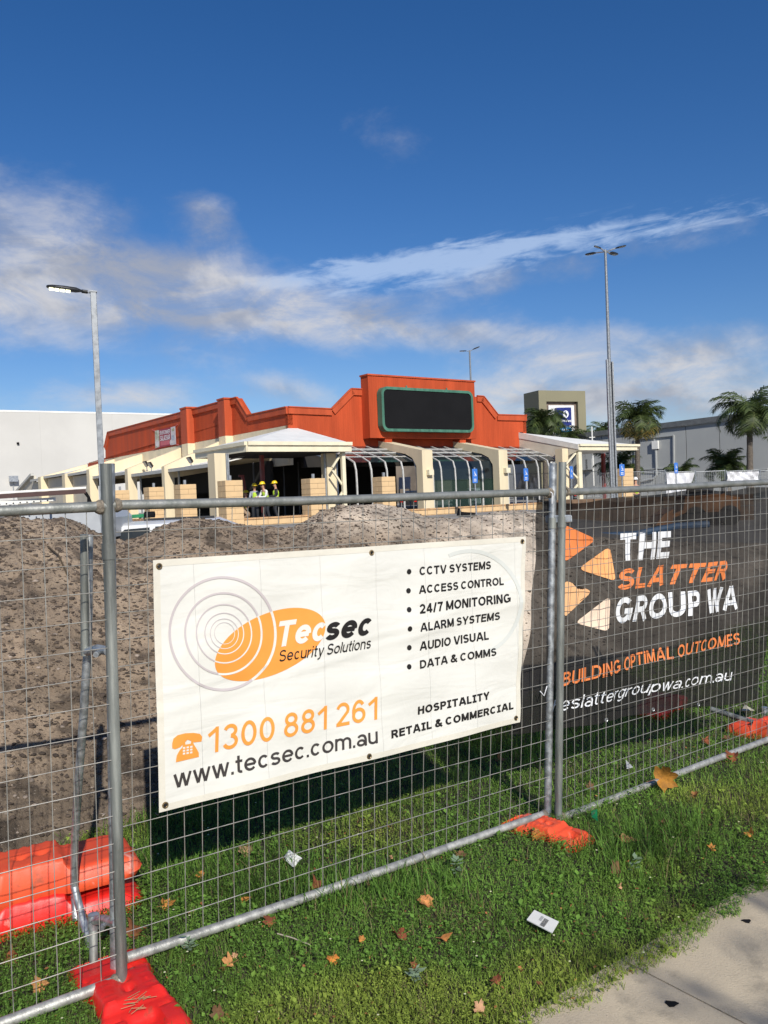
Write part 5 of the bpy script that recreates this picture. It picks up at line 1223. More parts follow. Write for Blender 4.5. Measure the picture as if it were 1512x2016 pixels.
# white four-wheel drive just behind the bank
zc_ = P(265, 1026, 16.0).z
cr, T = car((P(262, 1026, 16.0).x+.35, 16.0, zc_-1.72), 3.35, car_white, 'white station wagon whose roof shows above the bank beside the left fence post')
for y in (-.5, .5):
    mb = MB(); mb.bar(T(-1.2, y, 1.74), T(.1, y, 1.74), .03); mb.build('roof_rail', tan_dark, cr)
gr = empty('green_pole_bundle', T(.0, .2, 1.83), 'bundle of green poles strapped on the white car roof', 'pole bundle')
grm = mat('green_plastic', (.02, .22, .09), .5, .2, 5)
mb = MB()
for k in range(3): mb.tube([P(228, 1018+k*1.5, 15.8), P(288, 1013+k*1.6, 15.8)], .02, 7)
mb.build('poles', grm, gr)
mb = MB(); e_ = P(294, 1013, 15.8); mb.tube([e_-Vector((.09, 0, 0)), e_+Vector((.1, 0, 0))], .06, 8); mb.build('end_bundle', black_p, gr)
# service ute with ladder rack, far left
def ute():
    Yd = 13.5; a = P(-60, 981, Yd); c = P(169, 967, Yd+.6)
    o = empty('service_ute', (P(60, 1020, Yd).x, Yd, .93-.2), 'white service ute with ladder rack partly hidden by the bank at far left', 'ute')
    mb = MB(); mb.bar(a, c, .06, .075); mb.build('rack_rail', mat('dark_brown_rail', (.06, .025, .02), .5), o)
    mb = MB(); mb.bar(a+Vector((0, .02, .06)), c+Vector((0, .02, .06)), .07, .035); mb.build('rack_rail', white_m, o)
    e0 = P(168, 970, Yd+.6); e1 = P(176, 988, Yd+.6); mb = MB(); mb.tube([e0, e0+(e1-e0)*.5+Vector((.02, 0, 0)), e1, P(179, 1000, Yd+.6)], [.03, .025, .04, .03], 8); mb.build('rack_hook', black_p, o)
    mb = MB(); p = [P(-60, 991, Yd), P(105, 979, Yd+.5), P(105, 986, Yd+.5), P(-60, 1000, Yd)]; mb.prism(p, (0, .1, 0)); mb.build('perforated_beam', white_m, o)
    for i in range(12):
        x = -55+i*13.5; q_ = P(x, 997.5-(x+60)*.078, Yd-.02); mb = MB(); mb.tube([q_, q_+Vector((0, .01, 0))], .012, 8); mb.build('slot', black_p, o)
    mb = MB(); mb.prism([P(-60, 1012, Yd), P(190, 1003, Yd+.7), P(205, 1020, Yd+.7), P(205, 1060, Yd+.7), P(-60, 1070, Yd)], (0, 1.6, 0)); mb.build('tray_body', mat('pale_grey_paint', (.36, .375, .39), .4, .06, 3), o)
    for x in (20, 60, 98): mb = MB(); mb.bar(P(x, 990, Yd+.3), P(x+1, 1010, Yd+.3), .03); mb.build('rack_upright', steel, o)
    for x in (28, 35): 
        mb = MB(); mb.bar(P(x, 1006, Yd-.05), P(x+22, 1004, Yd-.05), .04, .06); mb.build('latch', tan_dark if x == 28 else white_m, o)
    for dx, dy in ((.5, .3), (.5, 1.5), (-2.6, .3), (-2.6, 1.5)):
        b_ = P(60, 1020, Yd); c_ = Vector((b_.x+dx, Yd+dy, 1.06)); mb = MB(); mb.tube([c_-Vector((0, .1, 0)), c_+Vector((0, .1, 0))], .33, 12); mb.build('wheel', tyre_m, o)
ute()

# ------------------------------------------------------------------ people
def skinned(name, chain, radii, edges, m_, parent, sub=1):
    me = bpy.data.meshes.new(name); me.from_pydata(chain, edges, []); o = bpy.data.objects.new(name, me); C.objects.link(o)
    md = o.modifiers.new('s', 'SKIN'); sl_ = me.skin_vertices[0].data
    for i, r in enumerate(radii): sl_[i].radius = (r, r) if not isinstance(r, tuple) else r
    sl_[0].use_root = True; md.use_smooth_shade = True
    if sub: s2 = o.modifiers.new('b', 'SUBSURF'); s2.levels = sub
    dg = bpy.context.evaluated_depsgraph_get(); m2_ = bpy.data.meshes.new_from_object(o.evaluated_get(dg)); m2_.materials.clear(); m2_.materials.append(m_)
    bpy.data.objects.remove(o); bpy.data.meshes.remove(me)
    ob = bpy.data.objects.new(name, m2_); C.objects.link(ob); ob.parent = parent; ob.name = name; m2_.name = name
    return ob
def person(loc, face, label, hat, shirt, legs_m, lean=0.0, armsf=.5, crouch=0.0, headdown=0.0, H=1.76):
    """face: heading angle of the front of the body"""
    o = empty('person', loc, label, 'person'); o.rotation_euler = (0, 0, face)     # local +x is forward
    k = H/1.76; hip = .92-crouch*.45; ln = lean
    f = lambda x, y, z: (x*k, y*k, z*k)
    chest = (math.sin(ln)*.42, 0, hip+.42*math.cos(ln)); neck = (chest[0]+math.sin(ln)*.15, 0, chest[2]+.15); head = (neck[0]+.02+headdown*.08, 0, neck[2]+.17)
    P_ = [f(0, 0, hip), f(chest[0]*.5, 0, hip+.2), f(*chest), f(*neck), f(neck[0]+.01, 0, neck[2]+.07), f(*head), f(head[0]-.005, 0, head[2]+.08)]
    R_ = [.13, .125, (.155, .12), .06, .055, .095, .075]; E_ = [(0, 1), (1, 2), (2, 3), (3, 4), (4, 5), (5, 6)]
    for s_ in (-1, 1):
        kx = .10+crouch*.35; b_ = len(P_)
        P_ += [f(0, s_*.10, hip-.06), f(kx, s_*.11, hip-.42+crouch*.12), f(-.02+crouch*.02, s_*.11, .08), f(.14, s_*.12, .04)]; R_ += [.095, .065, .045, .04]
        E_ += [(0, b_), (b_, b_+1), (b_+1, b_+2), (b_+2, b_+3)]
        b_ = len(P_); sh = (chest[0]+.01, s_*.20, chest[2]+.06); el_ = (sh[0]+armsf*.12, s_*.25, sh[2]-.27); wr = (el_[0]+armsf*.30+.02, s_*(.22-armsf*.10), el_[2]-.22+armsf*.22)
        P_ += [f(*sh), f(*el_), f(*wr), f(wr[0]+.07, wr[1]*.95, wr[2]-.02)]; R_ += [.06, .045, .033, .032]
        E_ += [(2, b_), (b_, b_+1), (b_+1, b_+2), (b_+2, b_+3)]
    body = skinned('body', P_, R_, E_, skin_m, o)
    # clothing: sleeves + torso, trousers, vest, boots
    n = 7
    sh_v = [P_[0], P_[1], P_[2], P_[3]]; sh_r = [.142, .137, (.17, .135), .07]; ed = [(0, 1), (1, 2), (2, 3)]
    for j in (n+4, n+12):
        b_ = len(sh_v); sh_v += [P_[j], P_[j+1], P_[j+2]]; sh_r += [.072, .056, .045]; ed += [(2, b_), (b_, b_+1), (b_+1, b_+2)]
    skinned('shirt', sh_v, sh_r, ed, shirt, o)
    tv = [P_[0]]; tr_ = [.145]; ed = []
    for j in (n, n+8):
        b_ = len(tv); tv += [P_[j], P_[j+1], P_[j+2]]; tr_ += [.108, .08, .065]; ed += [(0, b_), (b_, b_+1), (b_+1, b_+2)]
    skinned('trousers', tv, tr_, ed, legs_m, o)
    vv = [tuple(np.array(P_[0])*1.0), P_[1], P_[2], tuple(np.array(P_[2])+np.array((0, 0, .09)))]
    skinned('vest', vv, [.155, .152, (.19, .15), (.13, .10)], [(0, 1), (1, 2), (2, 3)], hivis, o)
    for j in (n+3, n+11):
        m_ = MB(); c_ = Vector(P_[j]); m_.hexa([c_+Vector(q) for q in ((-.16, -.05, -.05), (.1, -.05, -.05), (.1, .05, -.05), (-.16, .05, -.05), (-.16, -.045, .07), (.04, -.04, .04), (.04, .04, .04), (-.16, .045, .07))])
        ob = m_.build('boot', tan_dark, None, bevel=.01); ob.parent = o
    # helmet with brim
    hc = Vector(P_[6])+Vector((0, 0, -.005)); vs = []; fs = []; ns = 14; rings = [(0, .125, .0), (.35, .12, .05), (.7, .095, .095), (1.0, .05, .125)]
    vs = []
    for (_, r, z) in [(0, .165, -.012), (0, .128, 0)]+rings[1:]:
        for i in range(ns):
            an = 2*math.pi*i/ns; rr_ = r*(1+(.25 if z < 0 and math.cos(an) > .3 else 0)); vs.append(hc+Vector((rr_*1.12*math.cos(an), rr_*math.sin(an), z+.02-headdown*.12*math.cos(an)*rr_*5*.2)))
    nr = 5; fs = [(j*ns+i, j*ns+(i+1) % ns, (j+1)*ns+(i+1) % ns, (j+1)*ns+i) for j in range(nr-1) for i in range(ns)]+[tuple((nr-1)*ns+i for i in range(ns))]
    m_ = MB(); m_.add(vs, fs); ob = m_.build('hard_hat', hat, None, smooth=True); ob.parent = o
    # face: nose, sunglasses
    hd = Vector(P_[5]); m_ = MB(); m_.add([hd+Vector(q) for q in ((.088, -.012, .03), (.088, .012, .03), (.086, -.018, -.015), (.086, .018, -.015), (.122, 0, -.012))], [(0, 1, 4), (1, 3, 4), (3, 2, 4), (2, 0, 4)]); ob = m_.build('nose', skin_m, None); ob.parent = o
    for s_ in (-1, 1): m_ = MB(); m_.box(hd+Vector((.094, s_*.032, 0)), Vector((.012, 0, 0)), Vector((0, .024, 0)), hd.z+.042, hd.z+.016); ob = m_.build('sunglass_lens', black_p, None); ob.parent = o
    return o
def ppl(x, Yd, yhead, **k):
    p = P(x, yhead, Yd); H = k.pop('H', 1.76); z = p.z-H; return (p.x, Yd, z), H
for (x, yh_, face, lab, hat, shirt, lg, kw) in (
        (542.5, 954, 3.5, 'person in black long sleeves and yellow vest, rightmost of the group in yellow hard hats', hat_y, cloth_dark, cloth_dark, dict(armsf=.9, headdown=.5)),
        (525, 955, 3.9, 'person with white sleeves and yellow vest bending forward behind the dark red post', hat_y, cloth_white, cloth_dark, dict(lean=.35, armsf=1, headdown=.6, H=1.8)),
        (501, 963, -1.45, 'person in grey shirt and yellow vest facing out left of the dark red post', hat_y, cloth_grey, cloth_dark, dict(armsf=.8, headdown=.6, H=1.66)),
        (477.5, 963, 5.9, 'crouching person in tan trousers half hidden by the corner limestone pillar', hat_y, cloth_dark, cloth_tan, dict(crouch=.7, lean=.3, H=1.66))):
    loc, H = ppl(x, 41.5, yh_, H=kw.get('H', 1.76)); cr_ = kw.get('crouch', 0)
    loc = (loc[0], loc[1], FLOOR+.002)
    hd_target = P(x, yh_, 41.5).z; hh = (hd_target-FLOOR)
    kw2 = dict(kw); kw2['H'] = max(1.5, min(1.85, kw.get('H', 1.76)))
    Yd = 41.5
    # choose the depth so that hat top meets its picture height with feet on the slab
    Yq = F*(kw2['H']*(1-.0)+.03-.25*cr_-(EYE-FLOOR))/((976-ROLL*(x-756))-yh_) if True else Yd
    Yq = 40.6+(.5 if 'crouching' in lab else 0)-(.4 if 'bending' in lab else 0); kw2['H'] = 1.78 if x > 520 else 1.70; p = P(x, yh_, Yq)
    person((p.x, Yq, FLOOR), face, lab, hat, shirt, lg, **kw2)
p = P(1252, 944, 44); person((p.x, 44, p.z-1.74), 1.5, 'person seen from behind in white hard hat and yellow vest by the right limestone pillar', hat_w, cloth_dark, cloth_dark, armsf=.6, lean=.15, headdown=.3)
# plinth for that worker and the things seen through the dark banner
def beyond_banner():
    zz = P(1252, 944, 44).z-1.74
    a = P(1180, 1000, 40); 
    mb = MB(); mb.box((a.x+6, 45), Vector((9.5, 0, 0)), Vector((0, 3.4, 0)), zz-.002, .1); o = mb.build('concrete_pad', sand_far); tag(o, kind='structure')
    w2 = empty('retaining_wall', P(1250, 1010, 30), 'brown timber and block retaining wall seen through the dark mesh banner', 'wall')
    brn = mat('brown_sleeper', (.16, .10, .06), .9, .3, 4)
    for k in range(9):
        x0 = 1080+k*45; p0 = P(x0+1, 1000, 30); p1 = P(x0+44, 1000, 30); 
        for r in range(3):
            z0 = P(x0, 985-(x0-1080)*.03, 30).z-r*.42; mb = MB(); mb.prism([Vector((p0.x, 30, z0-.40)), Vector((p1.x, 30, z0-.40)), Vector((p1.x, 30, z0)), Vector((p0.x, 30, z0))], (0, .3, 0)); mb.build('sleeper', brn, w2)
    bp_ = empty('blue_pipe', P(1280, 1050, 22), 'pale blue plastic pipe lying behind the dark mesh banner', 'pipe')
    mb = MB(); mb.tube([P(1165, 1056, 22), P(1250, 1052, 22), P(1330, 1036, 22), P(1395, 1032, 22)], .09, 8); mb.build('pipe_run', mat('blue_plastic', (.06, .20, .42), .5), bp_)
    # orange loader, coarse but shaped: body, cab, bucket, wheels
    c = P(1405, 1030, 27); lo_ = empty('mini_loader', (c.x, 27, .45), 'small orange earth loader parked behind the dark mesh banner', 'loader')
    om = mat('loader_orange', (.34, .13, .025), .5, .2, 3)
    mb = MB(); mb.prism([(c.x-1.0, 27, .9), (c.x+.9, 27, .9), (c.x+.9, 27, 1.35), (c.x+.2, 27, 1.5), (c.x-.9, 27, 1.45)], (0, 1.0, 0)); mb.build('chassis', om, lo_, bevel=.03)
    mb = MB(); mb.prism([(c.x-.55, 27.1, 1.52), (c.x+.1, 27.1, 1.52), (c.x+.05, 27.1, 1.86), (c.x-.5, 27.1, 1.86)], (0, .8, 0)); mb.build('cab', tan_dark, lo_)
    mb = MB(); mb.prism([(c.x-1.9, 27, .55), (c.x-1.35, 27, .55), (c.x-1.3, 27, 1.05), (c.x-1.6, 27, .9)], (0, 1.1, 0)); mb.build('bucket', om, lo_)
    for s_ in (.05, .85): mb = MB(); mb.bar((c.x-1.4, 27+s_, .8), (c.x+.4, 27+s_, 1.45), .12); mb.build('arm', om, lo_)
    for dx in (-.6, .5):
        for dy in (-.05, 1.05): mb = MB(); mb.tube([(c.x+dx, 27+dy-.1, .78), (c.x+dx, 27+dy+.1, .78)], .33, 12); mb.build('wheel', tyre_m, lo_)
beyond_banner()
# loose dark tray on the bank
p = P(915, 1012, 10.4); o = empty('black_tub', p, 'black plastic tub lying on top of the pale bank below the glazed bay', 'tub'); mb = MB(); mb.prism([P(902, 1017, 10.4), P(936, 1017, 10.4), P(936, 1010, 10.4), P(909, 1008, 10.4), P(905, 1001, 10.4)], (0, .25, 0)); mb.build('tub', black_p, o, bevel=.006)

# ------------------------------------------------------------------ near temporary fence
H_ = 1.80; POST_R = .0215; RAIL_R = .0205
d1 = F*H_/898; d2 = F*H_/632
TLb = P(216, 995, d1); BLb = P(228, 1893, d1); TRb = P(1088, 970, d2); BRb = P(1078, 1602, d2)
TRa = P(211, 998, F*H_/928); BRa = P(240, 1929, F*H_/928)
dirA = P(0, 1500, F*H_/998)-P(225, 1500, F*H_/928); dirA.z = 0; dirA.normalize(); TLa = TRa+dirA*2.4; BLa = BRa+dirA*2.4+Vector((0, 0, -.01))
TLc = P(1107, 968, d2-.02); BLc = P(1099, 1611, d2-.02); e = P(1512, 1200, F*H_/508); dirC = e-P(1103, 1290, d2-.02); dirC.z = 0; dirC.normalize()
TRc = TLc+dirC*2.4+Vector((0, 0, .0)); BRc = BLc+dirC*2.4+Vector((0, 0, .03))
fence_n = Vector((.56, -.83, 0))
def fence_panel(TL, TR, BR, BL, label, zt_ext=.165, zb_ext=.06, seed=1, bowx=0, posts=(1, 1), nv=33, nh=17, mpost=None, bent=0.0):
    rr = random.Random(seed)
    o = empty('temporary_fence', BL, label, 'fence', 'temporary mesh fence panels along the footpath')
    for (t, b_, on) in ((TL, BL, posts[0]), (TR, BR, posts[1])):
        if not on: continue
        u_ = (t-b_).normalized(); mb = MB(); mb.tube([b_-u_*zb_ext, b_+(t-b_)*.5, t+u_*zt_ext], POST_R, 16); mb.build('post', mpost or weathered, o, smooth=True)
    for a, c, nm in ((TL, TR, 'top'), (BL, BR, 'bot')):
        d = (c-a).normalized(); n = 24; pts = []; rs = []
        for i in range(n+1):
            t = i/n; p = a+(c-a)*t; s_ = 1.0; pts.append(p+Vector((0, 0, .004*math.sin(t*5+seed)))); rs.append(RAIL_R)
        mb = MB(); mb.tube(pts, rs, 14); mb.build('rail', railm if nm == 'bot' else railt, o, smooth=True)
        # rough weld collars at both ends
        for q, sgn in ((a, 1), (c, -1)):
            m_ = MB(); cc = q+d*sgn*.024; m_.tube([cc-d*sgn*.006, cc+d*sgn*.004, cc+d*sgn*.02], [.028, .030, .022], 10); m_.build('weld', weld_m, o, smooth=True)
    off = fence_n*.0215
    # upright wires
    for i in range(1, nv):
        t = i/nv+rr.uniform(-.0006, .0006); pts = []; ph = rr.uniform(0, 6); am = rr.uniform(.0005, .003)+(bent*rr.random()**2 if t > .6 else 0)
        for k in range(13):
            s_ = k/12; p = (TL*(1-t)+TR*t)*(1-s_)+(BL*(1-t)+BR*t)*s_; bulge = .012*math.sin(s_*3.14)*math.sin(t*5+seed)
            pts.append(p+Vector((math.sin(s_*7+ph)*am*(1 if 0 < k < 12 else 0), 0, 0))+fence_n*bulge+off*.0)
        mb = MB(); mb.tube(pts, .00185, 5); mb.build('wire', wire_m, o, smooth=True)
    for j in range(1, nh):
        s_ = j/nh; pts = []; ph = rr.uniform(0, 6)
        for k in range(21):
            t = k/20; p = (TL*(1-t)+TR*t)*(1-s_)+(BL*(1-t)+BR*t)*s_; bulge = .012*math.sin(s_*3.14)*math.sin(t*5+seed); z_ = (math.sin(t*9+ph)*(.001+bent*.5*sstep(np.array(t), .3, 1)*math.sin(s_*3)**4))
            pts.append(p+fence_n*(bulge+.004)+Vector((0, 0, float(z_)*(1 if 0 < k < 20 else 0))))
        mb = MB(); mb.tube(pts, .00185, 5); mb.build('wire', wire_m, o, smooth=True)
    return o
railt = mat('top_rail_steel', (.215, .225, .205), .52, .4, 14, .25, 60, metal=.55, col2=(.36, .36, .33))
weld_m = mat('weld_scale', (.26, .22, .17), .85, .35, 60, .8, 120, metal=.3)
fA = fence_panel(TLa, TRa, BRa, BLa, 'temporary fence panel at left carrying no banner in front of stacked orange feet', seed=2, posts=(1, 1), mpost=weathered, nv=31)
fB = fence_panel(TLb, TRb, BRb, BLb, 'temporary fence panel in the middle with the white vinyl banner tied on', seed=3, nv=33, mpost=galv)
fC = fence_panel(TLc, TRc, BRc, BLc, 'temporary fence panel at right with the dark mesh banner behind its wires', seed=4, nv=36, bent=.007, mpost=weathered)
TRd = TRc+dirC*2.5; BRd = BRc+dirC*2.5
fD = fence_panel(TRc+dirC*.06, TRd, BRd, BRc+dirC*.06, 'far end fence panel cut by the right edge, two panels beyond the white banner', seed=6, nv=33, mpost=weathered)
# sleeves near the top of the posts
def sleeve(pA, r=.0245, L=.055):
    pass
for (t, b_, par) in ((TRa, BRa, fA), (TRb, BRb, fB), (TLc, BLc, fC)):
    u_ = (t-b_).normalized(); c_ = t-u_*.17; mb = MB(); mb.tube([c_+u_*.03, c_-u_*.03], .0255, 14); mb.build('sleeve', weathered, par, smooth=True)

# coupler between the right-hand pair of posts
cp = empty('post_clamp', (TRb+TLc)*.5-Vector((0, 0, .16)), 'steel clamp joining the two fence posts right of the white banner', 'clamp')
m_ = MB(); cc = (TRb+TLc)*.5-Vector((0, 0, .15)); m_.box(cc, (TLc-TRb).normalized()*.058, fence_n*.027, cc.z+.022, cc.z-.022); m_.build('clamp_body', galv, cp, bevel=.006)
# brace behind the left panel
def brace():
    o = empty('fence_stay', P(180, 1900, 3.42), 'bent galvanised stay pipe clamped behind the left fence panel', 'fence stay')
    y = 3.42
    mb = MB(); mb.tube([P(166, 1052, 3.34), P(167, 1290, 3.36)], .0165, 12); mb.build('sleeve_pipe', weathered, o, smooth=True)
    mb = MB(); mb.tube([P(175, 1053, 3.40), P(174, 1200, 3.40), P(172, 1285, 3.40), P(165, 1400, 3.42), P(153, 1560, 3.52), P(147, 1660, 3.62), P(146, 1745, 3.66), P(160, 1800, 3.60), P(174, 1850, 3.52), P(178, 1880, 3.46)], .0175, 12); mb.build('stay_pipe', galv, o, smooth=True)
    mb = MB(); mb.tube([P(147, 1760, 3.72), P(150, 1812, 3.68)], .018, 12); mb.build('stay_end', galv, o, smooth=True)
    mb = MB(); mb.tube([P(170, 1283, 3.36), P(192, 1278, 3.30), P(213, 1282, 3.22)], [.018, .019, .018], 12); mb.build('clamp_arm', galv, o, smooth=True)
    mb = MB(); c_ = P(194, 1286, 3.26); mb.tube([c_, c_+Vector((0, -.03, 0))], .012, 8); mb.build('bolt', galv, o)
    mb = MB(); mb.tube([P(184, 1800, 3.40), P(184, 1828, 3.40)], .0235, 12); mb.build('elbow', galv, o, smooth=True)
    mb = MB(); mb.tube([P(184, 1812, 3.40), P(205, 1810, 3.34), P(231, 1818, 3.24)], [.02, .018, .02], 12); mb.build('clamp_arm', galv, o, smooth=True)
    mb = MB(); mb.tube([P(184, 1822, 3.40), P(184.5, 1903, 3.36)], .0175, 12); mb.build('foot_pipe', weathered, o, smooth=True)
    mb = MB(); c_ = P(204, 1822, 3.30); mb.tube([c_, c_+Vector((.0, -.025, 0))], .011, 8); mb.build('bolt', galv, o)
brace()

BLK = []
# ------------------------------------------------------------------ plastic fence feet
def foot_mesh(L=.62, W=.30, Hh=.14, seed=1):
    """blow-moulded block: waist in the middle, raised rib with post holes, recessed hand hold"""
    nu, nv = 48, 26; vs = []; rr = np.random.default_rng(seed)
    hl = L/2
    def halfw(u):   # outline half width along u in -1..1
        w_ = W/2*(.80+.20*sstep(np.abs(u), .18, .42)); end = np.clip((1-np.abs(u))/.16, 0, 1); return w_*(.62+.38*np.sqrt(1-(1-end)**2))
    us = np.linspace(-1, 1, nu); vv_ = np.linspace(-1, 1, nv); U_, V_ = np.meshgrid(us, vv_)
    hw = halfw(U_)
    edge = np.clip((1-np.abs(V_))/.24, 0, 1); e2 = np.clip((1-np.abs(U_))/.10, 0, 1)
    top = Hh*(.70+.30*sstep(.34-np.abs(U_), 0, .08))
    top = top-.028*sstep(np.abs(U_), .74, .98)
    hand = sstep(.16-np.abs(np.abs(U_)-.62), 0, .05)*sstep(.42-np.abs(V_), 0, .1)*(U_ > 0); top = top-.035*hand
    groove = np.exp(-((np.abs(U_)-.44)/.012)**2)*.010; top = top-groove
    ribs = .004*np.sin(U_*60)*sstep(.3-np.abs(U_), 0, .05)*(np.abs(V_) > .45); top = top+ribs
    holes = np.exp(-(((U_-.07)/.05)**2+(V_/.16)**2))*.03+np.exp(-(((U_+.12)/.05)**2+(V_/.16)**2))*.03; top = top-holes
    prof = (1-(1-edge)**2.6)**.5; prof2 = (1-(1-e2)**2.6)**.5
    Z = top*(.42+.58*prof*prof2); Z = Z+.003*fbm(U_*7+seed, V_*3, 3)
    Xc = U_*hl; Yc = V_*hw
    V3 = np.stack([Xc.ravel(), Yc.ravel(), Z.ravel()], 1); i, j = np.meshgrid(np.arange(nu-1), np.arange(nv-1)); q = (j*nu+i).ravel(); F4 = [tuple(x) for x in np.stack([q, q+1, q+nu+1, q+nu], 1)]
    # skirt
    loop = list(range(nu))+[r*nu+nu-1 for r in range(1, nv)]+[(nv-1)*nu+k for k in range(nu-2, -1, -1)]+[r*nu for r in range(nv-2, 0, -1)]
    n0 = len(V3); mid_ = [(V3[k][0]*1.015, V3[k][1]*1.03, .03) for k in loop]; low = [(V3[k][0]*.97, V3[k][1]*.95, .0) for k in loop]; V3 = V3.tolist()+mid_+low; m = len(loop)
    for k in range(m):
        k2 = (k+1) % m; F4.append((loop[k2], loop[k], n0+k, n0+k2)); F4.append((n0+k2, n0+k, n0+m+k, n0+m+k2))
    F4.append(tuple(n0+m+k for k in range(m)))
    return V3, F4
def foot(loc, ang_, m_, label, tilt=(0, 0), L=.62, W=.30, Hh=.14, seed=1, scuffs=()):
    BLK.append((loc[0], loc[1], ang_, L, W))
    o = empty('ballast_block', loc, label, 'ballast block', 'plastic fence feet'); o.rotation_euler = (tilt[0], tilt[1], ang_)
    Vv, Ff = foot_mesh(L, W, Hh, seed); me = bpy.data.meshes.new('block'); me.from_pydata(Vv, [], Ff); me.materials.append(m_)
    me.polygons.foreach_set('use_smooth', [True]*len(me.polygons)); 
    try: me.set_sharp_from_angle(angle=math.radians(50))
    except Exception: pass
    b_ = bpy.data.objects.new('block', me); C.objects.link(b_); b_.parent = o
    return o
angN = math.atan2(fence_n.y, fence_n.x); angD = math.atan2(dirA.y, dirA.x)
p = Vector((-1.045, 3.10, 0))
foot((p.x, p.y, -.03), angN, plas_rd, 'bright red fence foot under the left fence post with dry grass in its hand hold', L=.72, W=.29, Hh=.095, seed=2)
p = G(1077, 1640); foot((p.x, p.y, -.02), angN+.15, plas_or, 'faded orange fence foot under the pair of posts right of the white banner', L=.50, W=.21, Hh=.08, seed=4)
# stacked pair at left
pR = P(262, 1720, 3.98); L_ = .95; cxy = Vector((pR.x, 3.98, 0))+dirA*(L_/2)
ang_st = math.atan2((P(0, 1700, 3.72)-pR).y, (P(0, 1700, 3.72)-pR).x)
dst = Vector((math.cos(ang_st), math.sin(ang_st), 0)); cxy = Vector((pR.x, 3.98, 0))+dst*(L_/2-.02)
foot((cxy.x+.0, cxy.y, -.02), ang_st, plas_rd, 'red fence foot at the bottom of the stacked pair at left', L=L_, W=.36, Hh=.15, seed=6)
foot((cxy.x-.01, cxy.y+.02, .118), ang_st+.04, plas_or, 'orange fence foot on top of the stacked pair behind the left panel', tilt=(.0, .02), L=L_, W=.36, Hh=.16, seed=7)
p = G(1492, 1450); foot((p.x+.1, p.y, -.02), angN+.1, plas_or, 'orange fence foot at the right edge beyond the dark banner', L=.6, W=.26, seed=8)
p = G(1320, 1408); foot((p.x, p.y+.2, -.02), angD+.3, plas_rd, 'red fence foot half hidden under the hem of the dark banner', L=.6, W=.26, seed=9)
pb = G(1500, 1440); o = empty('loose_pipe', pb, 'steel stay post lying low beyond the dark banner at right', 'pipe'); mb = MB(); mb.tube([G(1400, 1396, .12), G(1512, 1432, .06)], .02, 10); mb.build('pipe_run', weathered, o, smooth=True)
mb = MB(); mb.tube([P(1505, 1392, 6.6), P(1507, 1440, 6.6)], .024, 10); mb.build('upright', galv, o, smooth=True)

# ------------------------------------------------------------------ white banner
dB = (TRb-TLb); dB.z = 0; dB.normalize(); nB = Vector((dB.y, -dB.x, 0)); b0 = (TLb+BLb)*.5+nB*.032; b0.z = 0
def bplane(x, y): return PL(x, y, b0, dB)
bc = [bplane(*q) for q in ((301, 1103), (1033, 1056), (1025, 1422), (312, 1599))]     # TL TR BR BL
def bsurf(p, lift=0.0):
    s_ = (p-bc[3]).dot(dB); z = p.z
    wv = .006*math.sin(s_*5.2+z*2)+.004*math.sin(s_*11-z*7+1)+.0035*math.sin(z*21+s_*3)*math.sin(s_*4)
    wv += .0035*math.exp(-((z-(1.02+.12*s_))/.018)**2)+.003*math.exp(-((z-(1.10+.10*s_))/.012)**2)
    return p+nB*(wv+lift)
ban = empty('vinyl_banner', bc[3], 'white vinyl security company banner tied to the middle fence panel', 'banner')
def vinyl():
    m = mat('white_vinyl', (.695, .68, .615), .42, .02, 2, spec=.35, col2=(.715, .70, .64)); nt_ = m.node_tree; k = NB(nt_); p = nt_.nodes['Principled BSDF']
    t = k.n('ShaderNodeTexCoord').outputs['Object']; sp = k.n('ShaderNodeSeparateXYZ'); nt_.links.new(t, sp.inputs[0])
    s_ = k.m('ADD', k.m('MULTIPLY', sp.outputs[0], dB.x), k.m('MULTIPLY', sp.outputs[1], dB.y)); z = sp.outputs[2]
    fold = k.m('PINGPONG', k.m('ADD', k.m('MULTIPLY', s_, 1/.30), .35), .5); f1 = k.rng(fold, 0, .012, 1, 0)
    w_ = k.noise(k.comb(k.m('MULTIPLY', s_, 2.2), k.m('MULTIPLY', z, 8), 0), 1.0, 3, .45, .8)
    w2 = k.noise(t, 4.5, 3, .45, 1.5)
    h = k.m('ADD', k.m('ADD', k.m('MULTIPLY', f1, .10), k.m('MULTIPLY', w_, .62)), k.m('MULTIPLY', w2, .30))
    bp = k.n('ShaderNodeBump'); bp.inputs['Strength'].default_value = .75; bp.inputs['Distance'].default_value = .022
    nt_.links.new(h, bp.inputs['Height']); nt_.links.new(bp.outputs[0], p.inputs['Normal'])
    # creamy stain towards hems
    return m
vin = vinyl()
NU, NV = 120, 70; vs = []
for j in range(NV+1):
    for i in range(NU+1):
        u_, v_ = i/NU, j/NV; p = (bc[3]*(1-u_)+bc[2]*u_)*(1-v_)+(bc[0]*(1-u_)+bc[1]*u_)*v_
        sag = -.010*math.sin(math.pi*((u_*2) % 1))*(v_**3)+.006*math.sin(math.pi*((u_*2) % 1))*((1-v_)**4)   # slack between eyelets
        vs.append(bsurf(p+Vector((0, 0, sag))))
n0 = len(vs); vs += [v-nB*.0008 for v in vs]
quads = [(j*(NU+1)+i, j*(NU+1)+i+1, (j+1)*(NU+1)+i+1, (j+1)*(NU+1)+i) for j in range(NV) for i in range(NU)]
mb = MB(); mb.add(vs[:n0], quads); mb.build('sheet', vin, ban, smooth=True)
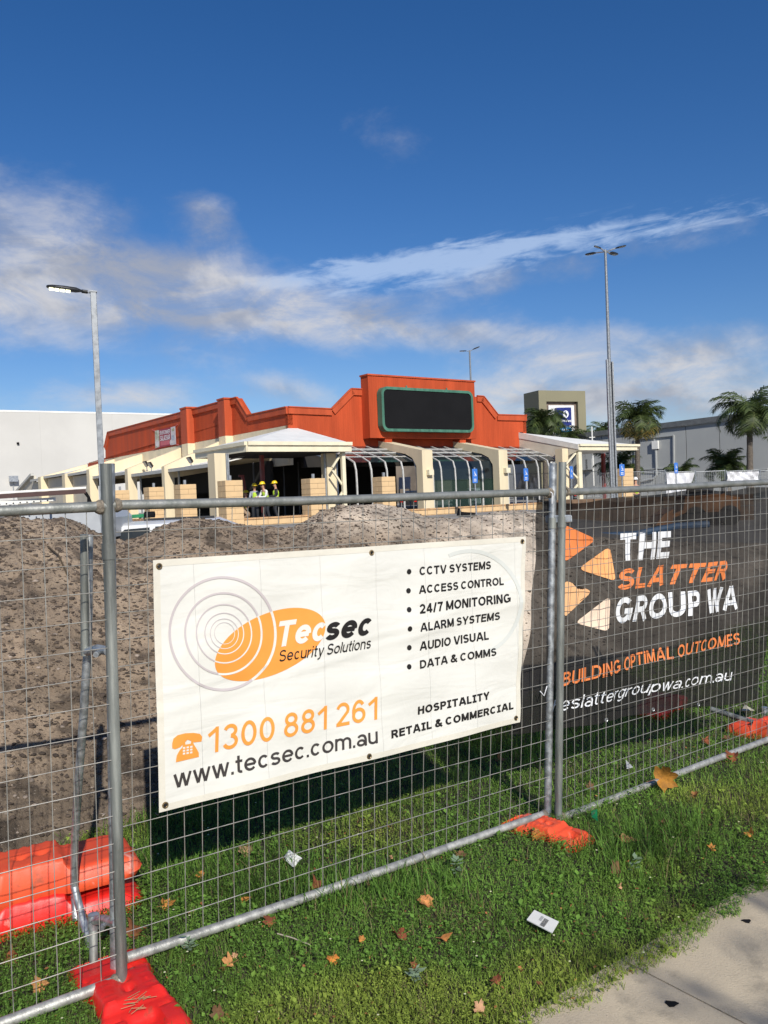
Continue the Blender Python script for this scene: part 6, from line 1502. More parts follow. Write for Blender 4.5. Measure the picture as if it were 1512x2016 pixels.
# hem: doubled edge strips, slightly proud
hem_m = mat('vinyl_hem', (.69, .65, .55), .5, .04, 8, .2, 40)
def strip_on(pts_a, pts_b, lift, m_, name, parent, surf=bsurf, n=60, label=None):
    """ribbon between two picture-space polylines on the banner"""
    vs = []
    for i in range(n+1):
        t = i/n; a = pts_a[0]+(pts_a[1]-pts_a[0])*t; c = pts_b[0]+(pts_b[1]-pts_b[0])*t; vs += [surf(a, lift), surf(c, lift)]
    mb = MB(); mb.add(vs, [(2*i, 2*i+2, 2*i+3, 2*i+1) for i in range(n)]); o = mb.build(name, m_, parent, smooth=True)
    if label: o['label'] = label
hw_ = .028
inn = [bc[0]+dB*hw_-Vector((0, 0, hw_)), bc[1]-dB*hw_-Vector((0, 0, hw_)), bc[2]-dB*hw_+Vector((0, 0, hw_)), bc[3]+dB*hw_+Vector((0, 0, hw_))]
for i in range(4):
    j = (i+1) % 4; strip_on((bc[i], bc[j]), (inn[i], inn[j]), .0012, hem_m, 'hem', ban)
z1c = lambda x, y: (290+x/3.024, 1040+y/3.024)
z2c = lambda x, y: (700+x/3.78, 1040+y/3.78)
ink = mat('black_ink', (.014, .012, .011), .45, .1, 8); ink2 = mat('dark_grey_ink', (.045, .038, .036), .5, .1, 8); ink_o = mat('orange_ink', (.86, .32, .055), .5, .03, 8); ink_l = mat('pale_mauve_ink', (.54, .48, .475), .5, .02, 8); ink_f = mat('faint_blue_ink', (.62, .63, .585), .5, .02, 8)
TX = dict(parent=ban, plane=bplane, surf=bsurf)
def bt(body, conv, BL, BR, TL, m_, lift=.0028, **k): return place_text(body, conv(*BL), conv(*BR), conv(*TL), bplane, lift, m_, ban, surf=bsurf, **k)
# orange ellipse
def ell(t, s_=1.0, cx_=728, cy_=693, a=352, b_=178, an=math.radians(25)):
    x = a*s_*math.cos(t); y = b_*s_*math.sin(t); return (cx_+x*math.cos(an)+y*math.sin(an), cy_-x*math.sin(an)+y*math.cos(an))
def inside(x, y, cx_=728, cy_=693, a=352, b_=178, an=math.radians(25)):
    dx, dy = x-cx_, y-cy_; u_ = dx*math.cos(an)-dy*math.sin(an); v_ = dx*math.sin(an)+dy*math.cos(an); return (u_/a)**2+(v_/b_)**2 < 1
n = 72; mb = MB(); rings = [1.0, .8, .6, .4, .2]; vs = []
for s_ in rings:
    for i in range(n): vs.append(bsurf(bplane(*z1c(*ell(2*math.pi*i/n, s_))), .0020))
vs.append(bsurf(bplane(*z1c(728, 693)), .0020)); fs = [(r*n+i, r*n+(i+1) % n, (r+1)*n+(i+1) % n, (r+1)*n+i) for r in range(4) for i in range(n)]+[(4*n+i, 4*n+(i+1) % n, 5*n) for i in range(n)]
mb.add(vs, fs); mb.build('orange_oval', ink_o, ban, smooth=True)
for (x0, x1, y0, y1, th_) in ((126, 774, 285, 970, 15), (220, 690, 380, 875, 12), (289, 627, 450, 805, 8), (340, 578, 502, 750, 6), (373, 545, 537, 718, 4), (398, 522, 560, 690, 3)):
    cx_, cy_, rx, ry = (x0+x1)/2, (y0+y1)/2, (x1-x0)/2, (y1-y0)/2; n = 110; mA, mBk = MB(), MB()
    for i in range(n):
        t0, t1 = 2*math.pi*i/n, 2*math.pi*(i+1.02)/n; tm = (t0+t1)/2; ins = inside(cx_+(rx-th_/2)*math.cos(tm), cy_+(ry-th_/2)*math.sin(tm))
        q = [(cx_+rx*math.cos(t0), cy_+ry*math.sin(t0)), (cx_+rx*math.cos(t1), cy_+ry*math.sin(t1)), (cx_+(rx-th_)*math.cos(t1), cy_+(ry-th_)*math.sin(t1)), (cx_+(rx-th_)*math.cos(t0), cy_+(ry-th_)*math.sin(t0))]
        (mA if ins else mBk).add([bsurf(bplane(*z1c(*p)), .0030) for p in q], [(0, 1, 2, 3)])
    if mA.v: mA.build('white_ring_arc', vin, ban)
    if mBk.v: mBk.build('mauve_ring_arc', ink_l, ban)
cx_, cy_, rx, ry = 850, 555, 385, 400; mb = MB(); n = 40      # faint ring at the right
for i in range(n):
    t0, t1 = -2.0+3.3*i/n, -2.0+3.3*(i+1.02)/n
    mb.add([bsurf(bplane(*z2c(cx_+r*math.cos(t)*rx, cy_+r*math.sin(t)*ry)), .0018) for t, r in ((t0, 1), (t1, 1), (t1, .93), (t0, .93))], [(0, 1, 2, 3)])
mb.build('faint_ring_arc', ink_f, ban)
bt('Tec', z1c, (787, 708), (1056, 664), (787, 556), vin, .0038, shear=.22, bold=.20, gap=.07)
bt('sec', z1c, (1056, 668), (1328, 632), (1056, 562), ink, .0038, shear=.22, bold=.20, gap=.07)
bt('Security Solutions', z1c, (786, 816), (1328, 732), (786, 728), ink, .0038, shear=.2, bold=.13, gap=.12)
bt('1300 881 261', z1c, (358, 1345), (1364, 1136), (358, 1190), ink_o, bold=.145, gap=.14)
bt('www.tecsec.com.au', z1c, (150, 1548), (1364, 1277), (150, 1438), ink2, bold=.14, gap=.1)
for body, BL, BR, TL in (('CCTV SYSTEMS', (478, 352), (1012, 305), (478, 284)), ('ACCESS CONTROL', (475, 492), (1101, 424), (475, 424)), ('24/7 MONITORING', (476, 640), (1143, 553), (476, 562)),
                         ('ALARM SYSTEMS', (474, 772), (1074, 684), (474, 702)), ('AUDIO VISUAL', (473, 912), (993, 830), (473, 842)), ('DATA & COMMS', (474, 1048), (1044, 950), (474, 980))):
    bt(body, z2c, BL, BR, TL, ink, bold=.20, gap=.12)
for cx_, cy_ in ((400, 323), (398, 465), (397, 605), (397, 747), (395, 887), (391, 1028)):
    mb = MB(); mb.add([bsurf(bplane(*z2c(cx_+17*math.cos(i*.4488), cy_+20*math.sin(i*.4488))), .0028) for i in range(14)], [tuple(range(14))]); mb.build('bullet_dot', ink, ban)
bt('HOSP|TAL|TY', z2c, (462, 1390), (998, 1274), (462, 1324), ink, bold=.23, gap=.13)
bt('RETA|L & COMMERC|AL', z2c, (257, 1566), (1178, 1350), (257, 1498), ink, bold=.23, gap=.13)
# telephone symbol
def bpoly(pts, conv, m_, name, lift=.0028):
    vs = [bsurf(bplane(*conv(*p)), lift) for p in pts]; bm = bmesh.new(); vv = [bm.verts.new(v-org(ban)) for v in vs]; bm.faces.new(vv); bmesh.ops.triangulate(bm, faces=bm.faces[:]); me = bpy.data.meshes.new(name); bm.to_mesh(me); bm.free(); me.materials.append(m_)
    o = bpy.data.objects.new(name, me); C.objects.link(o); o.parent = ban; return o
bpoly([(142, 1278), (150, 1248), (175, 1228), (220, 1217), (270, 1215), (310, 1222), (324, 1240), (320, 1268), (278, 1272), (276, 1255), (235, 1255), (192, 1266), (190, 1300), (160, 1312), (143, 1306)], z1c, ink_o, 'handset_symbol')
bpoly([(165, 1390), (170, 1350), (188, 1318), (205, 1300), (205, 1272), (220, 1270), (222, 1285), (255, 1280), (257, 1262), (270, 1262), (272, 1282), (292, 1312), (305, 1335), (306, 1360)], z1c, ink_o, 'telephone_symbol')
for r in range(3):
    for c_ in range(3):
        x, y = 207+c_*22, 1300+r*17-c_*3; bpoly([(x, y), (x+14, y-2), (x+14, y+9), (x, y+11)], z1c, vin, 'key_symbol', .0036)
# eyelets and cable ties
brass = mat('brass_eyelet', (.30, .22, .12), .4, .3, 30, metal=.8)
for (ex, ey, tx, ty) in ((313, 1115, 297, 1104), (729, 1088, 731, 1075), (1026, 1066, 1040, 1057), (1017, 1414, 1022, 1430), (725, 1488, 725, 1502), (324, 1584, 314, 1608)):
    c_ = bsurf(bplane(ex, ey), .002); ring = []; nn = 14
    mb = MB(); pts = [c_+dB*(.0105*math.cos(2*math.pi*i/nn))+Vector((0, 0, .0105*math.sin(2*math.pi*i/nn))) for i in range(nn+1)]; mb.tube(pts, .0035, 6); eyo = mb.build('eyelet', brass, ban, smooth=True)
    mb = MB(); mb.add([c_+nB*.0005+dB*(.008*math.cos(2*math.pi*i/nn))+Vector((0, 0, .008*math.sin(2*math.pi*i/nn))) for i in range(nn)], [tuple(range(nn))]); mb.build('eyelet_hole', tan_dark, eyo)
    e_ = bplane(tx, ty)-nB*.03; mb = MB(); mb.tube([c_+nB*.004, (c_+e_)*.5+nB*.006, e_+nB*.01, e_-nB*.02], .0024, 6); mb.build('cable_tie', tan_dark, ban, smooth=True)

# ------------------------------------------------------------------ dark mesh banner
dC = dirC.copy(); nC = Vector((dC.y, -dC.x, 0)); c0 = (TLc+BLc)*.5-nC*.045; c0.z = 0
def cplane(x, y): return PL(x, y, c0, dC)
cor = [cplane(1064, 978), cplane(1600, 958), cplane(1500, 1378), cplane(1012, 1450)]   # TL TR BR BL
def csurf(p, lift=0.0):
    s_ = (p-cor[0]).dot(dC); z = p.z
    wv = .022*math.sin(s_*4.1+z*1.3)+.012*math.sin(s_*9.5-z*5)+.008*math.sin(z*14+s_*5)+.004*math.sin(s_*27+z*9)
    return p+nC*(wv*1.1-.04+lift)
dk = empty('mesh_banner', cor[3], 'dark see-through mesh banner of a building contractor tied behind the right fence panel', 'banner')
def shade():
    m = bpy.data.materials.new('dark_shade_mesh'); m.use_nodes = True; nt_ = m.node_tree; k = NB(nt_); p = nt_.nodes['Principled BSDF']; out = nt_.nodes['Material Output']
    p.inputs['Base Color'].default_value = (.016, .0145, .0135, 1); p.inputs['Roughness'].default_value = .8; p.inputs['Specular IOR Level'].default_value = .25
    tr = k.n('ShaderNodeBsdfTransparent'); mx = k.n('ShaderNodeMixShader'); t = k.n('ShaderNodeTexCoord').outputs['Object']
    nz = k.noise(t, 2.5, 4); nt_.links.new(k.rng(nz, .3, .7, .82, .92), mx.inputs[0])
    nt_.links.new(tr.outputs[0], mx.inputs[1]); nt_.links.new(p.outputs[0], mx.inputs[2]); nt_.links.new(mx.outputs[0], out.inputs[0]); return m
shade_m = shade(); NU, NV = 90, 50; vs = []
for j in range(NV+1):
    for i in range(NU+1):
        u_, v_ = i/NU, j/NV; p = (cor[3]*(1-u_)+cor[2]*u_)*(1-v_)+(cor[0]*(1-u_)+cor[1]*u_)*v_
        dip = .045*math.exp(-((u_-.16)/.14)**2)*v_**3+.01*math.sin(u_*22)*v_; left = .05*math.sin(math.pi*v_)*(1-u_)**6
        vs.append(csurf(p+Vector((0, 0, -dip))+dC*left))
mb = MB(); mb.add(vs, [(j*(NU+1)+i, j*(NU+1)+i+1, (j+1)*(NU+1)+i+1, (j+1)*(NU+1)+i) for j in range(NV) for i in range(NU)]); mb.build('mesh_cloth', shade_m, dk, smooth=True)
z3c = lambda x, y: (1050+x/3.273, 940+y/3.273)
inkw = mat('white_banner_ink', (.74, .75, .76), .6, .03, 6); io1 = mat('banner_orange_a', (.78, .22, .06), .6, .04, 6); io2 = mat('banner_orange_b', (.90, .42, .16), .6, .04, 6); io3 = mat('banner_orange_c', (.90, .50, .24), .6, .04, 6); io4 = mat('banner_cream', (.86, .66, .50), .6, .04, 6)
hemd = mat('black_hem', (.012, .012, .013), .7, .1, 5)
def ctext(body, BL, BR, TL, m_, **k): return place_text(body, z3c(*BL), z3c(*BR), z3c(*TL), cplane, .005, m_, dk, surf=csurf, **k)
def rounded(pts, r=.16, n=4):
    out = []; N = len(pts)
    for i in range(N):
        p = Vector(pts[i]).to_3d(); a = Vector(pts[i-1]).to_3d(); c = Vector(pts[(i+1) % N]).to_3d(); k = r*min((a-p).length, (c-p).length); s_ = p+(a-p).normalized()*k; e_ = p+(c-p).normalized()*k
        for j in range(n+1):
            t = j/n; q = s_*(1-t)**2+p*2*t*(1-t)+e_*t*t; out.append((q.x, q.y))
    return out
for pts, m_ in (([(218, 300), (458, 402), (205, 548)], io1), ([(303, 590), (565, 450), (585, 672)], io2), ([(205, 662), (422, 738), (208, 908)], io3), ([(305, 942), (535, 770), (532, 1000)], io4)):
    pp = rounded(pts); c_ = tuple(np.mean(pts, 0)); vs = []; n = len(pp)
    for s_ in (1, .66, .33): vs += [csurf(cplane(*z3c(c_[0]+(x-c_[0])*s_, c_[1]+(y-c_[1])*s_)), .004) for x, y in pp]
    vs.append(csurf(cplane(*z3c(*c_)), .004)); mb = MB(); mb.add(vs, [(r*n+i, r*n+(i+1) % n, (r+1)*n+(i+1) % n, (r+1)*n+i) for r in range(2) for i in range(n)]+[(2*n+i, 2*n+(i+1) % n, 3*n) for i in range(n)]); mb.build('triangle_emblem', m_, dk, smooth=True)
ctext('THE', (615, 545), (902, 520), (612, 362), inkw, bold=.23, gap=.12)
ctext('SLATTER', (590, 738), (1272, 662), (590, 590), io1, bold=.21, shear=.3, gap=.12)
ctext('GROUP WA', (570, 962), (1342, 858), (570, 775), inkw, bold=.21, shear=.08, gap=.12)
ctext('BUILDING OPTIMAL OUTCOMES', (215, 1358), (1328, 1078), (215, 1258), io1, bold=.17, gap=.14)
ctext('theslattergroupwa.com.au', (95, 1552), (1285, 1322), (95, 1448), inkw, shear=.3, bold=.11, gap=.12)
for x, y in ((484, 1567), (825, 1508), (1104, 1472)):
    c_ = csurf(cplane(*z3c(x, y)), .004); mb = MB(); mb.tube([c_+dC*(.010*math.cos(i*.524))+Vector((0, 0, .010*math.sin(i*.524))) for i in range(13)], .004, 6); mb.build('eyelet', galv, dk)
# white plastic ties
for (x, y, dx, dy) in ((1072, 972, 2, 20), (1262, 962, 2, 9), (1286, 962, 2, 9), (1056, 1366, 8, -18)):
    a = cplane(x, y)+nC*.03; c_ = cplane(x+dx, y+dy)+nC*.05; mb = MB(); mb.tube([a+Vector((0, 0, .02)), a+nC*.03, c_], .003, 5); mb.build('white_tie', white_print, dk)

# ------------------------------------------------------------------ turf
def fence_y(X): return TLb.y+(X-TLb.x)*(TRb.y-TLb.y)/(TRb.x-TLb.x)
def off_blocks(X, Y, m_=.0):
    k = np.ones(len(X), bool)
    for (x, y, an, L_, W_) in BLK:
        u_ = (X-x)*math.cos(an)+(Y-y)*math.sin(an); v_ = -(X-x)*math.sin(an)+(Y-y)*math.cos(an); k &= ~((np.abs(u_) < L_/2-m_) & (np.abs(v_) < W_/2-m_))
    return k
def scatter(n, y0=2.2, y1=11.5, p_=2.0):
    """more per square metre near the viewer"""
    Y = (y0**(2-p_)+(y1**(2-p_)-y0**(2-p_))*RNG.random(n))**(1/(2-p_)) if p_ != 2 else y0*np.exp(RNG.random(n)*math.log(y1/y0))
    a = RNG.uniform(-.62, .62, n); X = a*Y
    keep = (path_side(X, Y) < .0+.035*RNG.random(n)**2) & (Y < footY(a)+.25+.25*RNG.random(n)**2*2)
    X, Y = X[keep], Y[keep]; k = off_blocks(X, Y, .02); return X[k], Y[k]
def turf_tint(X, Y):
    g = fbm(X*1.6+3, Y*1.6, 4); yel = sstep(fbm(X*1.1-7, Y*1.1+2, 3)+.25*sstep(3.5-Y, 0, .8)-.02, .0, .22)
    return g, yel
def blades(n, lo, hi, wid, dens_fn, cols, name, label, seed, lean=.5):
    X, Y = scatter(n); k = RNG.random(len(X)) < dens_fn(X, Y); X, Y = X[k], Y[k]; n = len(X)
    g, yel = turf_tint(X, Y)
    h = RNG.uniform(lo, hi, n)*np.clip(1+.9*g, .3, 2)*(1-.35*sstep(path_side(X, Y), -.10, .01)); an = RNG.uniform(0, 2*np.pi, n); ln = RNG.uniform(.1, lean, n)*h*1.4; w_ = wid*RNG.uniform(.7, 1.3, n)*(1+.12*(Y-3))
    dx, dy = np.cos(an), np.sin(an); sx_, sy_ = -dy, dx
    B = np.stack([X, Y, np.where(path_raw(X, Y) > -.04, .014, -.004)], 1); m = B+np.stack([dx*ln*.35, dy*ln*.35, h*.6], 1); t = B+np.stack([dx*ln, dy*ln, h*.98], 1)
    W = np.stack([sx_*w_, sy_*w_, np.zeros(n)], 1)
    V_ = np.stack([B-W, B+W, m+W*.8, m-W*.8, t], 1).reshape(-1, 3); o_ = (np.arange(n)*5)[:, None]
    F1 = (np.array([[0, 1, 2], [0, 2, 3], [3, 2, 4]])[None]+o_[:, :, None]).reshape(-1, 3)
    yel = yel*.6; c = cols[0][None]*(1-yel[:, None])+cols[1][None]*yel[:, None]; c = c*RNG.uniform(.6, 1.35, (n, 1))*np.clip(1+1.3*fbm(X*2.6+2, Y*2.6, 4), .5, 1.7)[:, None]; dead = RNG.random(n) < .05+.35*sstep(fbm(X*3.1-4, Y*3.1+7, 4), .10, .25); c[dead] = np.array([.30, .24, .12])*RNG.uniform(.6, 1.2, (dead.sum(), 1))
    col = np.repeat(c, 5, 0)
    o = npmesh(name, V_, F1, grass_m, col=col); tag(o, label, 'grass', kind='stuff')
shade_all = lambda X, Y: np.ones_like(X)
gcol = (np.array([.175, .305, .05]), np.array([.35, .42, .07]))
blades(280000, .025, .06, .0014, lambda X, Y: np.clip(.62-1.2*fbm(X*1.3+1, Y*1.3+9, 3), .1, 1), gcol, 'short_grass', 'short mixed green turf on both sides of the fence', 1, 1.1)
tall = lambda X, Y: np.clip(sstep(fbm(X*1.0+21, Y*1.0+5, 3)+.22*np.exp(-((X-1.15)/.6)**2-((Y-4.05)/.5)**2)*2.2+.1*np.exp(-((X-.4)/.4)**2-((Y-3.6)/.4)**2)+.1*(Y > 5), .05, .25), 0, 1)
blades(90000, .055, .13, .0019, tall, (np.array([.125, .25, .04]), np.array([.21, .32, .05])), 'tall_grass', 'taller dark green grass tufts by the right fence panel', 2, .9)
def weeds(n, name, label, rs=(.0022, .0052), dmul=1.0, m=6):
    """low round-leaved weeds: each leaf a small bent quad pair, in rosettes"""
    X, Y = scatter(n); k = RNG.random(len(X)) < dmul*np.clip(.60+1.8*fbm(X*1.3+1, Y*1.3+9, 3), .06, 1)*(1-.6*tall(X, Y)); X, Y = X[k], Y[k]; n = len(X)
    g, yel = turf_tint(X, Y)
    X = np.repeat(X, m)+RNG.normal(0, .012, n*m); Y = np.repeat(Y, m)+RNG.normal(0, .012, n*m); g = np.repeat(g, m); yel = np.repeat(yel, m); n = len(X)
    k = (path_side(X, Y) < .004) & off_blocks(X, Y, .015); X, Y, g, yel = X[k], Y[k], g[k], yel[k]; n = len(X)
    z = RNG.uniform(.006, .045, n)*(1+.8*g)*(1-.4*sstep(path_side(X, Y), -.08, 0))+np.where(path_raw(X, Y) > -.04, .018, 0); an = RNG.uniform(0, 2*np.pi, n); r = RNG.uniform(*rs, n)*(1+.10*(Y-3)); tl = RNG.uniform(-.7, .7, n)
    d = np.stack([np.cos(an), np.sin(an), tl], 1); s_ = np.stack([-np.sin(an), np.cos(an), RNG.uniform(-.3, .3, n)], 1); c0_ = np.stack([X, Y, z], 1); R = r[:, None]
    V_ = np.stack([c0_, c0_+d*R*.9+s_*R*.85, c0_+d*R*2.1, c0_+d*R*.9-s_*R*.85], 1); V_[:, 1, 2] += r*.25; V_[:, 3, 2] += r*.25
    o_ = (np.arange(n)*4)[:, None]; F1 = (np.array([[0, 1, 2], [0, 2, 3]])[None]+o_[:, :, None]).reshape(-1, 3)
    yel = yel*.65; c = np.array([.155, .29, .05])[None]*(1-yel[:, None])+np.array([.34, .38, .065])[None]*yel[:, None]; c = c*RNG.uniform(.55, 1.5, (n, 1))
    o = npmesh(name, V_.reshape(-1, 3), F1, grass_m, col=np.repeat(c, 4, 0)); tag(o, label, 'weeds', kind='stuff')
weeds(86000, 'clover_cover', 'small-leaved clover and weeds growing through the turf')
weeds(7500, 'broad_weeds', 'broader-leaved weeds standing among the clover and grass', (.007, .013), .8, 5)
def crumbs():
    X, Y = scatter(2600); n = len(X); r = RNG.uniform(.004, .012, n); an = RNG.uniform(0, 6.28, n); z = RNG.uniform(.015, .04, n)
    d = np.stack([np.cos(an), np.sin(an), RNG.uniform(-.3, .5, n)], 1)*r[:, None]; s_ = np.stack([-np.sin(an), np.cos(an), RNG.uniform(-.3, .5, n)], 1)*(r*RNG.uniform(.15, .9, n))[:, None]
    c_ = np.stack([X, Y, z], 1); V_ = np.stack([c_-d, c_+s_, c_+d, c_-s_*.6], 1).reshape(-1, 3); o_ = (np.arange(n)*4)[:, None]
    col = np.repeat(np.array([[.85, .75, .9]])*RNG.uniform(.35, 1.5, (n, 1)), 4, 0)
    o = npmesh('leaf_crumbs', V_, (np.array([[0, 1, 2, 3]])+o_), leaf_o, col=col); tag(o, 'crumbs of dead leaf and straw lying through the turf', 'leaf litter', kind='stuff')
crumbs()
def flowers():
    X, Y = scatter(900); X, Y = X[:150], Y[:150]; n = len(X); V_, F_ = [], []
    for x, y in zip(X, Y):
        k = len(V_); z = random.uniform(.035, .06); r = .003+.0006*y
        V_ += [(x+r*math.cos(i*1.047), y+r*math.sin(i*1.047), z) for i in range(6)]; F_.append(tuple(range(k, k+6)))
    mb = MB(); mb.add(V_, F_); o = mb.build('tiny_flowers', mat('tiny_flower', (.75, .74, .45), .7)); tag(o, 'scattered tiny pale flowers in the turf', 'flowers', kind='stuff')
flowers()
# silvery weeds that stand out
def silver(x, y, label, s_=.05):
    g_ = G(x, y); o = empty('silver_weed', g_, label, 'weed', 'pale silvery weeds in the turf'); V_, F_ = [], []
    for i in range(16):
        an = i*2.4; r = s_*random.uniform(.5, 1); z = .02+.06*random.random(); d = Vector((math.cos(an), math.sin(an), .25)); q = Vector((-math.sin(an), math.cos(an), 0)); c_ = g_+Vector((0, 0, z)); k = len(V_)
        V_ += [c_, c_+d*r*.5+q*r*.22, c_+d*r, c_+d*r*.5-q*r*.22]; F_.append((k, k+1, k+2, k+3))
    mb = MB(); mb.add(V_, F_); mb.build('leaf_rosette', mat('silver_leaf', (.20, .28, .17), .7) if 'silver_leaf' not in bpy.data.materials else bpy.data.materials['silver_leaf'], o)
silver(372, 1880, 'pale silvery weed below the rail near the left post'); silver(820, 1946, 'pale silvery weed at the bottom middle'); silver(1250, 1722, 'pale silvery weed above the footpath edge'); silver(900, 1725, 'pale silvery weed under the bottom rail near the middle')

# ------------------------------------------------------------------ fallen leaves
def maple(seed, pointed=False):
    rg = random.Random(seed); pts = []
    if pointed: lob = [(0, 1.0), (50, .45), (90, .5), (140, .3), (180, .35), (220, .3), (270, .5), (310, .45)]
    else: lob = [(0, 1.0), (8, .84), (16, .80), (24, .60), (34, .74), (44, .93), (54, .76), (64, .72), (76, .54), (90, .68), (100, .74), (114, .56), (138, .50), (165, .34), (180, .12), (195, .34), (222, .50), (246, .56), (260, .74), (270, .68), (284, .54), (296, .72), (306, .76), (316, .93), (326, .74), (336, .60), (344, .80), (352, .84)]
    return [(math.radians(a+rg.uniform(-4, 4)), r*rg.uniform(.88, 1.1)) for a, r in lob]
def leaf(x, y, size, tintc, label, seed, pitch=None, pointed=False, z=.036, Y=None):
    rg = random.Random(seed); c = G(x, y, z) if Y is None else P(x, y, Y)
    o = empty('fallen_leaf', c, label, 'leaf', 'fallen autumn leaves'); pitch = rg.uniform(.2, .9) if pitch is None else pitch; yaw = rg.uniform(0, 6.28)
    rot = Matrix.Rotation(rg.uniform(-1.0, 1.0), 3, 'Z') @ Matrix.Rotation(pitch, 3, 'X') @ Matrix.Rotation(yaw, 3, 'Z')
    pts = maple(seed, pointed); cu = rg.uniform(.45, 1.25)*size; V_ = [Vector((0, 0, 0))]; n = len(pts)
    for s_ in (.5, 1.0):
        for a, r in pts:
            x_, y_ = r*s_*size*math.sin(a), r*s_*size*math.cos(a); rr_ = r*s_; V_.append(Vector((x_, y_, cu*rr_*rr_*(.75*math.cos(2*a+seed)+.35+.25*math.sin(3*a+seed*2))+.08*size*abs(math.sin(a*2.5))*s_)))
    F_ = [(0, 1+i, 1+(i+1) % n) for i in range(n)]+[(1+i, 1+n+i, 1+n+(i+1) % n, 1+(i+1) % n) for i in range(n)]
    me = bpy.data.meshes.new('blade'); me.from_pydata([tuple(rot @ v) for v in V_], [], F_); me.materials.append(leaf_o)
    ca_ = me.color_attributes.new('tint', 'FLOAT_COLOR', 'POINT'); cc = []
    for v in V_: k = 1-.35*(v.length/size > .7)*rg.random(); cc += [tintc[0]*k, tintc[1]*k, tintc[2]*k, 1]
    ca_.data.foreach_set('color', cc); me.polygons.foreach_set('use_smooth', [True]*len(me.polygons))
    b_ = bpy.data.objects.new('blade', me); C.objects.link(b_); b_.parent = o
    mb = MB(); tip = rot @ Vector((0, -size*.9, .1*size)); mb.tube([c, c+rot @ Vector((0, -size*.45, .02*size)), c+tip], .0014, 5); mb.build('stalk', leaf_o_stalk, o)
leaf_o_stalk = mat('leaf_stalk', (.25, .12, .05), .8)
tan_ = (1.5, 1.9, 3.2); org_ = (1.35, 1.3, .9); red_ = (.62, .42, .55); brn_ = (.42, .50, .7); gold = (1.0, 1.0, .45)
for i, (x, y, s_, tc_, lb, kw) in enumerate([
        (486, 1672, .060, (.9, 1.3, 2.2), 'large pale curled leaf in the banner shadow', {}), (394, 1724, .034, org_, 'small orange leaf just below the banner shadow at left', {}),
        (325, 1782, .045, org_, 'ragged orange leaf behind the mesh near the left post', {}), (478, 1773, .035, org_, 'narrow upright orange leaf behind the mesh', dict(pointed=True, pitch=1.3)),
        (534, 1814, .042, red_, 'red-brown leaf directly under the bottom rail', {}), (620, 1748, .040, red_, 'dark red leaf behind the bottom rail right of the white scrap', {}),
        (452, 1898, .045, (1.5, 1.6, 1.8), 'star shaped tan leaf below the rail at left', {}), (463, 1880, .018, tan_, 'tiny tan leaf just above the star shaped one', {}),
        (655, 1887, .034, (1.6, 1.3, .8), 'bright orange leaf at the bottom middle', dict(pitch=.5)), (838, 1771, .052, (1.5, 1.45, 1.5), 'broad light orange leaf below the rail in the middle', dict(pitch=.8)),
        (790, 1840, .052, red_, 'long red-brown leaf lying flat below the broad orange leaf', dict(pitch=.15)), (873, 1847, .036, (1.1, 1.0, .9), 'folded V shaped brown leaf', dict(pointed=True)),
        (712, 1850, .022, org_, 'small orange leaf between the V shaped and bright orange ones', {}), (815, 1898, .032, red_, 'thin red-brown leaf left of the white card', dict(pointed=True)),
        (770, 1688, .018, tan_, 'tiny pale leaf behind the mesh in the middle', {}), (905, 1683, .045, brn_, 'brown leaf tucked under the bottom rail left of the right posts', {}),
        (1225, 1650, .060, (1.1, 1.35, 1.8), 'pointed tan leaf standing in the tall grass', dict(pointed=True, pitch=1.2)), (1215, 1718, .045, brn_, 'dark brown leaf in the grass below the pointed tan leaf', dict(pitch=.3)),
        (1218, 1747, .020, tan_, 'tiny tan leaf near the footpath edge', {}), (1478, 1642, .035, org_, 'orange leaf near the right edge', {}), (1400, 1672, .030, org_, 'small upright orange leaf left of the one at the right edge', dict(pitch=1.2)),
        (1367, 1565, .036, (.9, .9, 1.0), 'light brown leaf right of the big golden leaf', {}), (1163, 1552, .040, brn_, 'brown leaf behind the mesh just right of the posts', {}),
        (1445, 1490, .060, red_, 'red-brown leaf under the far end of the bottom rail', {}), (1390, 1462, .055, red_, 'dark reddish leaf behind the wires left of the far orange foot', {}),
        (1432, 1455, .045, brn_, 'brown leaf beside the far orange foot', {}), (80, 1936, .045, (1.2, 1.3, 1.4), 'tan leaf above the bottom rail at far left', {}), (24, 1880, .045, red_, 'red-brown leaf at the left edge behind the mesh', dict(pitch=1.2)),
        (975, 1932, .030, red_, 'small flat red-brown leaf near the bottom right of the turf', dict(pitch=.1)), (272, 1838, .055, (.5, .4, .4), 'dark leaf just right of the left fence post', {}),
        (1053, 1640, .045, (1.2, 1.0, .7), 'orange-brown leaf leaning against the faded orange foot', dict(pitch=1.2)), (1305, 1612+8, .030, brn_, 'small brown leaf below the big golden leaf', {}),
        (985, 1495, .050, brn_, 'dim brown leaf in the shade behind the banner corner', {}), (945, 1990, .030, tan_, 'pale leaf at the very bottom beside the footpath', {}), (430, 2000, .035, brn_, 'brown leaf cut by the bottom edge', {})]):
    leaf(x, y, s_, tc_, lb, i+3, **kw)
leaf(1303, 1532, .105, gold, 'big golden maple leaf resting against the right bottom rail', 77, pitch=1.35, Y=float(PL(1303, 1532, TLc+nC*.05, dC).y))

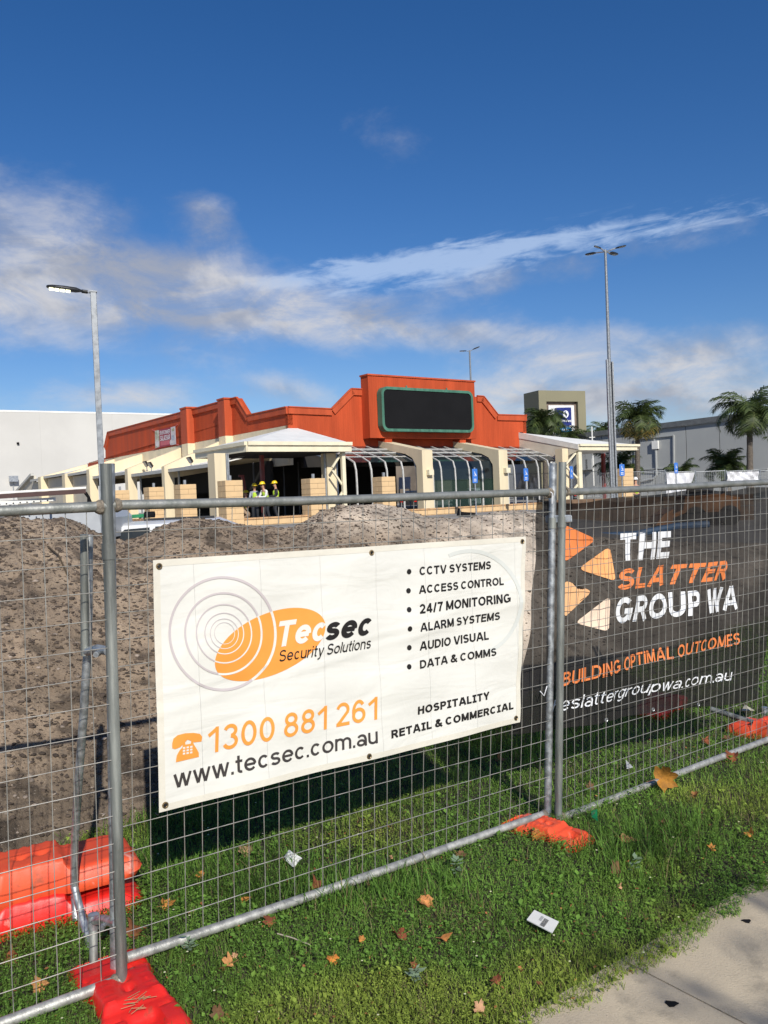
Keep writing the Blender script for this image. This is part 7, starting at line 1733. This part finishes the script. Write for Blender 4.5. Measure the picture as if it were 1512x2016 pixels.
# ------------------------------------------------------------------ litter
def card():
    a, b_, c_, d_ = [G(x, y, .045) for x, y in ((1037, 1812), (1087, 1838), (1100, 1816), (1052, 1793))]
    o = empty('litter_card', a, 'small white printed card packet lying in the grass by the footpath', 'litter'); mb = MB(); mb.prism([a, b_, c_, d_], (0, 0, .004)); mb.build('card', paper, o)
    L_ = lambda u_, v_: a+(b_-a)*u_+(d_-a)*v_+Vector((0, 0, .0055))
    mb = MB()
    for k in range(8): mb.add([L_(.50+k*.022, .06), L_(.512+k*.022, .06), L_(.512+k*.022, .75), L_(.50+k*.022, .75)], [(0, 1, 2, 3)])
    mb.build('barcode_stripes', ink, o)
    mb = MB(); mb.add([L_(.36, .4), L_(.46, .4), L_(.46, .8), L_(.36, .8)], [(0, 1, 2, 3)]); mb.build('grey_print', mat('grey_ink', (.4, .4, .4), .6), o)
card()
def scrap(x, y, pts, label, m_=paper, z=.05, t=.004, name='litter_scrap'):
    c = G(x, y, z); o = empty(name, c, label, 'litter'); mb = MB(); ps = [G(x+dx, y+dy, z)+Vector((0, 0, .02*math.sin(i*2.1))) for i, (dx, dy) in enumerate(pts)]; mb.prism(ps, (0, 0, t)); mb.build('scrap', m_, o)
scrap(577, 1695, [(-17, -8), (-8, -14), (12, -12), (18, -4), (12, 5), (4, 4), (0, 13), (-14, 6)], 'torn bright white plastic scrap behind the mesh under the banner')
scrap(1170, 1604, [(-6, -6), (6, -4), (7, 7), (-5, 5)], 'small green and white wrapper right of the paired posts', mat('green_wrapper', (.02, .35, .10), .4))
scrap(1238, 1510, [(-4, 4), (-6, -8), (0, -12), (6, 0), (8, 6)], 'white feather-like scrap behind the right bottom rail')
scrap(1472, 1397, [(-12, 3), (-6, -5), (6, -6), (13, 2), (4, 6)], 'pale crumpled scrap at the right edge under the dark banner', mat('cream_scrap', (.6, .55, .4), .7))
scrap(1462, 1426, [(-5, 2), (0, -3), (6, 0), (4, 4)], 'small white lid on the grass near the far orange foot')
tw = empty('dry_twig', G(580, 1850, .03), 'thin pale dry twig lying below the bottom rail', 'twig'); mb = MB(); mb.tube([G(546, 1838, .04), G(575, 1846, .035), G(610, 1860, .03)], .0028, 6); mb.build('stick', mat('pale_twig', (.38, .33, .25), .9), tw)
tw = empty('dry_stick', P(125, 1245, 5.7), 'thin dark stick stuck in the face of the soil bank at left', 'stick')
mb = MB()
aa = [float(a_) for a_ in (-.408, -.395, -.385)]; tt = [.76, .67, .60]
pts = []
for a_, t_ in zip(aa, tt):
    X, Y, Z = mound_at(np.array([a_]), np.array([t_])); pts.append(Vector((float(X[0]), float(Y[0]), float(Z[0])+.015)))
mb.tube(pts, .007, 6); mb.build('stick', mat('dark_stick', (.07, .05, .03), .9), tw)
# dry straw in the hand hold of the red foot
p = G(272, 1978, .065); sg = empty('dry_straw', p, 'tuft of dry straw lying in the hollow of the bright red foot', 'straw'); mb = MB()
for i in range(16):
    a_ = random.uniform(.1, 1.5); c_ = p+Vector((random.uniform(-.035, .035), random.uniform(-.05, .05), random.uniform(0, .012))); d = Vector((math.cos(a_), math.sin(a_), random.uniform(-.1, .1)))*random.uniform(.012, .03); mb.tube([c_-d, c_+d], .001, 4)
mb.build('straw', mat('straw', (.32, .27, .14), .9), sg)

# ------------------------------------------------------------------ street tree behind the viewer, its shadow dapples the path
def street_tree():
    rg = random.Random(5); base_ = Vector((5.1, -6.3, 0)); o = empty('street_tree', base_, 'slim half bare street tree beside the footpath behind the viewpoint', 'tree')
    mb = MB(); mb.tube([base_-Vector((0, 0, .2)), base_+Vector((.05, 0, 2)), base_+Vector((-.05, .1, 4)), base_+Vector((0, 0, 7.2))], [.13, .10, .075, .02], 10); mb.build('trunk', trunk_m, o, smooth=True)
    tips = []
    for i in range(16):
        z = 3.6+3.2*i/16; a_ = i*2.4; L_ = 1.5-.6*(i/16); p0 = base_+Vector((0, 0, z)); d = Vector((math.cos(a_), math.sin(a_), .8)); p1 = p0+d*L_*.5+Vector((0, 0, .05)); p2 = p0+d*L_+Vector((rg.uniform(-.1, .1), rg.uniform(-.1, .1), .1))
        mb = MB(); mb.tube([p0, p1, p2], [.035, .022, .008], 6); mb.build('limb', trunk_m, o)
        tips += [p1+(p2-p1)*rg.random()+Vector((rg.gauss(0, .16), rg.gauss(0, .16), rg.gauss(0, .16))) for _ in range(18)]
    V_, F_ = [], []
    for p in tips:
        a_ = Vector((rg.gauss(0, 1), rg.gauss(0, 1), rg.gauss(0, 1))).normalized()*.05; c_ = a_.orthogonal().normalized()*.045; k = len(V_); V_ += [p-a_, p+c_, p+a_, p-c_]; F_.append((k, k+1, k+2, k+3))
    mb = MB(); mb.add(V_, F_); mb.build('crown', frond_plain, o)['kind'] = 'stuff'
frond_plain = mat('tree_leaf', (.10, .09, .03), .7, .3, 3)
street_tree()
